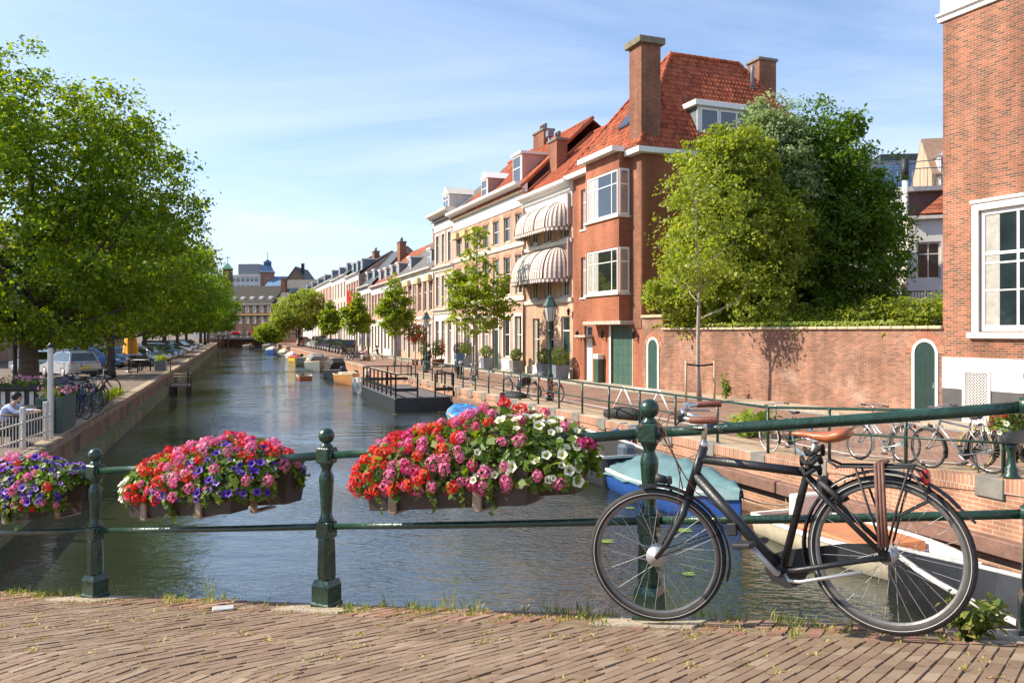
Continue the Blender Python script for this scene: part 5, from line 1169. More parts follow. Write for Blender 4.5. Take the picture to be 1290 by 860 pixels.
gable_roof(t, W, 12, 10.5, -6, 15.6, mat('brown_tile', (.024,.018,.014), .85, .3, 2, bump=.3, bscale=12), .3); cornice(t, 0, W, 10.1, OFFW, .4, .3); extrude_x(t, 'string_course', [(.003,7.2),(.3,7.3),(.3,7.5),(.003,7.55)], 0, W, mat('ochre_band', (.42,.30,.10), .8, .2, 3))
for i in range(7): dormer(t, W*(i+.5)/7, -1.2, 11.7, 1.2, .45, 1.2, OFFW, WHITE, 'ped', 'plain')
def tower(name, label, c, w, z1, roofm, rh, wm, cross=False, lan=False):
    r = empty(name, (c.x, c.y, 0), .25, label, 'tower'); b = MB(); b.box(-w/2,-w/2,0,w/2,w/2,z1); wl = b.build('shaft', wm, r)
    b = MB(); q = w*.58
    if lan:
        b.lathe([(q*1.45,z1),(q*1.2,z1+.3),(q*.75,z1+rh*.6),(q*.62,z1+rh*.62)], 4, 0, None, False, math.pi/4); b.lathe([(q*.5,z1+rh*.6),(q*.5,z1+rh*.98),(q*.6,z1+rh),(.05,z1+rh*1.35)], 8, 0)
    else: b.lathe([(q*1.5,z1),(q*1.35,z1+.2),(.05,z1+rh)], 4, 0, None, False, math.pi/4)
    b.build('roof', roofm, r)
    b = MB(); b.tube([(0,0,z1+rh-.2),(0,0,z1+rh*(1.35 if lan else 1)+2.2)], .09, 5)
    if cross: b.tube([(-.7,0,z1+rh+1.5),(.7,0,z1+rh+1.5)], .09, 5)
    b.build('finial', BLACKM, r); o = window(r, -w*.16, z1-w*1.0, w*.16, z1-w*.35, 'plain', OFFW, y=w/2+.02)
    o.location = (w*.16, -w/2-.02, z1-w*1.1); o.rotation_euler = (0,0,math.pi); return r
COPPER = mat('green_copper', (.13,.30,.20), .6, .15, 1); BLUER = mat('blue_slate', (.11,.20,.31), .6, .2, 1.2)
tower('bell_tower', 'dark brick bell tower with a green copper cap and a cross', at(287,240), 2.6, zpx(339,240), COPPER, 1.9, DKB, True)
tower('roof_tower', 'square brick tower with a blue slate roof and lantern', at(337,262), 4.2, zpx(343,262), BLUER, 3.2, mat('reddish_brick_far', (.30,.15,.10), .85, .2, 1.5), False, True)
t, W = hroot('blue_roofed_house', 'brick house with a steep blue slate roof below the lantern tower', at(375,255), at(333,257)); shell(t, W, zpx(361,255), 10, DKB, [], z0=0, gable=(-5,zpx(347,255))); gable_roof(t, W, 10, zpx(361,255), -5, zpx(347,255), BLUER, .3)
t, W = hroot('flat_block', 'modern pale block of flats with bands of windows beyond the bell tower', at(326,310), at(246,314), 'apartment block'); H_ = zpx(347,310)
hs = [(W*(i+.5)/14-.7, H_-2.4-k*2.9, W*(i+.5)/14+.7, H_-.8-k*2.9) for i in range(14) for k in range(3)]
shell(t, W, H_, 12, mat('pale_grey_panel', (.52,.53,.55), .7, .1, .6), hs, z0=0)
for i, h in enumerate(hs): window(t, *h, 'cross', OFFW)
b = MB(); b.box(.5,-8,H_,W*.33,-.5,H_+4.5); b.box(-.2,-12,H_,W+.2,.3,H_+.35,1); b.build('penthouse', [LEAD, OFFW], t)
t, W = hroot('grey_roofed_house', 'pinkish corner house with a steep grey roof and two blue dormers at the canal end', at(410,192), at(349,194)); e_ = zpx(381,193)
hs = [(W*(i+.5)/6-.6, z, W*(i+.5)/6+.6, z+2.2) for i in range(6) for z in (1, 5)]
shell(t, W, e_, 12, mat('dull_pink_brick', (.26,.13,.10), .85, .15, 1.5), hs, z0=0, gable=(-6,zpx(352,196)))
for i, h in enumerate(hs): window(t, *h, 'cross', OFFW, cur=i % 3)
gable_roof(t, W, 12, e_, -6, zpx(352,196), SLATE, .3); cornice(t, 0, W, e_-.3, OFFW, .4, .4)
for x in (.32,.68): dormer(t, W*x, -1.0, e_+1.2, 2.2, 2.0, 3, BLUER, BLUER, 'flat', 'cross', fm=BLUER)
chimney(t, W*.97, -3, e_, zpx(350,194), 1.2, 1.0, BR2D, 1)
t, W = hroot('gabled_house', 'brown brick gable rising behind the grey-roofed corner house', at(386,232), at(359,232)); b = MB(); g0, g1 = zpx(356,232), zpx(337,232); b.prism([(0,0),(W,0),(W,g0),(W/2,g1),(0,g0)], 'y', -14, 0); b.build('wall', mat('brown_gable_brick', (.22,.15,.10), .85, .2, 1.2), t)
b = MB()
for s_ in (0,1): b.add([(W/2+(-W/2-.3)*(1-2*s_), y, g0-.3+z) for y in (.3,-14) for z in (0,.35)]+[(W/2, y, g1+z) for y in (.3,-14) for z in (0,.35)], [(1,3,7,5),(0,1,5,4),(0,2,6,4)])
b.build('roof', SLATE, t); chimney(t, W*.25, -2, g0, g1+1.2, .8, .8, BLACKM, 0)
t, W = hroot('flat_roofed_house', 'pale house with a low grey roof showing above the far row', at(428,230), at(394,232)); shell(t, W, zpx(354,230), 12, PALEP, [], z0=0, gable=(-6,zpx(346,230))); gable_roof(t, W, 12, zpx(354,230), -6, zpx(346,230), SLATE, .4)
# -- houses on the shady side, seen in gaps under the trees
for i, (d1, d0, H_, wm, lab) in enumerate([(62,76,11,PINK,'brick house with white window frames behind the biggest tree'),(76,92,10,WREND,'white rendered house behind the shady parking street, by the van'),(92,112,11.5,BUFF,'buff brick house behind the second tree of the shady row'),(112,134,10.5,WREND,'long white house behind the middle of the shady tree row'),(134,165,11,PINK,'pink brick house at the far end of the shady street')]):
    a = Vector((xl(d0)-16.5, d0)); b_ = Vector((xl(d1)-16.5, d1)); t, W = hroot('shady_house', lab, a, b_, 'house', 'houses on the shady side')
    nb = int(W/2.6); hs = [(W*(k+.5)/nb-.55, z, W*(k+.5)/nb+.55, z+2.1) for k in range(nb) for z in (.9, 4.3, 7.3) if z+2.1 < H_-.6]
    shell(t, W, H_, 10, wm, hs, z0=0, gable=(-5, H_+3.5))
    for k, h in enumerate(hs): window(t, *h, 'sash', WHITE, cur=k % 3)
    gable_roof(t, W, 10, H_, -5, H_+3.5, SLATE, .3); cornice(t, 0, W, H_-.4, WHITE, .5, .4)
# ------------------------------------------------------------------ trees
LEAF_D = leafmat('linden_leaf', [(.065,.135,.008),(.12,.21,.012),(.18,.27,.018),(.29,.36,.03)], .5)
LEAF_N = leafmat('street_tree_leaf', [(.06,.13,.009),(.10,.19,.012),(.16,.25,.02)], .5)
LEAF_Y = leafmat('young_tree_leaf', [(.12,.20,.018),(.19,.27,.025),(.28,.34,.04),(.14,.21,.02)], .5)
LEAF_G = leafmat('yellow_green_leaf', [(.13,.21,.022),(.24,.30,.04),(.36,.40,.08),(.17,.25,.03)], .45)
LEAF_S = leafmat('silver_leaf', [(.17,.25,.09),(.27,.35,.15),(.38,.45,.24),(.10,.18,.04)], .38)
LEAF_K = leafmat('dark_hornbeam_leaf', [(.06,.13,.014),(.10,.19,.018),(.16,.25,.026)], .45)
def lrow(d): return Vector((xl(d)-3.3, d, 0))
p = lrow(29)
tree('broad_tree', (p.x+.2,29,0), [(0,0,7.0,5.4,5.6,4.4),(1.0,-2,5.0,4.4,4.6,2.6),(-3,-3,8.0,4,4,4.2),(2.6,.5,7.6,3.0,3.2,2.2),(3.4,0,5.6,2.5,3,1.9),(-.2,-.5,9.4,3.0,3.2,2.3),(-4,2,5.0,4,5,3.2),(-3.2,-1,9.6,3.0,3.2,1.9),(2.0,0,9.3,2.5,2.8,2.0),(3.6,.5,7.0,2.2,2.4,1.5),(.4,-1,3.6,4.2,4,1.5)], 2200, 52, .27, .135, LEAF_D, 'biggest tree, its dense bright green crown filling the sky over the picket fence', trunk=(.1,.1,8.5), r0=.36, seed=21, nl=30, zmin=1.95, shell=(.5,1.12), lump=9)
ROW = [(49,'leafy street tree beside the folded yellow parasol'),(68,'leafy street tree just behind the yellow parasol and the planter box'),(87,'third tree of the shady row, past the wooden water stairs'),(106,'fourth tree of the shady row, above the bonnets of parked cars'),(125,'fifth tree of the shady row along the canal'),(144,'sixth tree of the shady row, leaning to the water'),(163,'seventh tree of the shady row near the far bridge'),(180,'last tree of the shady row beside the far bridge')]
protos = []
for k, (dd, lab) in enumerate(ROW):
    p = lrow(dd); rz = k*1.9
    if k < 2:
        o = tree('street_tree', (p.x,dd,0), [(0,0,6.4,4.6,4.6,3.9),(1.2,-1,4.4,3.8,3.6,2.1),(-1.5,1,8.2,3.2,3.2,2.2),(1.8,1.8,6.4,3.4,3.2,2.7),(-1,-1.5,4.2,3.6,3.4,1.9)], 900, 40, .34, .19, LEAF_N if k else LEAF_D, lab, 'tree', 'row of trees on the shady quay', (.05,.1,7.6), .24, None, 31+k, 16, zmin=1.9); protos.append(o)
    else: dup(protos[k % 2], (p.x+(1.4 if k > 4 else 0),dd,0), rz, lab, 1.02+.05*(k % 3)+(.12 if k > 4 else 0))
YT = [(46.5,600,285,.9,'tallest young street tree, standing by the green railing before the salmon house'),(61,497,345,.85,'young street tree with a conical crown behind the floating pontoon'),(84,449,368,1.0,'young street tree in front of the red banner'),(106,417,375,1.0,'young street tree above the first parked cars')]
for k, (dd, px, pt_, wf, lab) in enumerate(YT):
    q = at(px, dd); top = zpx(pt_, dd); h = top-2.4
    wd = h*.29*wf
    tree('young_tree', q, [(0,0,2.4+h*.22,wd*1.05,wd*1.05,h*.22),(0,0,2.4+h*.48,wd*.95,wd*.95,h*.26),(0,0,2.4+h*.75,wd*.5,wd*.5,h*.24),(wd*.6,.2,2.4+h*.3,wd*.6,wd*.6,h*.14),(-wd*.5,0,2.4+h*.42,wd*.6,wd*.6,h*.15)], 300, 24, .17, .17 if k < 2 else .24, LEAF_Y, lab, 'tree', 'young trees on the sunny quay', (0,.05,top-.3), .11, BARKL, 61+k, 14, up=.7, shell=(.35,1.1))
q = at(377,150); tree('spreading_tree', q, [(0,0,6.2,4.6,4.4,2.9),(1.5,0,8.4,2.8,2.8,2.0),(-2.5,0,5,2.6,2.6,2.0)], 700, 34, .4, .3, LEAF_G, 'broad yellow-green tree in front of the grey-roofed house at the canal end', trunk=(0,0,7), r0=.25, seed=71, zmin=2)
q = at(341,170,-.2); tree('round_bush', q, [(0,0,2.2,2.9,2.6,2.2),(.6,0,3.2,2.0,2,1.7)], 380, 34, .35, .28, LEAF_Y, 'round green bush on the corner of the quay next to the far bridge', 'bush', trunk=(0,0,2.4), r0=.12, seed=72, nl=6)
# garden behind the wall
tree('pale_leaved_tree', (9.3,34.1,0), [(0,0,5.2,2.75,2.3,2.9),(-.2,-.1,7.9,2.2,1.9,2.4),(.1,.1,9.6,1.35,1.3,1.6),(-1.2,.2,4.0,1.7,1.5,1.6),(.9,.2,6.6,2.1,1.8,2.4)], 1700, 44, .21, .135, LEAF_G, 'yellow-green sunlit tree touching the red corner house above the garden wall', trunk=(0,0,9), r0=.2, seed=81, nl=24, shell=(.45,1.14), zmin=2.3, lump=10)
tree('silver_leaved_tree', (11.6,36.0,0), [(0,0,10.2,1.5,1.5,2.5),(.3,0,8.0,1.8,1.6,2.4),(-.3,.2,11.4,.9,.9,1.2)], 700, 40, .22, .14, LEAF_S, 'silvery-leaved tree squeezed between the yellow-green tree and the dark green tree', trunk=(0,0,10.5), r0=.18, seed=82, nl=14, shell=(.5,1.15), lump=8)
tree('hornbeam_tree', (14.0,37.0,0), [(0,0,5.4,3.5,3.0,3.6),(.1,0,8.8,3.0,2.6,3.0),(.0,0,11.0,1.9,1.7,1.9),(1.3,0,6.4,2.4,2.3,3.0),(-1.2,-.4,6.0,2.3,2.2,3.8)], 2300, 46, .26, .15, LEAF_K, 'tall dark green tree behind the garden wall, in front of the white houses', trunk=(0,0,12), r0=.24, seed=83, nl=26, shell=(.45,1.14), zmin=2.0, lump=9)
rng = np.random.default_rng(91); V, _ = leaf_cloud(rng, [(0,0,2.6,2.6,1.2,1.2),(2.3,-.3,2.9,2.0,1.2,1.15),(-2.6,.4,2.5,2,1.2,.9),(4.4,-1.4,2.7,1.6,1.2,1.2)], 800, 40, .2, .12, .9, (.5,1.02))
hd = empty('hedge', (14.6,31.2,0), -.3, 'low sunlit hedge above the garden wall beside the tall brick house', 'hedge'); put('foliage', fast_mesh('foliage', V, 4, LEAF_G), hd)
mb = MB()
for x in (-2.4,-.6,1.2,3): mb.tube([(x,0,0),(x+.1,.05,1.4),(x-.1,0,2.4)], [.06,.05,.02], 6)
mb.build('stems', BARK, hd)
# creeper spilling over the coping
rng = np.random.default_rng(92); f = (C0-B0).normalized(); Cc = []; Nn = []
for i in range(900):
    x = (B0-C0).length*(.1+.85*rng.random()); p = B0+f*x; hang = 0 if rng.random() < .75 else rng.random()*.5*(1 if abs((x % 3.7)-1.8) < .3 else .2)
    Cc.append((p.x-.10+.25*rng.random(), p.y, 2.84-hang+.10*rng.random())); Nn.append((-.7,-.4,.6))
tag(put('creeper', fast_mesh('creeper', leaf_quads(rng, np.array(Cc), nrm(np.array(Nn)+rng.normal(size=(900,3))*.4), .11), 4, LEAF_G)), 'green creeper leaves spilling over the coping of the garden wall', 'creeper', kind='stuff')
# thin staked tree before the garden wall
tr = tree('staked_tree', (6.9,29.8,0), [(0,0,6.6,1.7,1.5,2.2),(.1,0,4.9,1.5,1.2,1.0),(-.2,0,8.0,.9,.9,1.0)], 250, 16, .22, .125, LEAF_G, 'thin pale-barked young tree tied between two stakes before the garden wall', trunk=(-.12,0,8.6), r0=.085, bark=BARKL, seed=95, nl=22, shell=(.2,1.05))
for x in (-.52,.52):
    s = MB(); s.tube([(x,-.1,-.1),(x,-.1,1.55)], .045, 8); s.build('stake', WOODP, tr)
s = MB(); s.tube([(-.56,-.1,1.42),(0,-.02,1.36),(.56,-.1,1.42)], .035, 6); s.build('tie', BLACKM, tr)
bushy_weed((6.0,20.4,0), 'bright green leafy clump growing on the quay edge behind the bicycle handlebar', 14, 700, .75, .55, .14, LEAF_Y)
bushy_weed((8.1,30.6,0), 'small dark bush at the foot of the garden wall beside the tree stakes', 15, 200, .2, 1.0, .12, LEAF_K)
# ------------------------------------------------------------------ clipped ball shrubs in planters
LEAF_B = leafmat('box_ball_leaf', [(.07,.12,.012),(.13,.19,.02),(.19,.24,.03)], .3)
def ball_planter(loc, rz, label, seed, r=.42, pw=.62, ph=.62, pm_=None, col=None):
    rt_ = empty('planter', loc, rz, label, 'planter', 'ball shrubs in planters along the houses'); b = MB(); a = pw/2; c = a*.86
    b.add([(-c,-c,0),(c,-c,0),(c,c,0),(-c,c,0),(-a,-a,ph),(a,-a,ph),(a,a,ph),(-a,a,ph),(-a+.05,-a+.05,ph),(a-.05,-a+.05,ph),(a-.05,a-.05,ph),(-a+.05,a-.05,ph),(-a+.05,-a+.05,ph-.06),(a-.05,-a+.05,ph-.06),(a-.05,a-.05,ph-.06),(-a+.05,a-.05,ph-.06)],
          [(0,1,5,4),(1,2,6,5),(2,3,7,6),(3,0,4,7),(4,5,9,8),(5,6,10,9),(6,7,11,10),(7,4,8,11),(8,9,13,12),(9,10,14,13),(10,11,15,14),(11,8,12,15),(12,13,14,15)])
    b.build('pot', pm_ or LEAD, rt_); s = MB(); s.tube([(0,0,ph-.1),(0,0,ph+r)], .035, 6); s.build('stem', BARK, rt_)
    rng = np.random.default_rng(seed); n = 900; d = nrm(rng.normal(size=(n,3))); V = leaf_quads(rng, np.array([0,0,ph+r*.85])+d*r*(.78+.24*rng.random((n,1))), nrm(d+rng.normal(size=(n,3))*.45), .075, .8)
    put('foliage', fast_mesh('foliage', V, 4, col or LEAF_B), rt_)
def fpt(A, B, s, off):      # point s metres along a facade, off metres in front of it
    f = (Vector(B)-Vector(A)).normalized(); n = Vector((-f.y, f.x)); p = Vector(A)+f*s+n*off; return (p.x, p.y, .09)
fa = math.atan2((E0-D0).y, (E0-D0).x)
ball_planter(fpt(D0,E0,.1,.75), fa, 'largest clipped ball shrub, in a dark square planter against the red corner house', 1, .5, .8, .75)
ball_planter(fpt(D0,E0,2.1,.75), fa, 'clipped ball shrub in a dark planter behind the green street lamp', 2, .46, .72, .75)
ball_planter(fpt(D0,E0,6.3,.8), fa, 'yellowish ball shrub in a grey planter by the drainpipe of the awning house', 3, .38, .7, .8, mat('grey_planter', (.2,.19,.18), .7, .15, 5))
ball_planter(fpt(E0,F0,4.9,.8), fa, 'clipped ball shrub beside the dark door of the salmon house', 4, .45, .7, .8)
ball_planter(fpt(E0,F0,9.4,.8), fa, 'bright green ball shrub behind the motor scooter', 5, .5, .7, .85)
ball_planter(fpt(E0,F0,10.8,.8), fa, 'dark purple ball shrub next to the bright green one', 6, .5, .7, .85, None, leafmat('purple_leaf', [(.05,.025,.03),(.08,.04,.045),(.06,.05,.03)], .15))
def potted(loc, label, name, m, r, h, n, size, pot=TERRA, flowers=None, stem=0, seed=1):
    rt_ = empty(name, loc, 0, label, 'potted plant'); b = MB(); b.lathe([(.2,0),(.28,.45),(.3,.47),(.26,.47),(.24,.40)], 14); b.build('pot', pot, rt_); rng = np.random.default_rng(seed)
    d = nrm(rng.normal(size=(n,3))); C = np.array([0,0,.4+stem+h/2])+d*np.array([r,r,h/2])*(.5+.55*rng.random((n,1)))
    put('foliage', fast_mesh('foliage', leaf_quads(rng, C, nrm(d+rng.normal(size=(n,3))*.5), size), 4, m), rt_); s = MB(); s.tube([(0,0,.3),(0,0,.4+stem+h*.5)], .03, 6); s.build('stem', BARK, rt_)
    if flowers:
        k = 200; d = nrm(rng.normal(size=(k,3))); C = np.array([0,0,.4+stem+h/2])+d*np.array([r,r,h/2])*1.02; o = put('blossoms', fast_mesh('blossoms', leaf_quads(rng, C, nrm(d+rng.normal(size=(k,3))*.3), .15, .9), 4, petal('red_hibiscus_petal', flowers)), rt_); o['kind'] = 'stuff'
q = at(523,60.5); potted((q.x,q.y,.09), 'standard plant covered in red blossoms by the low salmon row house', 'flowering_plant', LEAF_K, .85, 1.5, 500, .16, TERRA, (.5,.015,.012), 1.2, 3)
for px, dd, lab, m, h, pot in ((534,61,'slim upright potted shrub beside the red-flowering plant',LEAF_Y,1.7,WOOD),(549,60,'dark conical potted shrub behind the man in dark clothes',LEAF_K,1.5,TERRA),(556,61.5,'rust-coloured potted conifer next to the ornate house',leafmat('rust_leaf',[(.30,.10,.03),(.38,.15,.05)],.2),1.6,TERRA)):
    q = at(px, dd); potted((q.x,q.y,.09), lab, 'potted_shrub', m, .34, h, 420, .12, pot, None, .05, int(px))
# ------------------------------------------------------------------ iron railing along the sunny quay
def rp(d, off=0.0, z=0.0): return Vector((xr(d)+off, d, zr(d)+z))
qr = empty('quay_railing', rp(RPOST[0]), 0, 'thin green iron railing with two rails running along the sunny quay edge', 'railing'); o0 = qr.location.copy()
pb = MB(); pb.tube([(0,0,-.02),(0,0,1.0)], .032, 8); pb.lathe([(.07,.0),(.06,.02),(.035,.03)], 8); pmesh = pb.mesh('post', RAILG)
for d in RPOST: put('post', pmesh, qr, rp(d)-o0)
for z, r_, nm in ((.99,.028,'top_rail'),(.52,.02,'middle_rail')):
    b = MB(); b.tube([rp(d,0,z)-o0 for d in RPOST]+[rp(RPOST[-1]+.4,0,z)-o0], r_, 8); b.build(nm, RAILG, qr)
e_ = rp(12.0,-.08); ep = empty('railing_end_post', e_, 0, 'stout green cast iron end post carrying a pot of red flowers', 'post')
b = MB(); b.lathe([(.12,0),(.12,.05),(.09,.08),(.09,.16),(.06,.2),(.05,.38),(.07,.42),(.085,.45),(.085,.52),(.05,.54)], 10); b.build('shaft', RAILG, ep)
fp = empty('flower_pot', e_+Vector((0,0,.54)), 0, 'small grey pot of red and white geraniums on the railing end post', 'flower pot')
b = MB(); b.lathe([(.15,.0),(.2,.2),(.21,.22),(.18,.22),(.17,.18)], 14); b.build('pot', LEAD, fp)
rng = np.random.default_rng(3); d_ = nrm(rng.normal(size=(500,3))); d_[:,2] = abs(d_[:,2])
put('foliage', fast_mesh('foliage', leaf_quads(rng, np.array([0,0,.2])+d_*np.array([.33,.33,.34])*(.5+.5*rng.random((500,1))), nrm(d_+rng.normal(size=(500,3))*.4), .06), 4, FLEAF), fp)
for i in range(60):
    v = nrm(rng.normal(size=(1,3)))[0]; v[2] = abs(v[2])-.15; c = rng.choice(['red','scarlet','red','scarlet','pink']) if v[0] > -.62 else 'white'
    o = put('flower_head', HEAD[c][i % 2], fp, Vector((v[0]*.37, v[1]*.37, .22+max(v[2],-.15)*.38)), Vector(v).to_track_quat('Z','Y').to_euler()); o.scale = (1.15,)*3
# ------------------------------------------------------------------ street lamps
def lamp(loc, h, label, m=IRONG):
    r = empty('street_lamp', loc, 0, label, 'street lamp', 'old-fashioned street lamps'); b = MB(); s = h-1.0
    b.lathe([(.15,0),(.15,.3),(.11,.36),(.11,.9),(.13,.95),(.07,1.05),(.06,s*.62),(.09,s*.63),(.06,s*.66),(.05,s-.08),(.09,s-.04),(.1,s)], 14); b.build('post', m, r)
    b = MB()
    for sg in (-1,1): b.tube([(0,0,s*.86),(.2*sg,0,s*.9),(.26*sg,0,s*.86),(.22*sg,0,s*.83)], .018, 6)
    b.lathe([(.07,s*.84),(.1,s*.87),(.07,s*.9)], 10); b.build('bracket', m, r)
    g = MB(); g.lathe([(.13,s+.02),(.24,s+.55)], 6, 0, None, False); g.build('lantern_glass', mat('milky_lantern_glass', (.55,.52,.48), .15, .08, 3, coat=.6), r)
    b = MB()
    for i in range(6):
        a = 2*math.pi*i/6; b.tube([(.135*math.cos(a),.135*math.sin(a),s+.02),(.245*math.cos(a),.245*math.sin(a),s+.55)], .012, 5)
    b.lathe([(.27,s+.54),(.29,s+.57),(.22,s+.68),(.12,s+.86),(.13,s+.89),(.05,s+.95),(.05,s+.98),(.015,s+1.03)], 6, 0, None, False); b.build('lantern_cap', mat('green_lantern_cap', (.03,.075,.065), .45, .2, 8), r)
    return r
lamp(at(693,30.6), 4.0, 'old-fashioned green street lamp in front of the awning house'); lamp(at(537,52), 3.9, 'street lamp beside the man in dark clothes')
lamp(at(464,85), 3.9, 'street lamp by the banner and the first young trees'); lamp(at(428,108), 4.2, 'street lamp over the row of parked cars')
lamp((xl(27)-3.0,27,0), 4.3, 'dark street lamp half hidden by the biggest tree', BLACKM); lamp((xl(46)-2.6,46,0), 4.4, 'dark street lamp between the yellow parasol and the second tree', BLACKM)
# ------------------------------------------------------------------ boats (local: x towards the bow, z = 0 at the waterline)
def hullsec(L, W, H, n=15, transom=.82, sheer=.22):
    out = []
    for i in range(n):
        u = i/(n-1); x = -L/2+L*u
        hw = W/2*(transom+(1-transom)*min(u/.35, 1)) if u < .35 else W/2*max(1-((u-.35)/.65)**2.3, .0)
        out.append((x, max(hw, .012), H*(1+sheer*u*u*1.4), -.22*(1 if u < .6 else 1-((u-.6)/.4)**2*.8)))
    return out
def boat(label, loc, rz, L, W, H, hm, inm=None, rimm=None, tarp=None, motor=None, seats=2, boxes=(), ridge=.35, seatm=None, floorm=None, cabin=None, group='boats moored along the sunny quay', bob=0.0, stripe=None, name='boat', rw=.07, rope=None):
    r = empty(name, (loc[0], loc[1], WATER), rz, label, 'boat', group); inm = inm or WOOD; rimm = rimm or WOODP; S = hullsec(L, W, H)
    mb = MB(); vs = []; k = 9
    for x, hw, h, kz in S:
        for q in (-1,1):
            pass
        row = [(hw,h),(hw*.985,h*.55),(hw*.93,.05),(hw*.62,kz*.75),(0,kz)]
        row = [( x, y, z) for y, z in row]+[(x,-y,z) for y, z in reversed(row[:-1])]; vs += row
    n = len(S); fs = [(i*k+j, i*k+j+1, (i+1)*k+j+1, (i+1)*k+j) for i in range(n-1) for j in range(k-1)]+[tuple(range(k))]
    mb.add(vs, fs, 0, True)
    if stripe: 
        for i in range(n-1):
            for sg in (1,-1):
                (xa,ha,za,_),(xb,hb_,zb,_) = S[i], S[i+1]; mb.add([(xa,(ha+.012)*sg,za-.02),(xb,(hb_+.012)*sg,zb-.02),(xb,(hb_+.012)*sg,zb*.72),(xa,(ha+.012)*sg,za*.72)], [(0,1,2,3)], 1)
    hull = mb.build('hull', [hm, stripe or hm], r)
    mb = MB(); vs = []; fl = .06
    for x, hw, h, kz in S:
        a = max(hw-.06, .006); b = max(hw*.82-.06, .005); vs += [(x,a,h-.01),(x,b,fl),(x,-b,fl),(x,-a,h-.01)]
    mb.add(vs, [(i*4+j, i*4+j+1, i*4+5+j, i*4+4+j) for i in range(n-1) for j in (0,2)], 0); mb.add(vs, [(i*4+1, i*4+2, i*4+6, i*4+5) for i in range(n-1)], 1); mb.add(vs, [(0,1,2,3)], 0)
    if not tarp: mb.build('inside', [inm, floorm or inm], r)
    mb = MB(); 
    for sg in (1,-1): 
        for i in range(n-1):
            (xa,ha,za,_),(xb,hb_,zb,_) = S[i], S[i+1]
            mb.add([(xa,(ha+.02)*sg,za+.03),(xb,(hb_+.02)*sg,zb+.03),(xb,max(hb_-rw,0)*sg,zb+.03),(xa,max(ha-rw,0)*sg,za+.03),(xa,(ha+.02)*sg,za-.03),(xb,(hb_+.02)*sg,zb-.03),(xb,max(hb_-rw,0)*sg,zb-.03),(xa,max(ha-rw,0)*sg,za-.03)], [(0,1,2,3),(0,1,5,4),(3,2,6,7)], 0, True)
    mb.box(-L/2-.02,-S[0][1],S[0][2]-.03,-L/2+.06,S[0][1],S[0][2]+.03); mb.build('gunwale', rimm, r)
    if tarp:
        mb = MB(); vs = []; rng = np.random.default_rng(int(L*100)); kk = 11
        for i, (x, hw, h, kz) in enumerate(S):
            u = i/(n-1); rd = ridge*math.sin(math.pi*min(max(u*.95+.04,0),1))**.7
            for j in range(kk):
                q = -1+2*j/(kk-1); edge = abs(q) > .95; y = q*(hw+.045); z = h+.05+rd*(1-abs(q)**1.5)+(.02*rng.normal() if not edge else -.14+.03*rng.normal())
                z += .05*math.sin(i*2.1+j*.9)*(1-abs(q))+.03*math.sin(i*4.7-j*2.3)*(1-abs(q)); vs.append((x+(.02 if edge else 0), y*(1.0 if not edge else 1.01), z))
        mb.add(vs, [(i*kk+j, i*kk+j+1, (i+1)*kk+j+1, (i+1)*kk+j) for i in range(n-1) for j in range(kk-1)], 0, True); mb.add(vs[:kk], [tuple(range(kk))]); mb.build('tarpaulin', tarp, r)
    else:
        for i in range(seats):
            u = .18+.5*i/max(seats-1,1); j = int(u*(n-1)); x, hw, h, kz = S[j]; b = MB(); b.bbox(x-.16,-hw+.05,h*.62,x+.16,hw-.05,h*.62+.05,.01); b.build('seat', seatm or rimm, r)
    if motor:
        b = MB(); b.bbox(-L/2-.42,-.17,H+.12,-L/2+.02,.17,H+.52,.07); b.build('outboard_motor', motor, r); b2 = MB(); b2.box(-L/2-.2,-.05,-.3,-L/2-.08,.05,H+.2); b2.bbox(-L/2-.12,-.12,H-.15,-L/2+.08,.12,H+.12,.02); b2.build('motor_leg', BLACKM, r.children[-1])
    if cabin:
        ca, cb, chh, cm, gm_ = cabin; b = MB(); pr = [(-.9,0),(-.78,chh*.65),(-.5,chh),(.5,chh),(.78,chh*.65),(.9,0)]
        i0, i1 = int(ca*(n-1)), int(cb*(n-1)); vs = []
        for i in range(i0, i1+1):
            x, hw, h, kz = S[i]; tp = 1 if i0 < i < i1 else .62
            vs += [(x, y*hw, h+z*tp) for y, z in pr]
        m_ = len(pr); b.add(vs, [(i*m_+j, i*m_+j+1, (i+1)*m_+j+1, (i+1)*m_+j) for i in range(i1-i0) for j in range(m_-1)]+[tuple(range(m_)), tuple(range((i1-i0)*m_, (i1-i0+1)*m_))], 0, False); b.build('cover', cm, r)
        if gm_: 
            b = MB()
            for i in range(i0+1, i1-1):
                for sg in (1,-1):
                    (xa,ha,za,_),(xb,hb_,zb,_) = S[i], S[i+1]; b.add([(xa+.05,ha*.865*sg+.01*sg,za+chh*.22),(xb-.05,hb_*.865*sg+.01*sg,zb+chh*.22),(xb-.05,hb_*.80*sg+.012*sg,zb+chh*.56),(xa+.05,ha*.80*sg+.012*sg,za+chh*.56)], [(0,1,2,3)])
            b.build('cover_window', gm_, r)
    for sx, off in (rope or []):
        b = MB(); a_ = Vector((sx*(L/2-.25), .06 if off > 0 else -.06, H*1.2)); e_ = Vector((sx*(L/2+.9), off, 1.05)); b.tube([a_+(e_-a_)*f-Vector((0,0,.35*math.sin(math.pi*f))) for f in (0,.2,.4,.6,.8,1)], .016, 5); b.build('mooring_rope', mat('hemp_rope', (.34,.28,.19), .9, .2, 40), r)
    for (x0,y0,z0,x1,y1,z1,m,nm) in boxes: b = MB(); b.bbox(x0,y0,z0,x1,y1,z1,.03); b.build(nm, m, r)
    return r
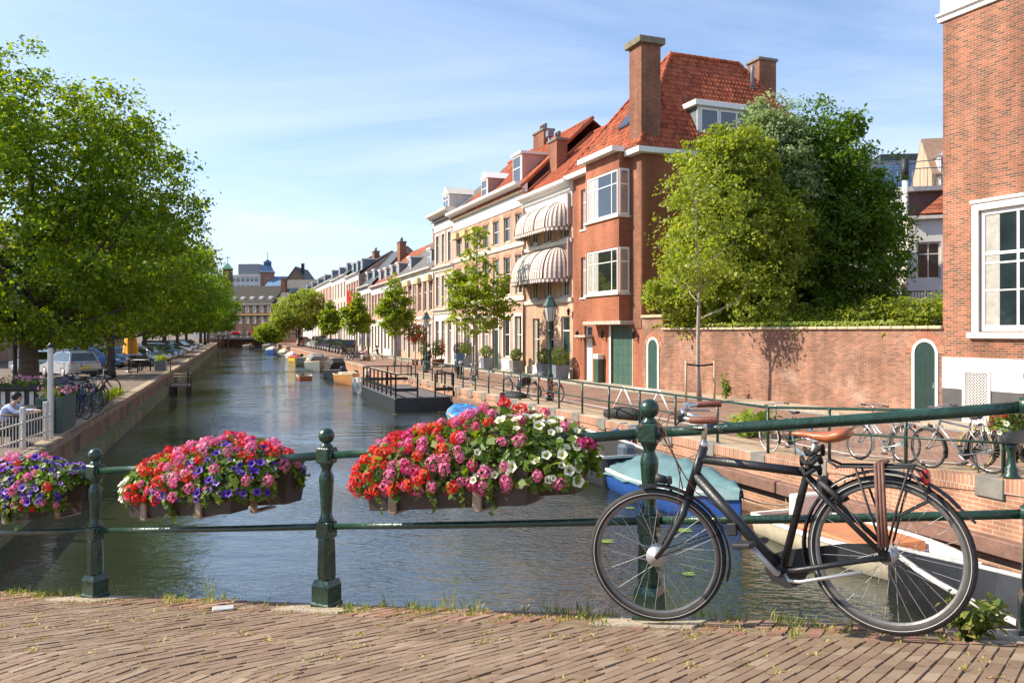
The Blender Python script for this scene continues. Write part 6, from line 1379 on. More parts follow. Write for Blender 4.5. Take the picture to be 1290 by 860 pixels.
TEAL = mat('teal_tarpaulin', (.10,.19,.20), .6, .25, 2.2, bump=.9, bscale=4); BLUEP = mat('blue_paint', (.014,.07,.29), .35, .15, 5); WHH = mat('white_hull', (.68,.66,.6), .4, .1, 4); DKH = mat('dark_hull', (.025,.03,.035), .4, .3, 4)
VARN = mat('varnished_wood', (.42,.19,.055), .4, .2, 6, coat=.4); ORG = mat('orange_deck', (.50,.19,.08), .6, .15, 6); GREYH = mat('grey_hull', (.16,.18,.19), .45, .2, 4); CANV = mat('cream_canvas', (.52,.44,.30), .8, .12, 5); BLK = mat('black_canvas', (.02,.02,.022), .75, .3, 6, bump=.3, bscale=12); BLUT = mat('blue_tarpaulin', (.06,.27,.60), .5, .2, 3, bump=.4, bscale=8); DKB_ = mat('navy_cover', (.02,.03,.09), .5, .2, 5)
ca = CANAL
def bloc(d, off): return (xr(d)-off, d)
boat('blue boat under a teal tarpaulin, moored behind the front wheel of the black bicycle', bloc(17.3,1.9), ca+math.pi, 4.4, 1.7, .48, BLUEP, rimm=WHH, tarp=TEAL, motor=mat('grey_motor', (.09,.115,.145), .4, .2, 6), ridge=.42, rope=[(1,1.7),(-1,1.7)])
boat('cream boat with an orange deck, seen through the rear wheel of the black bicycle', bloc(13.1,1.3), ca+math.pi, 4.3, 1.65, .36, mat('cream_hull', (.50,.43,.31), .5, .15, 4), floorm=ORG, inm=WHH, rimm=WHH, seats=0, rope=[(-1,1.2)], boxes=((-1.3,-.6,.1,.6,.6,.42,ORG,'deck'),(-1.98,.0,.3,-1.75,.6,.72,WHH,'stern_box')))
boat('dark open boat with an aluminium bench, lying against the wall below the bridge', bloc(8.7,2.3), ca+.03, 6.0, 1.9, .5, spots(mat('tarred_hull', (.012,.012,.013), .8, .4, 6, spec=.15), (.26,.25,.23), .67, 5), inm=mat('dark_blue_grey', (.022,.026,.033), .5, .3, 4), rw=.03, rimm=mat('worn_white_rim', (.42,.41,.39), .5, .3, 9), floorm=WOOD, seats=0, boxes=((-2.7,-.72,.42,1.2,-.30,.47,ALU,'bench'),(-1.6,.2,.1,1.0,.5,.3,WOOD,'plank'),(-1.2,-.85,.46,2.2,-.74,.56,BLACKM,'rail')))
boat('black-hulled boat partly hidden by the white petunias', bloc(22.2,1.75), ca, 6.2, 1.9, .75, DKH, rimm=ALU, inm=BLACKM, floorm=BLACKM, seats=1, motor=None, rope=[(1,-1.6),(-1,-1.6)])
boat('small boat under a black cover at the wall, behind the pink geraniums', bloc(27.4,1.3), ca, 4.2, 1.5, .4, DKH, tarp=BLK)
boat('boat under a bright blue tarpaulin next to the pontoon', bloc(32.3,1.5), ca, 4.4, 1.7, .42, WHH, tarp=BLUT, ridge=.25, rope=[(1,-1.4)])
boat('white motor boat with red seats behind the pontoon', bloc(50.2,2.1), ca+math.pi-.25, 4.0, 1.7, .75, WHH, floorm=RED, inm=RED, rimm=WHH, seatm=RED, motor=WHH)
boat('varnished wooden boat with a navy motor cover', bloc(58.5,1.9), ca+math.pi, 5.0, 1.8, .6, VARN, tarp=None, motor=DKB_, boxes=((-.6,-.6,.2,1.2,.6,.8,CANV,'canvas_bundle'),))
boat('low orange dinghy beside the boat with the black canopy', bloc(63.5,4.6), ca, 2.8, 1.2, .3, mat('orange_hull', (.55,.16,.06), .5, .1, 4), inm=CANV, seats=1)
boat('motor boat with a big black canopy', bloc(65,1.9), ca+math.pi, 5.2, 1.9, .6, DKH, rimm=BLACKM, cabin=(.15,.72,.95,BLK,None), motor=BLACKM)
boat('grey cabin cruiser with cream canopy windows', bloc(78,2.1), ca+math.pi, 6.0, 2.1, .75, GREYH, cabin=(.12,.72,.8,mat('grey_canvas', (.22,.21,.2), .8, .15, 4),CANV))
boat('pale small boat with a wooden deck beyond the grey cruiser', bloc(90,2.2), ca+math.pi, 5.0, 1.9, .7, CANV, motor=BLACKM, boxes=((-.5,-.6,.3,1.4,.6,.9,OFFW,'cover'),))
boat('small boat with a red and yellow hull', bloc(101,2.2), ca+math.pi, 4.6, 1.8, .6, YEL, stripe=RED, boxes=((-1,-.6,.2,.8,.6,.85,RED,'cover'),))
boat('white covered boat near the red and yellow one', bloc(112,1.9), ca+math.pi, 4.6, 1.7, .5, WHH, tarp=mat('white_tarpaulin', (.5,.48,.46), .6, .1, 4), ridge=.4)
boat('beige covered boat moored before the blue one', bloc(122,2.3), ca+math.pi, 5.2, 2, .6, GREYH, tarp=CANV, ridge=.5)
boat('far blue boat with a grey cover', bloc(134,3.4), ca+math.pi, 6.0, 2.2, .75, BLUEP, tarp=mat('grey_tarpaulin', (.36,.34,.33), .7, .15, 3), ridge=.5)
boat('dark green barge moored by the round bush', bloc(153,3.0), ca+math.pi, 7.0, 2.6, 1.1, mat('dark_green_hull', (.02,.045,.035), .5, .2, 3), tarp=TARN, ridge=.3)
mv = at(313,172); mboat = boat('open motor boat with passengers coming from the far bridge', (mv.x, mv.y), ca+math.pi, 6.5, 2.4, .75, DKH, inm=CANV, rimm=OFFW, group=None, motor=BLACKM)
# floating pontoon with black railing
po = empty('pontoon', (xr(42.3)-1.6, 42.3, WATER), CANAL, 'black floating pontoon with black metal railings moored at the sunny quay', 'pontoon')
b = MB(); b.bbox(-4.7,-1.45,-.3,4.7,1.45,.62,.03); b.build('hull', DKH, po); b = MB()
for i in range(34): b.box(-4.65+i*.274,-1.4,.62,-4.65+i*.274+.262,1.4,.65)
b.build('deck', mat('grey_planks', (.13,.12,.115), .8, .3, 5), po)
def fence_run(par, pts, h0, h1, nm='railing_panel', r=.035, boards=True):
    b = MB()
    for p, q in zip(pts, pts[1:]):
        p, q = Vector(p), Vector(q); k = max(int((q-p).length/1.1), 1)
        for i in range(k+1): s = p.lerp(q, i/k); b.box(s.x-r, s.y-r, h0, s.x+r, s.y+r, h1)
        d = (q-p).normalized(); n_ = Vector((-d.y, d.x, 0))*r
        for z, t in ((h1,.05),(h0+.42,.14)): b.add([p+n_+Vector((0,0,z-t)), q+n_+Vector((0,0,z-t)), q-n_+Vector((0,0,z-t)), p-n_+Vector((0,0,z-t)), p+n_+Vector((0,0,z+.01)), q+n_+Vector((0,0,z+.01)), q-n_+Vector((0,0,z+.01)), p-n_+Vector((0,0,z+.01))], [(0,1,5,4),(1,2,6,5),(2,3,7,6),(3,0,4,7),(4,5,6,7),(0,3,2,1)])
    return b.build(nm, BLACK, par)
fence_run(po, [(-4.6,1.38,0),(4.6,1.38,0)], .65, 1.75); fence_run(po, [(4.6,1.38,0),(4.6,-1.38,0)], .65, 1.75); fence_run(po, [(-4.6,1.38,0),(-4.6,.35,0)], .65, 1.75); fence_run(po, [(-4.6,-1.38,0),(-4.6,-.5,0)], .65, 1.75); fence_run(po, [(-4.6,-1.38,0),(-1.5,-1.38,0)], .65, 1.75)
# ------------------------------------------------------------------ small things on the sunny quay
q = gp(790,528,.0); tb = empty('boat_cover_bundle', (q[0]-.1,q[1],0), CANAL+.4, 'rolled-up black boat cover with blue rope lying at the foot of the railing', 'boat cover'); b = MB(); b.tube([(-.7,0,.16),(-.3,.03,.2),(.2,-.02,.17),(.7,.02,.13)], [.13,.19,.2,.12], 10); b.build('roll', BLK, tb)
b = MB(); b.tube([(-.6,.1,.03),(-1.1,.5,.02),(-1.3,.9,-.1),(-1.35,1.0,-.9)], .02, 6); b.build('rope', BLUEP, tb)
for px, lab in ((757,'round blue mooring fender hanging on the wall, next to the black-hulled boat'),(772,'round blue mooring fender hanging closest to the iron post')):
    q = at(px, 22.9); f_ = empty('fender', (xr(22.9 if px == 757 else 22.3)-.38, 22.9 if px == 757 else 22.3, -.28), 0, lab, 'fender'); b = MB(); b.ball((0,0,0), .14, 12, sz=1.1); b.build('float', BLUEP, f_); b = MB(); b.tube([(0,0,.14),(.1,0,.3),(.3,0,.3)], .012, 5); b.build('rope', BLUEP, f_)
q = gp(648,500); tb = empty('folded_cover', (q[0],q[1],0), CANAL, 'flat folded black cover lying under the quay railing', 'boat cover'); b = MB(); b.lathe([(.8,0),(.78,.1),(.5,.2),(.1,.24)], 12); b.build('cover', BLK, tb); b.v = []; tb.scale = (1,.6,1)
q = gp(776,520); tr_ = empty('boat_trestle', (q[0]+.9,q[1]+.6,0), CANAL+.2, 'white folding trestle standing behind the quay railing', 'trestle'); b = MB()
for x in (-.9,.9):
    b.tube([(x-.55,0,0),(x,0,.75)], .03, 6); b.tube([(x+.55,0,0),(x,0,.75)], .03, 6)
b.tube([(-.9,0,.72),(.9,0,.72)], .025, 6); b.build('legs', WHITE, tr_)
q = gp(626,522,-.3); b = MB(); b.bbox(-.09,-.09,-.9,.09,.09,.25,.01); m_ = empty('mooring_post', (xr(31.5)-.45,31.5,0), 0, 'brown wooden mooring post with a white depth gauge at the quay wall', 'post'); b.build('post', mat('brown_post', (.16,.07,.05), .8, .2, 8), m_); b = MB(); b.box(-.12,-.05,-.8,-.092,.05,.2); b.build('gauge', WHITE, m_)
# motor scooter
def motorbike(label, loc, rz, name='motor_scooter', bm_=BLACK, box=True, s=1.0):
    r = empty(name, loc, rz, label, 'scooter' if box else 'motorcycle'); Mh = Matrix.Rotation(math.pi/2, 4, 'X'); R_ = .25 if box else .31
    for x in (-.62,.66):
        b = MB(); ring(b, R_-.06, [(.06*math.cos(a), .055*math.sin(a)) for a in [2*math.pi*i/8 for i in range(8)]], 24); o = b.build('wheel', RUBBER, r, (x,0,R_)); b = MB(); b.lathe([(R_*.62,-.03),(R_*.62,.03)], 16, 0, Mh); b.build('rim', ALU, o)
    b = MB(); b.prism([(-.85,.42),(-.3,.30),(.35,.26),(.5,.34),(.55,.95),(.42,.95),(.28,.45),(-.05,.42),(-.2,.72),(-.85,.78)] if box else [(-.8,.62),(-.2,.35),(.3,.35),(.5,.75),(.3,.95),(-.1,.86),(-.85,.84)], 'y', -.17, .17); b.build('body', bm_, r)
    b = MB(); b.bbox(-.8,-.15,.76,-.1,.15,.9,.05); b.build('seat', BLACKM, r)
    b = MB(); b.tube([(.66,0,R_),(.5,0,.98),(.46,0,1.08)], .03, 8); b.tube([(.42,-.34,1.05),(.46,0,1.1),(.42,.34,1.05)], .02, 8); b.tube([(.45,.25,1.1),(.45,.32,1.3)], .012, 5); b.ball((.45,.33,1.34), .07, 8); b.build('handlebar', CHROME, r)
    b = MB(); b.bbox(.54,-.1,.82,.64,.1,1.0,.04); b.build('headlight', mat('lamp_glass', (.6,.6,.62), .1, .05, 3, coat=.6), r)
    b = MB(); b.bbox(-.95,-.09,.62,-.84,.09,.72,.02); b.build('tail_light', RED, r); b = MB(); b.box(-.96,-.08,.42,-.94,.08,.56); b.build('licence_plate', BLUEP if box else YEL, r)
    if box: b = MB(); b.bbox(-.75,-.03,.9,-.7,.03,1.0,.01); b.build('rack', BLACKM, r); b = MB(); b.add([(.5,-.2,1.0),(.5,.2,1.0),(.42,.22,1.45),(.42,-.22,1.45)], [(0,1,2,3)]); b.build('windscreen', GLASS, r)
    return r
q = gp(577,478); motorbike('black motor scooter with a blue number plate near the ball shrubs', (q[0],q[1]+.8,0), CANAL+math.pi*.95)
# ------------------------------------------------------------------ cars (local: x forward)
CARM = {}
def carmeshes(style):
    if style in CARM: return CARM[style]
    L_, Wd, Hh = {'hatch': (4.0,1.74,1.5), 'saloon': (4.5,1.78,1.44), 'wagon': (4.6,1.8,1.5), 'suv': (4.5,1.85,1.7), 'van': (4.9,1.9,2.0)}[style]
    a, b = -L_/2, L_/2; bl = Hh*.60
    low = [(a+.04,.32),(a,.55),(a+.03,bl-.04),(a+.12,bl),(b-1.05,bl),(b-.35,bl-.14),(b-.06,bl-.3),(b,.5),(b-.05,.28),(a+.2,.24)]
    cab = {'hatch': [(a+.1,bl),(a+.42,Hh-.05),(a+.7,Hh),(b-2.2,Hh),(b-1.75,Hh-.08),(b-.95,bl)], 'wagon': [(a+.1,bl),(a+.38,Hh-.04),(a+.7,Hh),(b-2.3,Hh),(b-1.85,Hh-.08),(b-1.0,bl)], 'suv': [(a+.08,bl),(a+.3,Hh-.04),(a+.6,Hh),(b-2.2,Hh),(b-1.8,Hh-.08),(b-1.05,bl)], 'van': [(a+.04,bl),(a+.1,Hh-.04),(a+.3,Hh),(b-1.9,Hh),(b-1.5,Hh-.1),(b-.8,bl)], 'saloon': [(a+.5,bl),(a+1.05,Hh-.06),(a+1.4,Hh),(b-2.35,Hh),(b-1.9,Hh-.08),(b-1.05,bl)]}[style]
    bd = MB(); w = Wd/2
    n = len(low); rows = [(-w+.10,.9),(-w,1.0),(w,1.0),(w-.10,.9)]
    vs = []
    for y, s in ((-w+.05,.965),(-w,.985),(-w,.985),(-w+.05,.965)): pass
    def slice_(y, s): 
        zc_ = .5; return [(x*s if False else x*(1-(1-s)*.6), y, zc_+(z-zc_)*s) for x, z in low]
    vs = slice_(-w+.0,.93)+slice_(-w+.09,1.0)+slice_(w-.09,1.0)+slice_(w,.93)
    bd.add(vs, [(i*n+j, i*n+(j+1)%n, (i+1)*n+(j+1)%n, (i+1)*n+j) for i in range(3) for j in range(n)]+[tuple(range(n)), tuple(range(3*n,4*n))], 0, False)
    m = len(cab); zt = lambda z: (z-bl)/(Hh-bl)
    def cs(f): return [(x, f*(w-.06-.20*zt(z)), z) for x, z in cab]
    vs = cs(-1)+cs(1); bd.add(vs, [tuple(range(m)), tuple(range(m, 2*m))]+[(j, j+1, m+j+1, m+j) for j in range(m-1)], 0, False)
    gl = MB()
    for sg in (-1,1):      # side windows, inset from the cabin outline
        cx_ = sum(p[0] for p in cab)/m; P = []
        for x, z in cab:
            xx = cx_+(x-cx_)*.9; zz = bl+.05+(z-bl)*.80; P.append((xx, sg*(w-.06-.20*zt(zz)+.008), zz))
        gl.add(P, [tuple(range(m))])
        for xs_ in ((a+b)/2-.15,): pass
    def panel(p, q, ins, f0=.12, f1=.92):
        (xa,za),(xb,zb) = p, q; x0, z0 = xa+(xb-xa)*f0, za+(zb-za)*f0; x1, z1 = xa+(xb-xa)*f1, za+(zb-za)*f1; nx, nz_ = (zb-za), -(xb-xa); l = math.hypot(nx, nz_); s_ = -1 if p[0] < 0 else 1; ox, oz = abs(nx)/l*.01*s_, .006
        y0, y1 = w-.14-.20*zt(z0), w-.14-.20*zt(z1); gl.add([(x0+ox,-y0,z0+oz),(x0+ox,y0,z0+oz),(x1+ox,y1,z1+oz),(x1+ox,-y1,z1+oz)], [(0,1,2,3)])
    panel(cab[0], cab[1], 0); panel(cab[5], cab[4], 0)
    wh = MB(); Mh = Matrix.Rotation(math.pi/2, 4, 'X'); wh.lathe([(.2,-.1),(.3,-.1),(.325,-.06),(.325,.06),(.3,.1),(.2,.1)], 18, 0, Mh); rm_ = MB(); rm_.lathe([(.05,-.105),(.2,-.11),(.21,-.09),(.21,.09),(.2,.11),(.05,.105)], 14, 0, Mh)
    tl = MB(); tl.bbox(-.03,-.13,-.16,.03,.13,.16,.02); hl = MB(); hl.bbox(-.05,-.2,-.09,.05,.2,.09,.03); lp = MB(); lp.box(-.01,-.26,-.06,.01,.26,.06)
    gr_ = MB(); gr_.box(a-.012,-w*.72,.30,a+.1,w*.72,.42); gr_.box(b-.1,-w*.7,.3,b+.012,w*.7,.44)
    CARM[style] = (bd, gl.mesh('windows', GLASSB), wh.mesh('wheel', RUBBER), rm_.mesh('rim', ALU), tl.mesh('tail_light', RED), hl.mesh('headlight', mat('lamp_glass', (.6,.6,.62), .1, .05, 3, coat=.6)), lp.mesh('licence_plate', YEL), gr_.mesh('bumper', BLACKM), L_, Wd, bl, {}); return CARM[style]
def car(label, loc, rz, paint, style='hatch', group=None, box=False):
    bd, gl, wh, rm_, tl, hl, lp, gr_, L_, Wd, bl, cache = carmeshes(style); r = empty('parked_car', loc, rz, label, 'car', group)
    if paint.name not in cache: cache[paint.name] = bd.mesh('body', paint)
    put('body', cache[paint.name], r); put('windows', gl, r); put('bumper', gr_, r)
    for x in (-L_*.30, L_*.31):
        for y in (-Wd/2+.09, Wd/2-.09): o = put('wheel', wh, r, (x,y,.325)); put('rim', rm_, o)
    for y in (-Wd/2+.2, Wd/2-.2): put('tail_light', tl, r, (-L_/2+.06,y,bl-.14)); put('headlight', hl, r, (L_/2-.16,y,.64))
    put('licence_plate', lp, r, (-L_/2-.02,0,.6)); put('licence_plate', lp, r, (L_/2+.015,0,.42))
    if box: b = MB(); b.bbox(-1.0,-.4,1.75,.9,.4,2.08,.1); b.build('roof_box', BLACK, r)
    return r
def paint(n, c, metal=.35): return mat(n, c, .28, .04, 3, metal, spec=.6, coat=.8)
NAVY = paint('navy_paint', (.012,.02,.055)); BLKP = paint('black_car_paint', (.012,.013,.015)); SILP = paint('silver_car_paint', (.42,.44,.46)); WHP = paint('white_car_paint', (.68,.68,.68), 0); BLUP = paint('blue_car_paint', (.03,.11,.30)); BRZ = paint('bronze_car_paint', (.22,.13,.09)); GRYP = paint('grey_car_paint', (.10,.105,.11)); LBL = paint('pale_blue_paint', (.25,.36,.46))
REDP = paint('red_car_paint', (.35,.02,.02), 0)
rs = [(95,'suv',BLKP,'dark grey estate car closest to the parked bicycles on the sunny quay'),(101.3,'hatch',BLKP,'black hatchback parked directly ahead of the dark estate car'),(107.5,'suv',NAVY,'dark blue off-roader third in the row on the sunny quay'),(113.8,'hatch',NAVY,'navy hatchback under a car with a roof box'),(120,'wagon',BLKP,'black car with a roof box on the sunny quay'),(126.5,'van',SILP,'pale grey van in the row on the sunny quay'),(133,'hatch',WHP,'white hatchback ahead of the pale grey van'),(139.5,'saloon',GRYP,'grey saloon ahead of the white hatchback'),(146,'hatch',REDP,'dark red car near the corner tree'),(153,'suv',WHP,'white car at the far end of the sunny quay row')]
for d, st_, pm2, lab in rs: car(lab, (xr(d)+3.3, d, .02), CANAL+.04, pm2, st_, 'cars parked on the sunny quay', box='roof box on' in lab)
lcars = [(57,-5.4,'hatch',BLUP,'blue hatchback standing behind the folded yellow parasol'),(62,-3.6,'saloon',LBL,'pale blue saloon at the lamp post by the parasol'),(66.5,-3.2,'hatch',SILP,'silver hatchback with its nose at the quay edge'),(70,-3.2,'saloon',NAVY,'dark blue saloon next to the silver hatchback'),(73.5,-3.2,'hatch',BLKP,'black hatchback with shiny wheels facing the canal'),(77,-3.2,'wagon',BLUP,'blue estate car facing the canal'),(80.8,-3.2,'hatch',WHP,'white hatchback facing the canal, between two dark cars'),(84.6,-3.2,'suv',BLKP,'black off-roader facing the canal'),(88.5,-3.2,'hatch',SILP,'silver car facing the canal under the third tree'),(93,-3.2,'saloon',WHP,'white saloon facing the canal under the fourth tree'),(98,-3.2,'hatch',NAVY,'navy car facing the canal past the white saloon'),(104,-3.2,'wagon',BRZ,'bronze estate car facing the canal'),(111,-3.2,'hatch',BRZ,'brown hatchback beyond the bronze estate car'),(119,-3.2,'saloon',GRYP,'grey car before the last white car'),(128,-3.2,'hatch',WHP,'last white car of the shady row'),]
for d, off, st_, pm2, lab in lcars: car(lab, (xl(d)+off, d, .02), CANAL-math.pi/2-.35, pm2, st_, 'cars parked on the shady quay')
q = at(88,46); car('silver hatchback seen from behind at the end of the bicycle row', (q.x,46,.02), CANAL+.55, SILP, 'hatch', 'cars parked on the shady quay')
q = at(72,50); car('pale blue car half hidden behind the silver hatchback', (q.x-1.6,50.5,.02), CANAL+.5, LBL, 'saloon', 'cars parked on the shady quay')
q = at(92,66); car('white van parked behind the silver hatchback', (q.x,66,.02), CANAL-1.4, WHP, 'van', 'cars parked on the shady quay')
# ------------------------------------------------------------------ the shady quay
def lp_(d, off=0.0, z=0.0): return Vector((xl(d)-off, d, z))
LA = math.atan2(-1, .341)                       # along the shady quay, towards us
def fo(d): return .12+(19.8-d)*.13
pf = empty('picket_fence', lp_(16.2,.12), 0, 'low white picket fence along the edge of the canal terrace', 'fence'); o_ = pf.location.copy()
b = MB(); d = 14.6; k = 0
while d < 19.6:
    h = .66+.13*abs(math.sin((d-14.6)/1.67*math.pi)); p = lp_(d,fo(d))-o_; Mx = Matrix.Translation(p) @ Matrix.Rotation(LA+.12,4,'Z'); b.bbox(-.026,-.008,.05,.026,.008,h,.004,0,Mx); d += .175
b.build('pickets', OFFW, pf)['kind'] = 'stuff'
b = MB()
for z in (.22,.58): b.tube([lp_(14.5,fo(14.5)+.03,z)-o_, lp_(19.7,.15,z)-o_], .022, 4)
b.build('rail', OFFW, pf)
for d in (14.6,16.3,18.0,19.4): p = lp_(d,fo(d)+.02)-o_; b = MB(); b.bbox(p.x-.05,p.y-.05,0,p.x+.05,p.y+.05,.93,.012); b.build('post', OFFW, pf)
for d, h, lab in ((15.4,2.0,'white timber pole standing in the picket fence at the picture edge'),(19.75,2.22,'white timber pole with a dark cap where the picket fence meets the green planter')):
    p = lp_(d,.16 if d > 16 else .85); r = empty('terrace_pole', p, 0, lab, 'pole'); b = MB(); b.bbox(-.05,-.05,0,.05,.05,h,.012); b.build('shaft', OFFW, r); b = MB(); b.lathe([(.08,h),(.09,h+.03),(.03,h+.1),(.01,h+.13)], 8); b.build('cap', BLACK, r)
sc = empty('slatted_screen', lp_(22.3,.6), 0, 'black terrace screen with white upright slats below a box of flowers', 'screen'); b = MB(); b.box(-4.2,-.03,.1,0,.03,1.0); b.build('backing', BLACK, sc); b = MB()
for i in range(16): b.bbox(-4.1+i*.262,-.06,.14,-4.1+i*.262+.12,-.032,.97,.005)
b.build('slats', OFFW, sc); b = MB(); b.bbox(-4.2,-.2,1.0,0,.18,1.16,.02); b.build('flower_trough', BLACK, sc)
rng = np.random.default_rng(41); n = 900; C = np.stack([-4.15+4.1*rng.random(n), -.05+.16*rng.normal(size=n), 1.14+.26*rng.random(n)*(.5+.5*np.sin(np.arange(n)))], 1); put('foliage', fast_mesh('foliage', leaf_quads(rng, C, nrm(rng.normal(size=(n,3))+np.array([0,-.5,.8])), .07), 4, LEAF_B), sc)
n = 160; C = np.stack([-4.15+4.1*rng.random(n), -.1+.16*rng.normal(size=n), 1.26+.16*rng.random(n)], 1); put('blossoms', fast_mesh('blossoms', leaf_quads(rng, C, nrm(rng.normal(size=(n,3))+np.array([0,-.6,.8])), .075, .9), 4, petal('pale_pink_petal', (.6,.25,.36))), sc)['kind'] = 'stuff'
gpl = empty('green_planter', lp_(21.6,.42), LA, 'tall green slatted planter with pink flowers on the quay edge next to the bicycles', 'planter'); b = MB()
for i in range(11): b.bbox(-.9+i*.165,.27,.02,-.9+i*.165+.15,.31,.92,.008)
for i in range(4): b.bbox(.9,-.31+i*.155,.02,.94,-.31+i*.155+.14,.92,.008)
b.box(-.88,-.3,.02,.9,.268,.86); b.build('slats', mat('worn_green_boards', (.075,.11,.085), .7, .25, 6), gpl)
n = 420; C = np.stack([-.85+1.7*rng.random(n), .26*rng.normal(size=n)*.6, .9+.24*rng.random(n)], 1); put('foliage', fast_mesh('foliage', leaf_quads(rng, C, nrm(rng.normal(size=(n,3))+np.array([0,0,.8])), .085), 4, LEAF_B), gpl)
n = 90; C = np.stack([-.8+1.7*rng.random(n), .2*rng.normal(size=n)+.1, 1.0+.16*rng.random(n)], 1); put('blossoms', fast_mesh('blossoms', leaf_quads(rng, C, nrm(rng.normal(size=(n,3))+np.array([0,0,.8])), .08, .9), 4, petal('pale_pink_petal', (.6,.25,.36))), gpl)['kind'] = 'stuff'
# the row of bicycles and the motorcycle
BK = [(23.6,'black bicycle next to the green planter, its front wheel at the quay edge',BLACK),(24.6,'dark blue bicycle, second from the green planter',BLUEF),(25.6,'black bicycle, third from the green planter',BLACK),(26.6,'grey bicycle, fourth from the green planter',LEAD),(27.7,'dark bicycle with a blue frame, fifth from the green planter',BLUEF),(28.9,'olive bicycle, sixth from the green planter',OLIVE),(24.2,'black bicycle in the second line, behind the two bicycles by the planter',BLACK),(25.9,'grey-framed bicycle in the second line of the bicycle row',LEAD),(27.4,'navy bicycle in the second line, closest to the motorcycle',BLUEF)]
for i, (d, lab, m) in enumerate(BK):
    hd_ = LA+.62+.1*math.sin(i*2.3); p = lp_(d,(.95 if i < 6 else 2.5)+.1*math.cos(i*3)); bicycle(lab, p, Euler((R(-6+3*math.sin(i)),0,hd_)), fm=m, style='step' if i % 2 else 'diamond', group='bicycles parked in a row by the green planter', crate=None if i % 2 else 'brown')
p = lp_(33.0,1.5); bicycle('lone black bicycle with a grey side bag standing broadside on the shady quay', (p.x-.4,p.y,0), Euler((R(-5),0,.2)), fm=BLACK, crate='bag')
motorbike('dark motorcycle with a blue-grey seat at the end of the bicycle row', lp_(30.6,2.1), LA+.9, 'motorcycle', BLUEF, False); motorbike('black motorcycle parked behind the dark terrace chairs', lp_(60,2.7), .5, 'motorcycle', BLACK, False)
rng = np.random.default_rng(43); rt = [(xl(d)-.35-.5*rng.random(), d, 0) for d in 28.5+5.5*rng.random(110)]; tag(put('grass', fast_mesh('grass', blades(rng, rt, .1, .4, .012, 9, .5), 4, LEAF_Y)), 'strip of tall green grass on the edge of the shady quay', 'grass', kind='stuff')
# folded yellow parasol, terrace chairs and planter box
q = at(165,52.5); ps = empty('parasol', q, 0, 'folded bright yellow parasol on a white pole between the first trees', 'parasol'); b = MB(); b.tube([(0,0,0),(0,0,3.15)], .03, 8); b.lathe([(.3,0),(.3,.08),(.06,.12)], 12); b.build('pole', WHITE, ps)
b = MB(); k = 20; rows = [(.05,3.1),(.12,2.95),(.24,2.5),(.31,2.1),(.36,1.6),(.40,1.2)]; vs = [(r*(1+.28*math.cos(5*a+z))*math.cos(a), r*(1+.28*math.cos(5*a+z))*math.sin(a), z+(.08*math.cos(5*a) if z < 1.3 else 0)) for r, z in rows for a in [2*math.pi*j/k for j in range(k)]]
b.add(vs, [(i*k+j, i*k+(j+1)%k, (i+1)*k+(j+1)%k, (i+1)*k+j) for i in range(len(rows)-1) for j in range(k)], 0, True); b.build('canopy', mat('yellow_cloth', (.78,.36,.02), .8, .1, 3), ps)
def chair(loc, rz, label):
    r = empty('terrace_chair', loc, rz, label, 'chair', 'dark wicker terrace chairs'); b = MB(); b.bbox(-.28,-.3,.3,.3,.3,.42,.03); b.build('seat', BLK, r); b = MB(); b.bbox(-.32,-.32,.40,-.24,.32,.86,.03); b.build('backrest', BLK, r)
    for sg in (-1,1): b = MB(); b.bbox(-.3,.27*sg-.03,.42,.28,.27*sg+.03,.62,.02); b.build('armrest', BLK, r)
    for x in (-.26,.26):
        for y in (-.26,.26): b = MB(); b.bbox(x-.025,y-.025,0,x+.025,y+.025,.31,.005); b.build('leg', BLK, r)
chair(at(184,54.5), R(200), 'dark wicker chair next to the planter box'); chair(at(168,52), R(20), 'dark wicker chair with its back to the bicycles'); chair(at(177,57.5), R(280), 'dark wicker chair on the car side of the terrace table'); chair(at(131,44), R(200), 'dark wicker chair at the trunk of the second tree')
q = at(176,54.6); r = empty('terrace_table', q, 0, 'pale terrace table between dark wicker chairs', 'table'); b = MB(); b.bbox(-.45,-.45,.70,.45,.45,.74,.01); b.build('table_top', OFFW, r); b = MB(); b.tube([(0,0,0),(0,0,.7)], .04, 8); b.lathe([(.28,0),(.25,.03),(.05,.05)], 10); b.build('leg', BLACK, r)
q = lp_(54.5,.7); pbx = empty('planter_box', q, LA, 'grey planter box of yellow-green plants at the top of the water stairs', 'planter'); b = MB(); b.bbox(-.6,-.35,0,.6,.35,.68,.02); b.build('box', LEAD, pbx); n = 500; C = np.stack([-.6+1.2*rng.random(n), .3*(rng.random(n)*2-1), .66+.34*rng.random(n)], 1); put('foliage', fast_mesh('foliage', leaf_quads(rng, C, nrm(rng.normal(size=(n,3))+np.array([0,0,1])), .1), 4, LEAF_G), pbx)
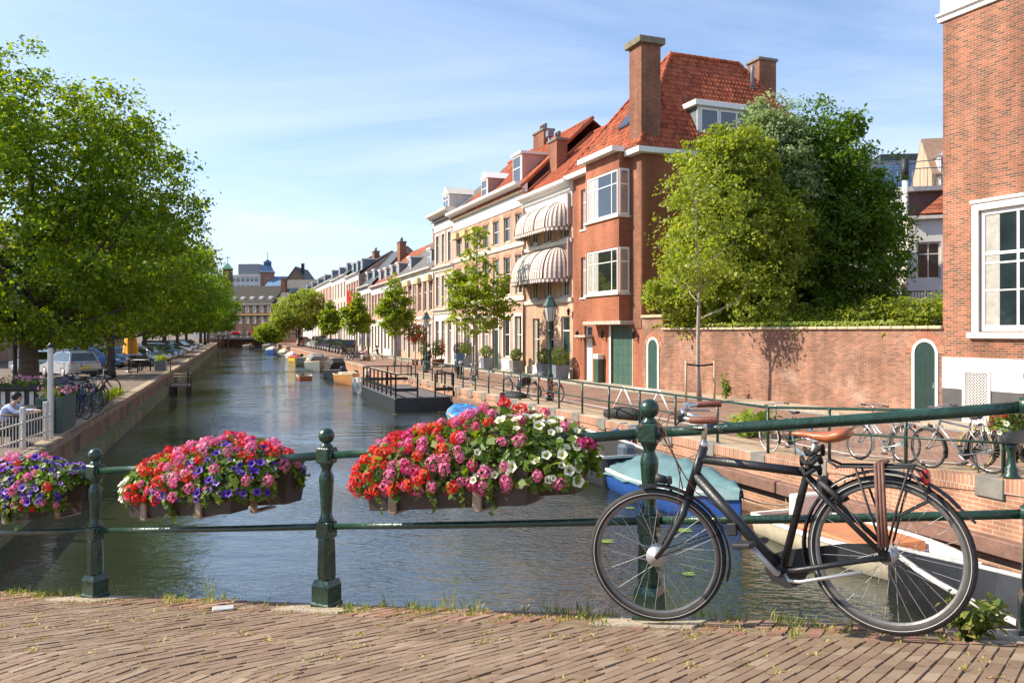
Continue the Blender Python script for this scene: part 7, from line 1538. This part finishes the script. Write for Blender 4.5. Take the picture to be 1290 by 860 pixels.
# wooden water stairs and the fender frame by the far bridge
st = empty('water_stairs', lp_(50.5,-.05), LA, 'weathered wooden water stairs with a bent handrail on the shady quay wall', 'stairs'); 
b = MB()
for i in range(4): b.bbox(-1.3+i*.45,.34,-.12-i*.16,-1.3+i*.45+.5,1.35,-.05-i*.16,.01)
b.bbox(.5,.34,-.72,1.8,1.4,-.62,.01); b.build('steps', mat('grey_timber', (.33,.26,.19), .85, .25, 5), st)
b = MB()
for x in (-1.2,.5,1.7):
    for y in (.45,1.3): b.bbox(x-.08,y-.08,-1.7,x+.08,y+.08,-.15 if x < 0 else -.65,.01)
b.build('piles', DWOOD, st); b = MB(); b.tube([(-1.6,1.3,.95),(-.6,1.3,.85),(.9,1.3,.45),(1.7,1.3,.35),(1.75,1.3,-.65)], .035, 8); b.tube([(-1.6,1.3,.95),(-1.6,.1,.95),(-1.6,.1,0)], .035, 8); b.tube([(.5,1.3,.55),(.5,1.3,-.6)], .03, 6); b.build('handrail', mat('rusty_rail', (.13,.075,.05), .7, .3, 9), st)
ff = empty('timber_fender', at(281,183,WATER), .1, 'brown timber fender frame beside the far bridge', 'fender frame'); b = MB()
for x in (-1.1,0,1.1): b.bbox(x-.15,-.15,-1,x+.15,.15,2.9,.02)
for z in (1.1,2.6): b.bbox(-1.3,-.22,z,1.3,-.15,z+.3,.01)
b.build('timbers', mat('brown_timber', (.17,.09,.05), .85, .25, 4), ff)
# signs
for px, d, h, lab, rnd in ((165,50,3.6,'square blue parking sign above the folded yellow parasol',0),(212,78,3.7,'round blue sign on a pole by the shady quay',1),(360,165,3.0,'small blue sign on the quay before the grey-roofed house',0)):
    q = at(px, d); r = empty('traffic_sign', q, 0, lab, 'sign'); b = MB(); b.tube([(0,0,0),(0,0,h)], .035, 8); b.build('pole', LEAD, r); b = MB()
    if rnd: b.lathe([(.02,-.02),(.3,-.02),(.3,.0),(.02,.0)], 20, 0, Matrix.Translation((0,-.06,h)) @ Matrix.Rotation(math.pi/2,4,'X'))
    else: b.bbox(-.3,-.06,h-.3,.3,-.035,h+.3,.01)
    sp = b.build('sign_face', BLUEP, r)
    if px == 165:
        cu = bpy.data.curves.new('letter', 'FONT'); cu.body = 'P'; cu.size = .5; cu.align_x = 'CENTER'; cu.align_y = 'CENTER'; cu.extrude = .004; cu.materials.append(WHITE); to = bpy.data.objects.new('letter', cu); COL.objects.link(to); me = bpy.data.meshes.new_from_object(to.evaluated_get(bpy.context.evaluated_depsgraph_get())); bpy.data.objects.remove(to); put('lettering', me, sp, (0,-.068,h), (R(90),0,0))
# ------------------------------------------------------------------ people
def skin_mesh(name, chains, m, sub=1):
    V = []; E_ = []; Rr = []; idx = {}
    for ch_ in chains:
        prev = None
        for p, r_ in ch_:
            k = tuple(round(c, 4) for c in p)
            if k not in idx: idx[k] = len(V); V.append(k); Rr.append(r_)
            if prev is not None and prev != idx[k]: E_.append((prev, idx[k]))
            prev = idx[k]
    me = bpy.data.meshes.new(name+'_cage'); me.from_pydata(V, E_, []); o = bpy.data.objects.new(name+'_cage', me); COL.objects.link(o)
    o.modifiers.new('skin', 'SKIN'); s = o.modifiers.new('sub', 'SUBSURF'); s.levels = s.render_levels = sub
    for i, r_ in enumerate(Rr): me.skin_vertices[0].data[i].radius = (r_ if hasattr(r_, '__len__') else (r_, r_)); me.skin_vertices[0].data[i].use_root = (i == 0)
    dg = bpy.context.evaluated_depsgraph_get(); out_ = bpy.data.meshes.new_from_object(o.evaluated_get(dg)); bpy.data.objects.remove(o); out_.name = name; out_.materials.clear(); out_.materials.append(m)
    out_.polygons.foreach_set('use_smooth', [True]*len(out_.polygons)); return out_
PM = {}
def pose(kind):
    if kind == 'stand': J = dict(pel=(0,0,.95), ch=(0.02,0,1.25), nk=(.02,0,1.47), hd=(.04,0,1.64), tp=(.03,0,1.76), sh=.18, el=(.02,.25,1.14), wr=(.10,.25,.90), hip=.10, kn=(.03,.11,.50), an=(-.02,.12,.07), toe=(.14,.13,.04))
    elif kind == 'sit': J = dict(pel=(0,0,.50), ch=(.06,0,.80), nk=(.12,0,1.02), hd=(.16,0,1.18), tp=(.15,0,1.30), sh=.18, el=(.20,.25,.76), wr=(.42,.18,.74), hip=.10, kn=(.44,.13,.52), an=(.40,.13,.08), toe=(.55,.14,.04))
    else: J = dict(pel=(0,0,.50), ch=(.14,0,.78), nk=(.29,0,.96), hd=(.38,0,1.09), tp=(.40,0,1.21), sh=.18, el=(.45,.22,.78), wr=(.72,.12,.80), hip=.10, kn=(.44,.13,.52), an=(.40,.13,.08), toe=(.55,.14,.04))
    return {k: (Vector(v) if hasattr(v, '__len__') else v) for k, v in J.items()}
def person(label, loc, rz, kind, shirt, trousers, hair, group=None):
    J = pose(kind); r = empty('person', loc, rz, label, 'person', group); m1 = lambda v, s: Vector((v.x, v.y*s, v.z))
    def side(p, s): return (p.x, p.y*s, p.z)
    sh = lambda s: (J['nk'].x-.0, J['sh']*s, J['nk'].z-.06)
    def arms(a, b, w_, hand): 
        out_ = []
        for s in (1,-1):
            E1, W1 = Vector(side(J['el'], s)), Vector(side(J['wr'], s)); S1 = Vector(sh(s)); c = [(tuple(J['ch']+Vector((0,0,.12))), .10*w_),(tuple(S1), a*w_), (tuple(S1.lerp(E1,.5)), a*.92*w_), (tuple(E1), a*.82*w_), (tuple(E1.lerp(W1,.92 if not hand else 1)), b*w_)]
            out_.append(c)
            if hand:
                dr = (W1-E1).normalized(); sd_ = dr.cross(Vector((0,0,1))); sd_ = sd_.normalized() if sd_.length > .1 else Vector((0,1,0)); up_ = sd_.cross(dr); pc = W1+dr*.07; out_.append([(tuple(W1), b), (tuple(pc), (.034,.018))])
                for i, ln in enumerate((.075,.085,.08,.062)): q = pc+sd_*(.027-.018*i)+dr*.02; out_.append([(tuple(pc), (.034,.018)), (tuple(q), .0095), (tuple(q+dr*ln*.5-up_*.008), .0088), (tuple(q+dr*ln*.9-up_*.03), .0075)])
                q = W1+dr*.03+sd_*.03*s; out_.append([(tuple(W1), b), (tuple(q), .011), (tuple(q+sd_*.02*s+dr*.035-up_*.01), .009)])
        return out_
    def legs(a, b, full=True):
        out_ = []
        for s in (1,-1):
            h = Vector((J['pel'].x, J['hip']*s, J['pel'].z-.04)); kn, an = Vector(side(J['kn'], s)), Vector(side(J['an'], s)); c = [(tuple(J['pel']), (.15,.11)),(tuple(h), a), (tuple(h.lerp(kn,.5)), a*.86), (tuple(kn), a*.68), (tuple(kn.lerp(an,.4)), b*1.3), (tuple(an), b)]
            if full: c.append((side(J['toe'], s), .035))
            out_.append(c)
        return out_
    torso = lambda k: [[(tuple(J['pel']), (.15*k,.11*k)), (tuple(J['pel'].lerp(J['ch'],.5)), (.135*k,.10*k)), (tuple(J['ch']), (.155*k,.11*k)), (tuple(J['ch']+Vector((0,0,.12))), (.14*k,.10*k))]]
    key = kind
    if key not in PM:
        hd, tp = J['hd'], J['tp']
        body = torso(.93)+[[(tuple(J['ch']+Vector((0,0,.12))), (.13,.09)), (tuple(J['nk']), .055), (tuple(J['nk'].lerp(hd,.4)), .05), (tuple(hd+Vector((.01,0,-.05))), .075), (tuple(hd+Vector((0,0,.03))), .092), (tuple(tp+Vector((0,0,-.03))), .07)], [(tuple(hd+Vector((0,0,.03))), .092), (tuple(hd+Vector((.105,0,-.02))), .016)]]+arms(.045,.028,1,True)+legs(.078,.04)
        PM[key] = (body,)
    me = bpy.data.meshes.get('body_'+kind) or skin_mesh('body_'+kind, PM[key][0], SKIN)
    put('body', me, r)
    put('shirt', skin_mesh('shirt', torso(1.08)+arms(.056,.042,1.0,False), shirt), r)
    put('trousers', skin_mesh('trousers', legs(.092,.055,False), trousers), r)
    b = MB()
    for s in (1,-1): a_, t_ = Vector(side(J['an'], s)), Vector(side(J['toe'], s)); b.tube([a_+Vector((-.06,0,-.03)), a_.lerp(t_,.5)+Vector((0,0,-.015)), t_+Vector((.03,0,-.005))], [.05,.055,.04], 8)
    b.build('shoes', BLACKM, r)
    b = MB(); h = J['hd']; b.ball((h.x-.022, 0, h.z+.045), .112, 14, sz=.98); hm_ = b.build('hair', hair, r)
    b = MB()
    for s in (1,-1): b.ball((h.x+.088, .034*s, h.z+.015), .013, 8)
    b.build('eyes', mat('eye_white_and_iris', (.05,.04,.035), .2, .1, 60), r); b = MB(); b.box(h.x+.082,-.024,h.z-.062,h.x+.093,.024,h.z-.054); b.build('mouth', mat('lips', (.35,.12,.10), .5, .1, 30), r)
    return r
def cloth(n, c): return mat('cloth_'+n, c, .85, .15, 8)
HB = mat('brown_hair', (.04,.022,.012), .6, .3, 40); HD = mat('dark_hair', (.012,.01,.009), .6, .3, 40); HF = mat('fair_hair', (.30,.20,.09), .6, .3, 40)
person('person in a pale blue shirt leaning over a table behind the picket fence', lp_(18.5,1.02), .05, 'lean', cloth('pale_blue', (.42,.52,.74)), cloth('dark', (.02,.022,.03)), HD)
p = lp_(18.5,1.02); r = empty('cafe_chair', (p.x-.05,p.y,0), .05, 'dark cafe chair under the person in the pale blue shirt', 'chair'); b = MB(); b.bbox(-.22,-.22,.34,.24,.22,.385,.01); b.build('seat', DWOOD, r); b = MB(); b.bbox(-.26,-.2,.5,-.22,.2,.86,.01); b.build('backrest', DWOOD, r)
for x in (-.22,.2):
    for y in (-.19,.19): b = MB(); b.box(x-.018,y-.018,0,x+.018,y+.018,.5 if x < 0 else .34); b.build('leg', DWOOD, r)
p = lp_(18.7,.55); r = empty('cafe_table', (p.x-.02,p.y,0), .05, 'small wooden cafe table behind the picket fence', 'table'); b = MB(); b.bbox(-.28,-.4,.70,.28,.4,.735,.01); b.build('table_top', WOOD, r); b = MB(); b.tube([(0,0,0),(0,0,.7)], .04, 8); b.lathe([(.25,0),(.22,.03),(.05,.05)], 10); b.build('leg', BLACK, r)
p = lp_(20.6,1.1); r = empty('covered_table', (p.x,p.y,0), .0, 'dark covered stack of furniture in front of the slatted screen', 'furniture'); b = MB(); b.bbox(-.7,-.45,0,.7,.45,.72,.1); b.build('cover', BLK, r)
q = at(540,55.5); person('man in dark clothes standing by the street lamp and the potted shrubs', (q.x,q.y,0), .6, 'stand', cloth('black', (.018,.018,.022)), cloth('navy', (.02,.024,.045)), HD)
q = at(476,77); person('person in a dark top sitting near the young street trees', (q.x,q.y,0), 2.6, 'sit', cloth('charcoal', (.03,.03,.035)), cloth('beige', (.4,.33,.25)), HB); r = empty('bench', (q.x,q.y,0), 2.6, 'low pale bench under the sitting person in the dark top', 'bench'); b = MB(); b.bbox(-.25,-.6,.34,.22,.6,.40,.01); b.build('seat', OFFW, r)
for y in (-.5,.5): b = MB(); b.bbox(-.2,y-.04,0,.18,y+.04,.34,.01); b.build('leg', OFFW, r)
q = at(464,73); person('person in a pink shirt sitting by the parked bicycles', (q.x-.1,q.y-.3,0), 3.6, 'sit', cloth('pink', (.6,.33,.32)), cloth('white', (.62,.6,.58)), HF); r = empty('bench', (q.x-.1,q.y-.3,0), 3.6, 'low bench under the person in the pink shirt', 'bench'); b = MB(); b.bbox(-.25,-.6,.34,.22,.6,.40,.01); b.build('seat', WOOD, r)
for y in (-.5,.5): b = MB(); b.bbox(-.2,y-.04,0,.18,y+.04,.34,.01); b.build('leg', WOOD, r)
for i, (px, d, m, lab) in enumerate(((447,74.5,BLACK,'black bicycle parked behind the dark estate car'),(452,73,LEAD,'grey bicycle at the end of the quay railing'),(457,74,BLUEF,'blue bicycle with a dark bag by the person in the pink shirt'))):
    q = at(px, d); bicycle(lab, q, Euler((R(4-3*i),0,CANAL+.9+.3*i)), fm=m, crate='bag' if i == 2 else None, group='bicycles parked at the end of the quay railing')
# in the moving boat and on the far bridge
f_ = Vector((math.cos(ca+math.pi), math.sin(ca+math.pi))); s_ = Vector((-f_.y, f_.x))
for u, v, sm_, tm, hr, lab in ((-1.6,.3,cloth('white', (.62,.6,.58)),cloth('navy', (.02,.024,.045)),HD,'person in a white shirt steering the open motor boat'),(.1,-.5,cloth('salmon', (.55,.25,.18)),cloth('beige', (.4,.33,.25)),HB,'person in a salmon shirt sitting in the middle of the motor boat'),(.7,.5,cloth('orange', (.6,.28,.12)),cloth('dark', (.02,.022,.03)),HF,'person in an orange shirt sitting towards the bow of the motor boat')):
    p = Vector((mv.x,mv.y))+f_*u+s_*v; person(lab, (p.x,p.y,WATER+.06), ca+math.pi, 'sit', sm_, tm, hr, 'people in the open motor boat'); 
for i, (px, sm_, lab) in enumerate(((287,cloth('teal', (.10,.36,.45)),'person in a teal shirt crossing the far bridge'),(301.5,cloth('white', (.62,.6,.58)),'person in white standing between the flower boxes on the far bridge'),(329,cloth('beige', (.4,.33,.25)),'person in beige beside the round bush on the far bridge'),(325.5,cloth('salmon', (.55,.25,.18)),'person in a salmon shirt at the bush end of the far bridge'))):
    q = at(px, 199.5, 1.25); person(lab, q, 1.2*i, 'stand', sm_, cloth('navy', (.02,.024,.045)), HB, 'people on the far bridge')
for px, lab in ((296.5,'red flower box hanging on the far bridge railing, by the person in white'),(318,'red flower box hanging on the far bridge railing, nearer the round bush')):
    q = at(px, 197.6, 1.9); r = empty('flower_box', (q.x,q.y,q.z), .0, lab, 'flower box', 'flower boxes on the far bridge'); b = MB(); b.bbox(-.9,-.15,0,.9,.2,.3,.02); b.build('trough', TROUGH, r); n = 260; C = np.stack([-1+2*rng.random(n), .2*rng.normal(size=n), .3+.4*rng.random(n)], 1); o = put('blossoms', fast_mesh('blossoms', leaf_quads(rng, C, nrm(rng.normal(size=(n,3))+np.array([0,-.6,.6])), .2, .9), 4, petal('red_petal_far', (.6,.03,.04))), r); o['kind'] = 'stuff'
# lily pads
LILY = mat('lily_pad', (.16,.24,.04), .45, .2, 8)
for i, (px, py) in enumerate(((868,723),(765,682),(862,668),(794,640),(575,524),(556,519),(256,452),(497,522))):
    q = gp(px, py, WATER); rad = .10+.03*(i % 3); b = MB(); k = 18; b.add([(0,0,.012)]+[(rad*math.cos(a), rad*math.sin(a), .012+.004*math.sin(3*a)) for a in [.25+(2*math.pi-.5)*j/(k-1) for j in range(k)]], [(0,j+1,j+2) for j in range(k-1)]); o = b.build('lily_pad', LILY); o.location = (q[0], q[1], WATER); tag(o, ['lily pad in the middle of the front bicycle wheel','lily pad at the rim of the front bicycle wheel','lily pad between the spokes and the iron post','lily pad close to the bow of the blue boat','lily pad by the corner of the pontoon','lily pad floating just off the pontoon','yellow lily leaf drifting by the shady wall','lily pad on the open water before the pontoon'][i], 'lily pad', 'lily pads on the canal')
# a pale flat stone on the paving
o = MB().bbox(-.07,-.04,0,.07,.04,.012,.006).build('flat_stone', mat('pale_stone', (.45,.45,.44), .7, .15, 9)); o.location = deck(1.78,.33,.006); o.rotation_euler = (0,0,.3); tag(o, 'small pale metal survey plate at the edge of the brick paving', 'plate')
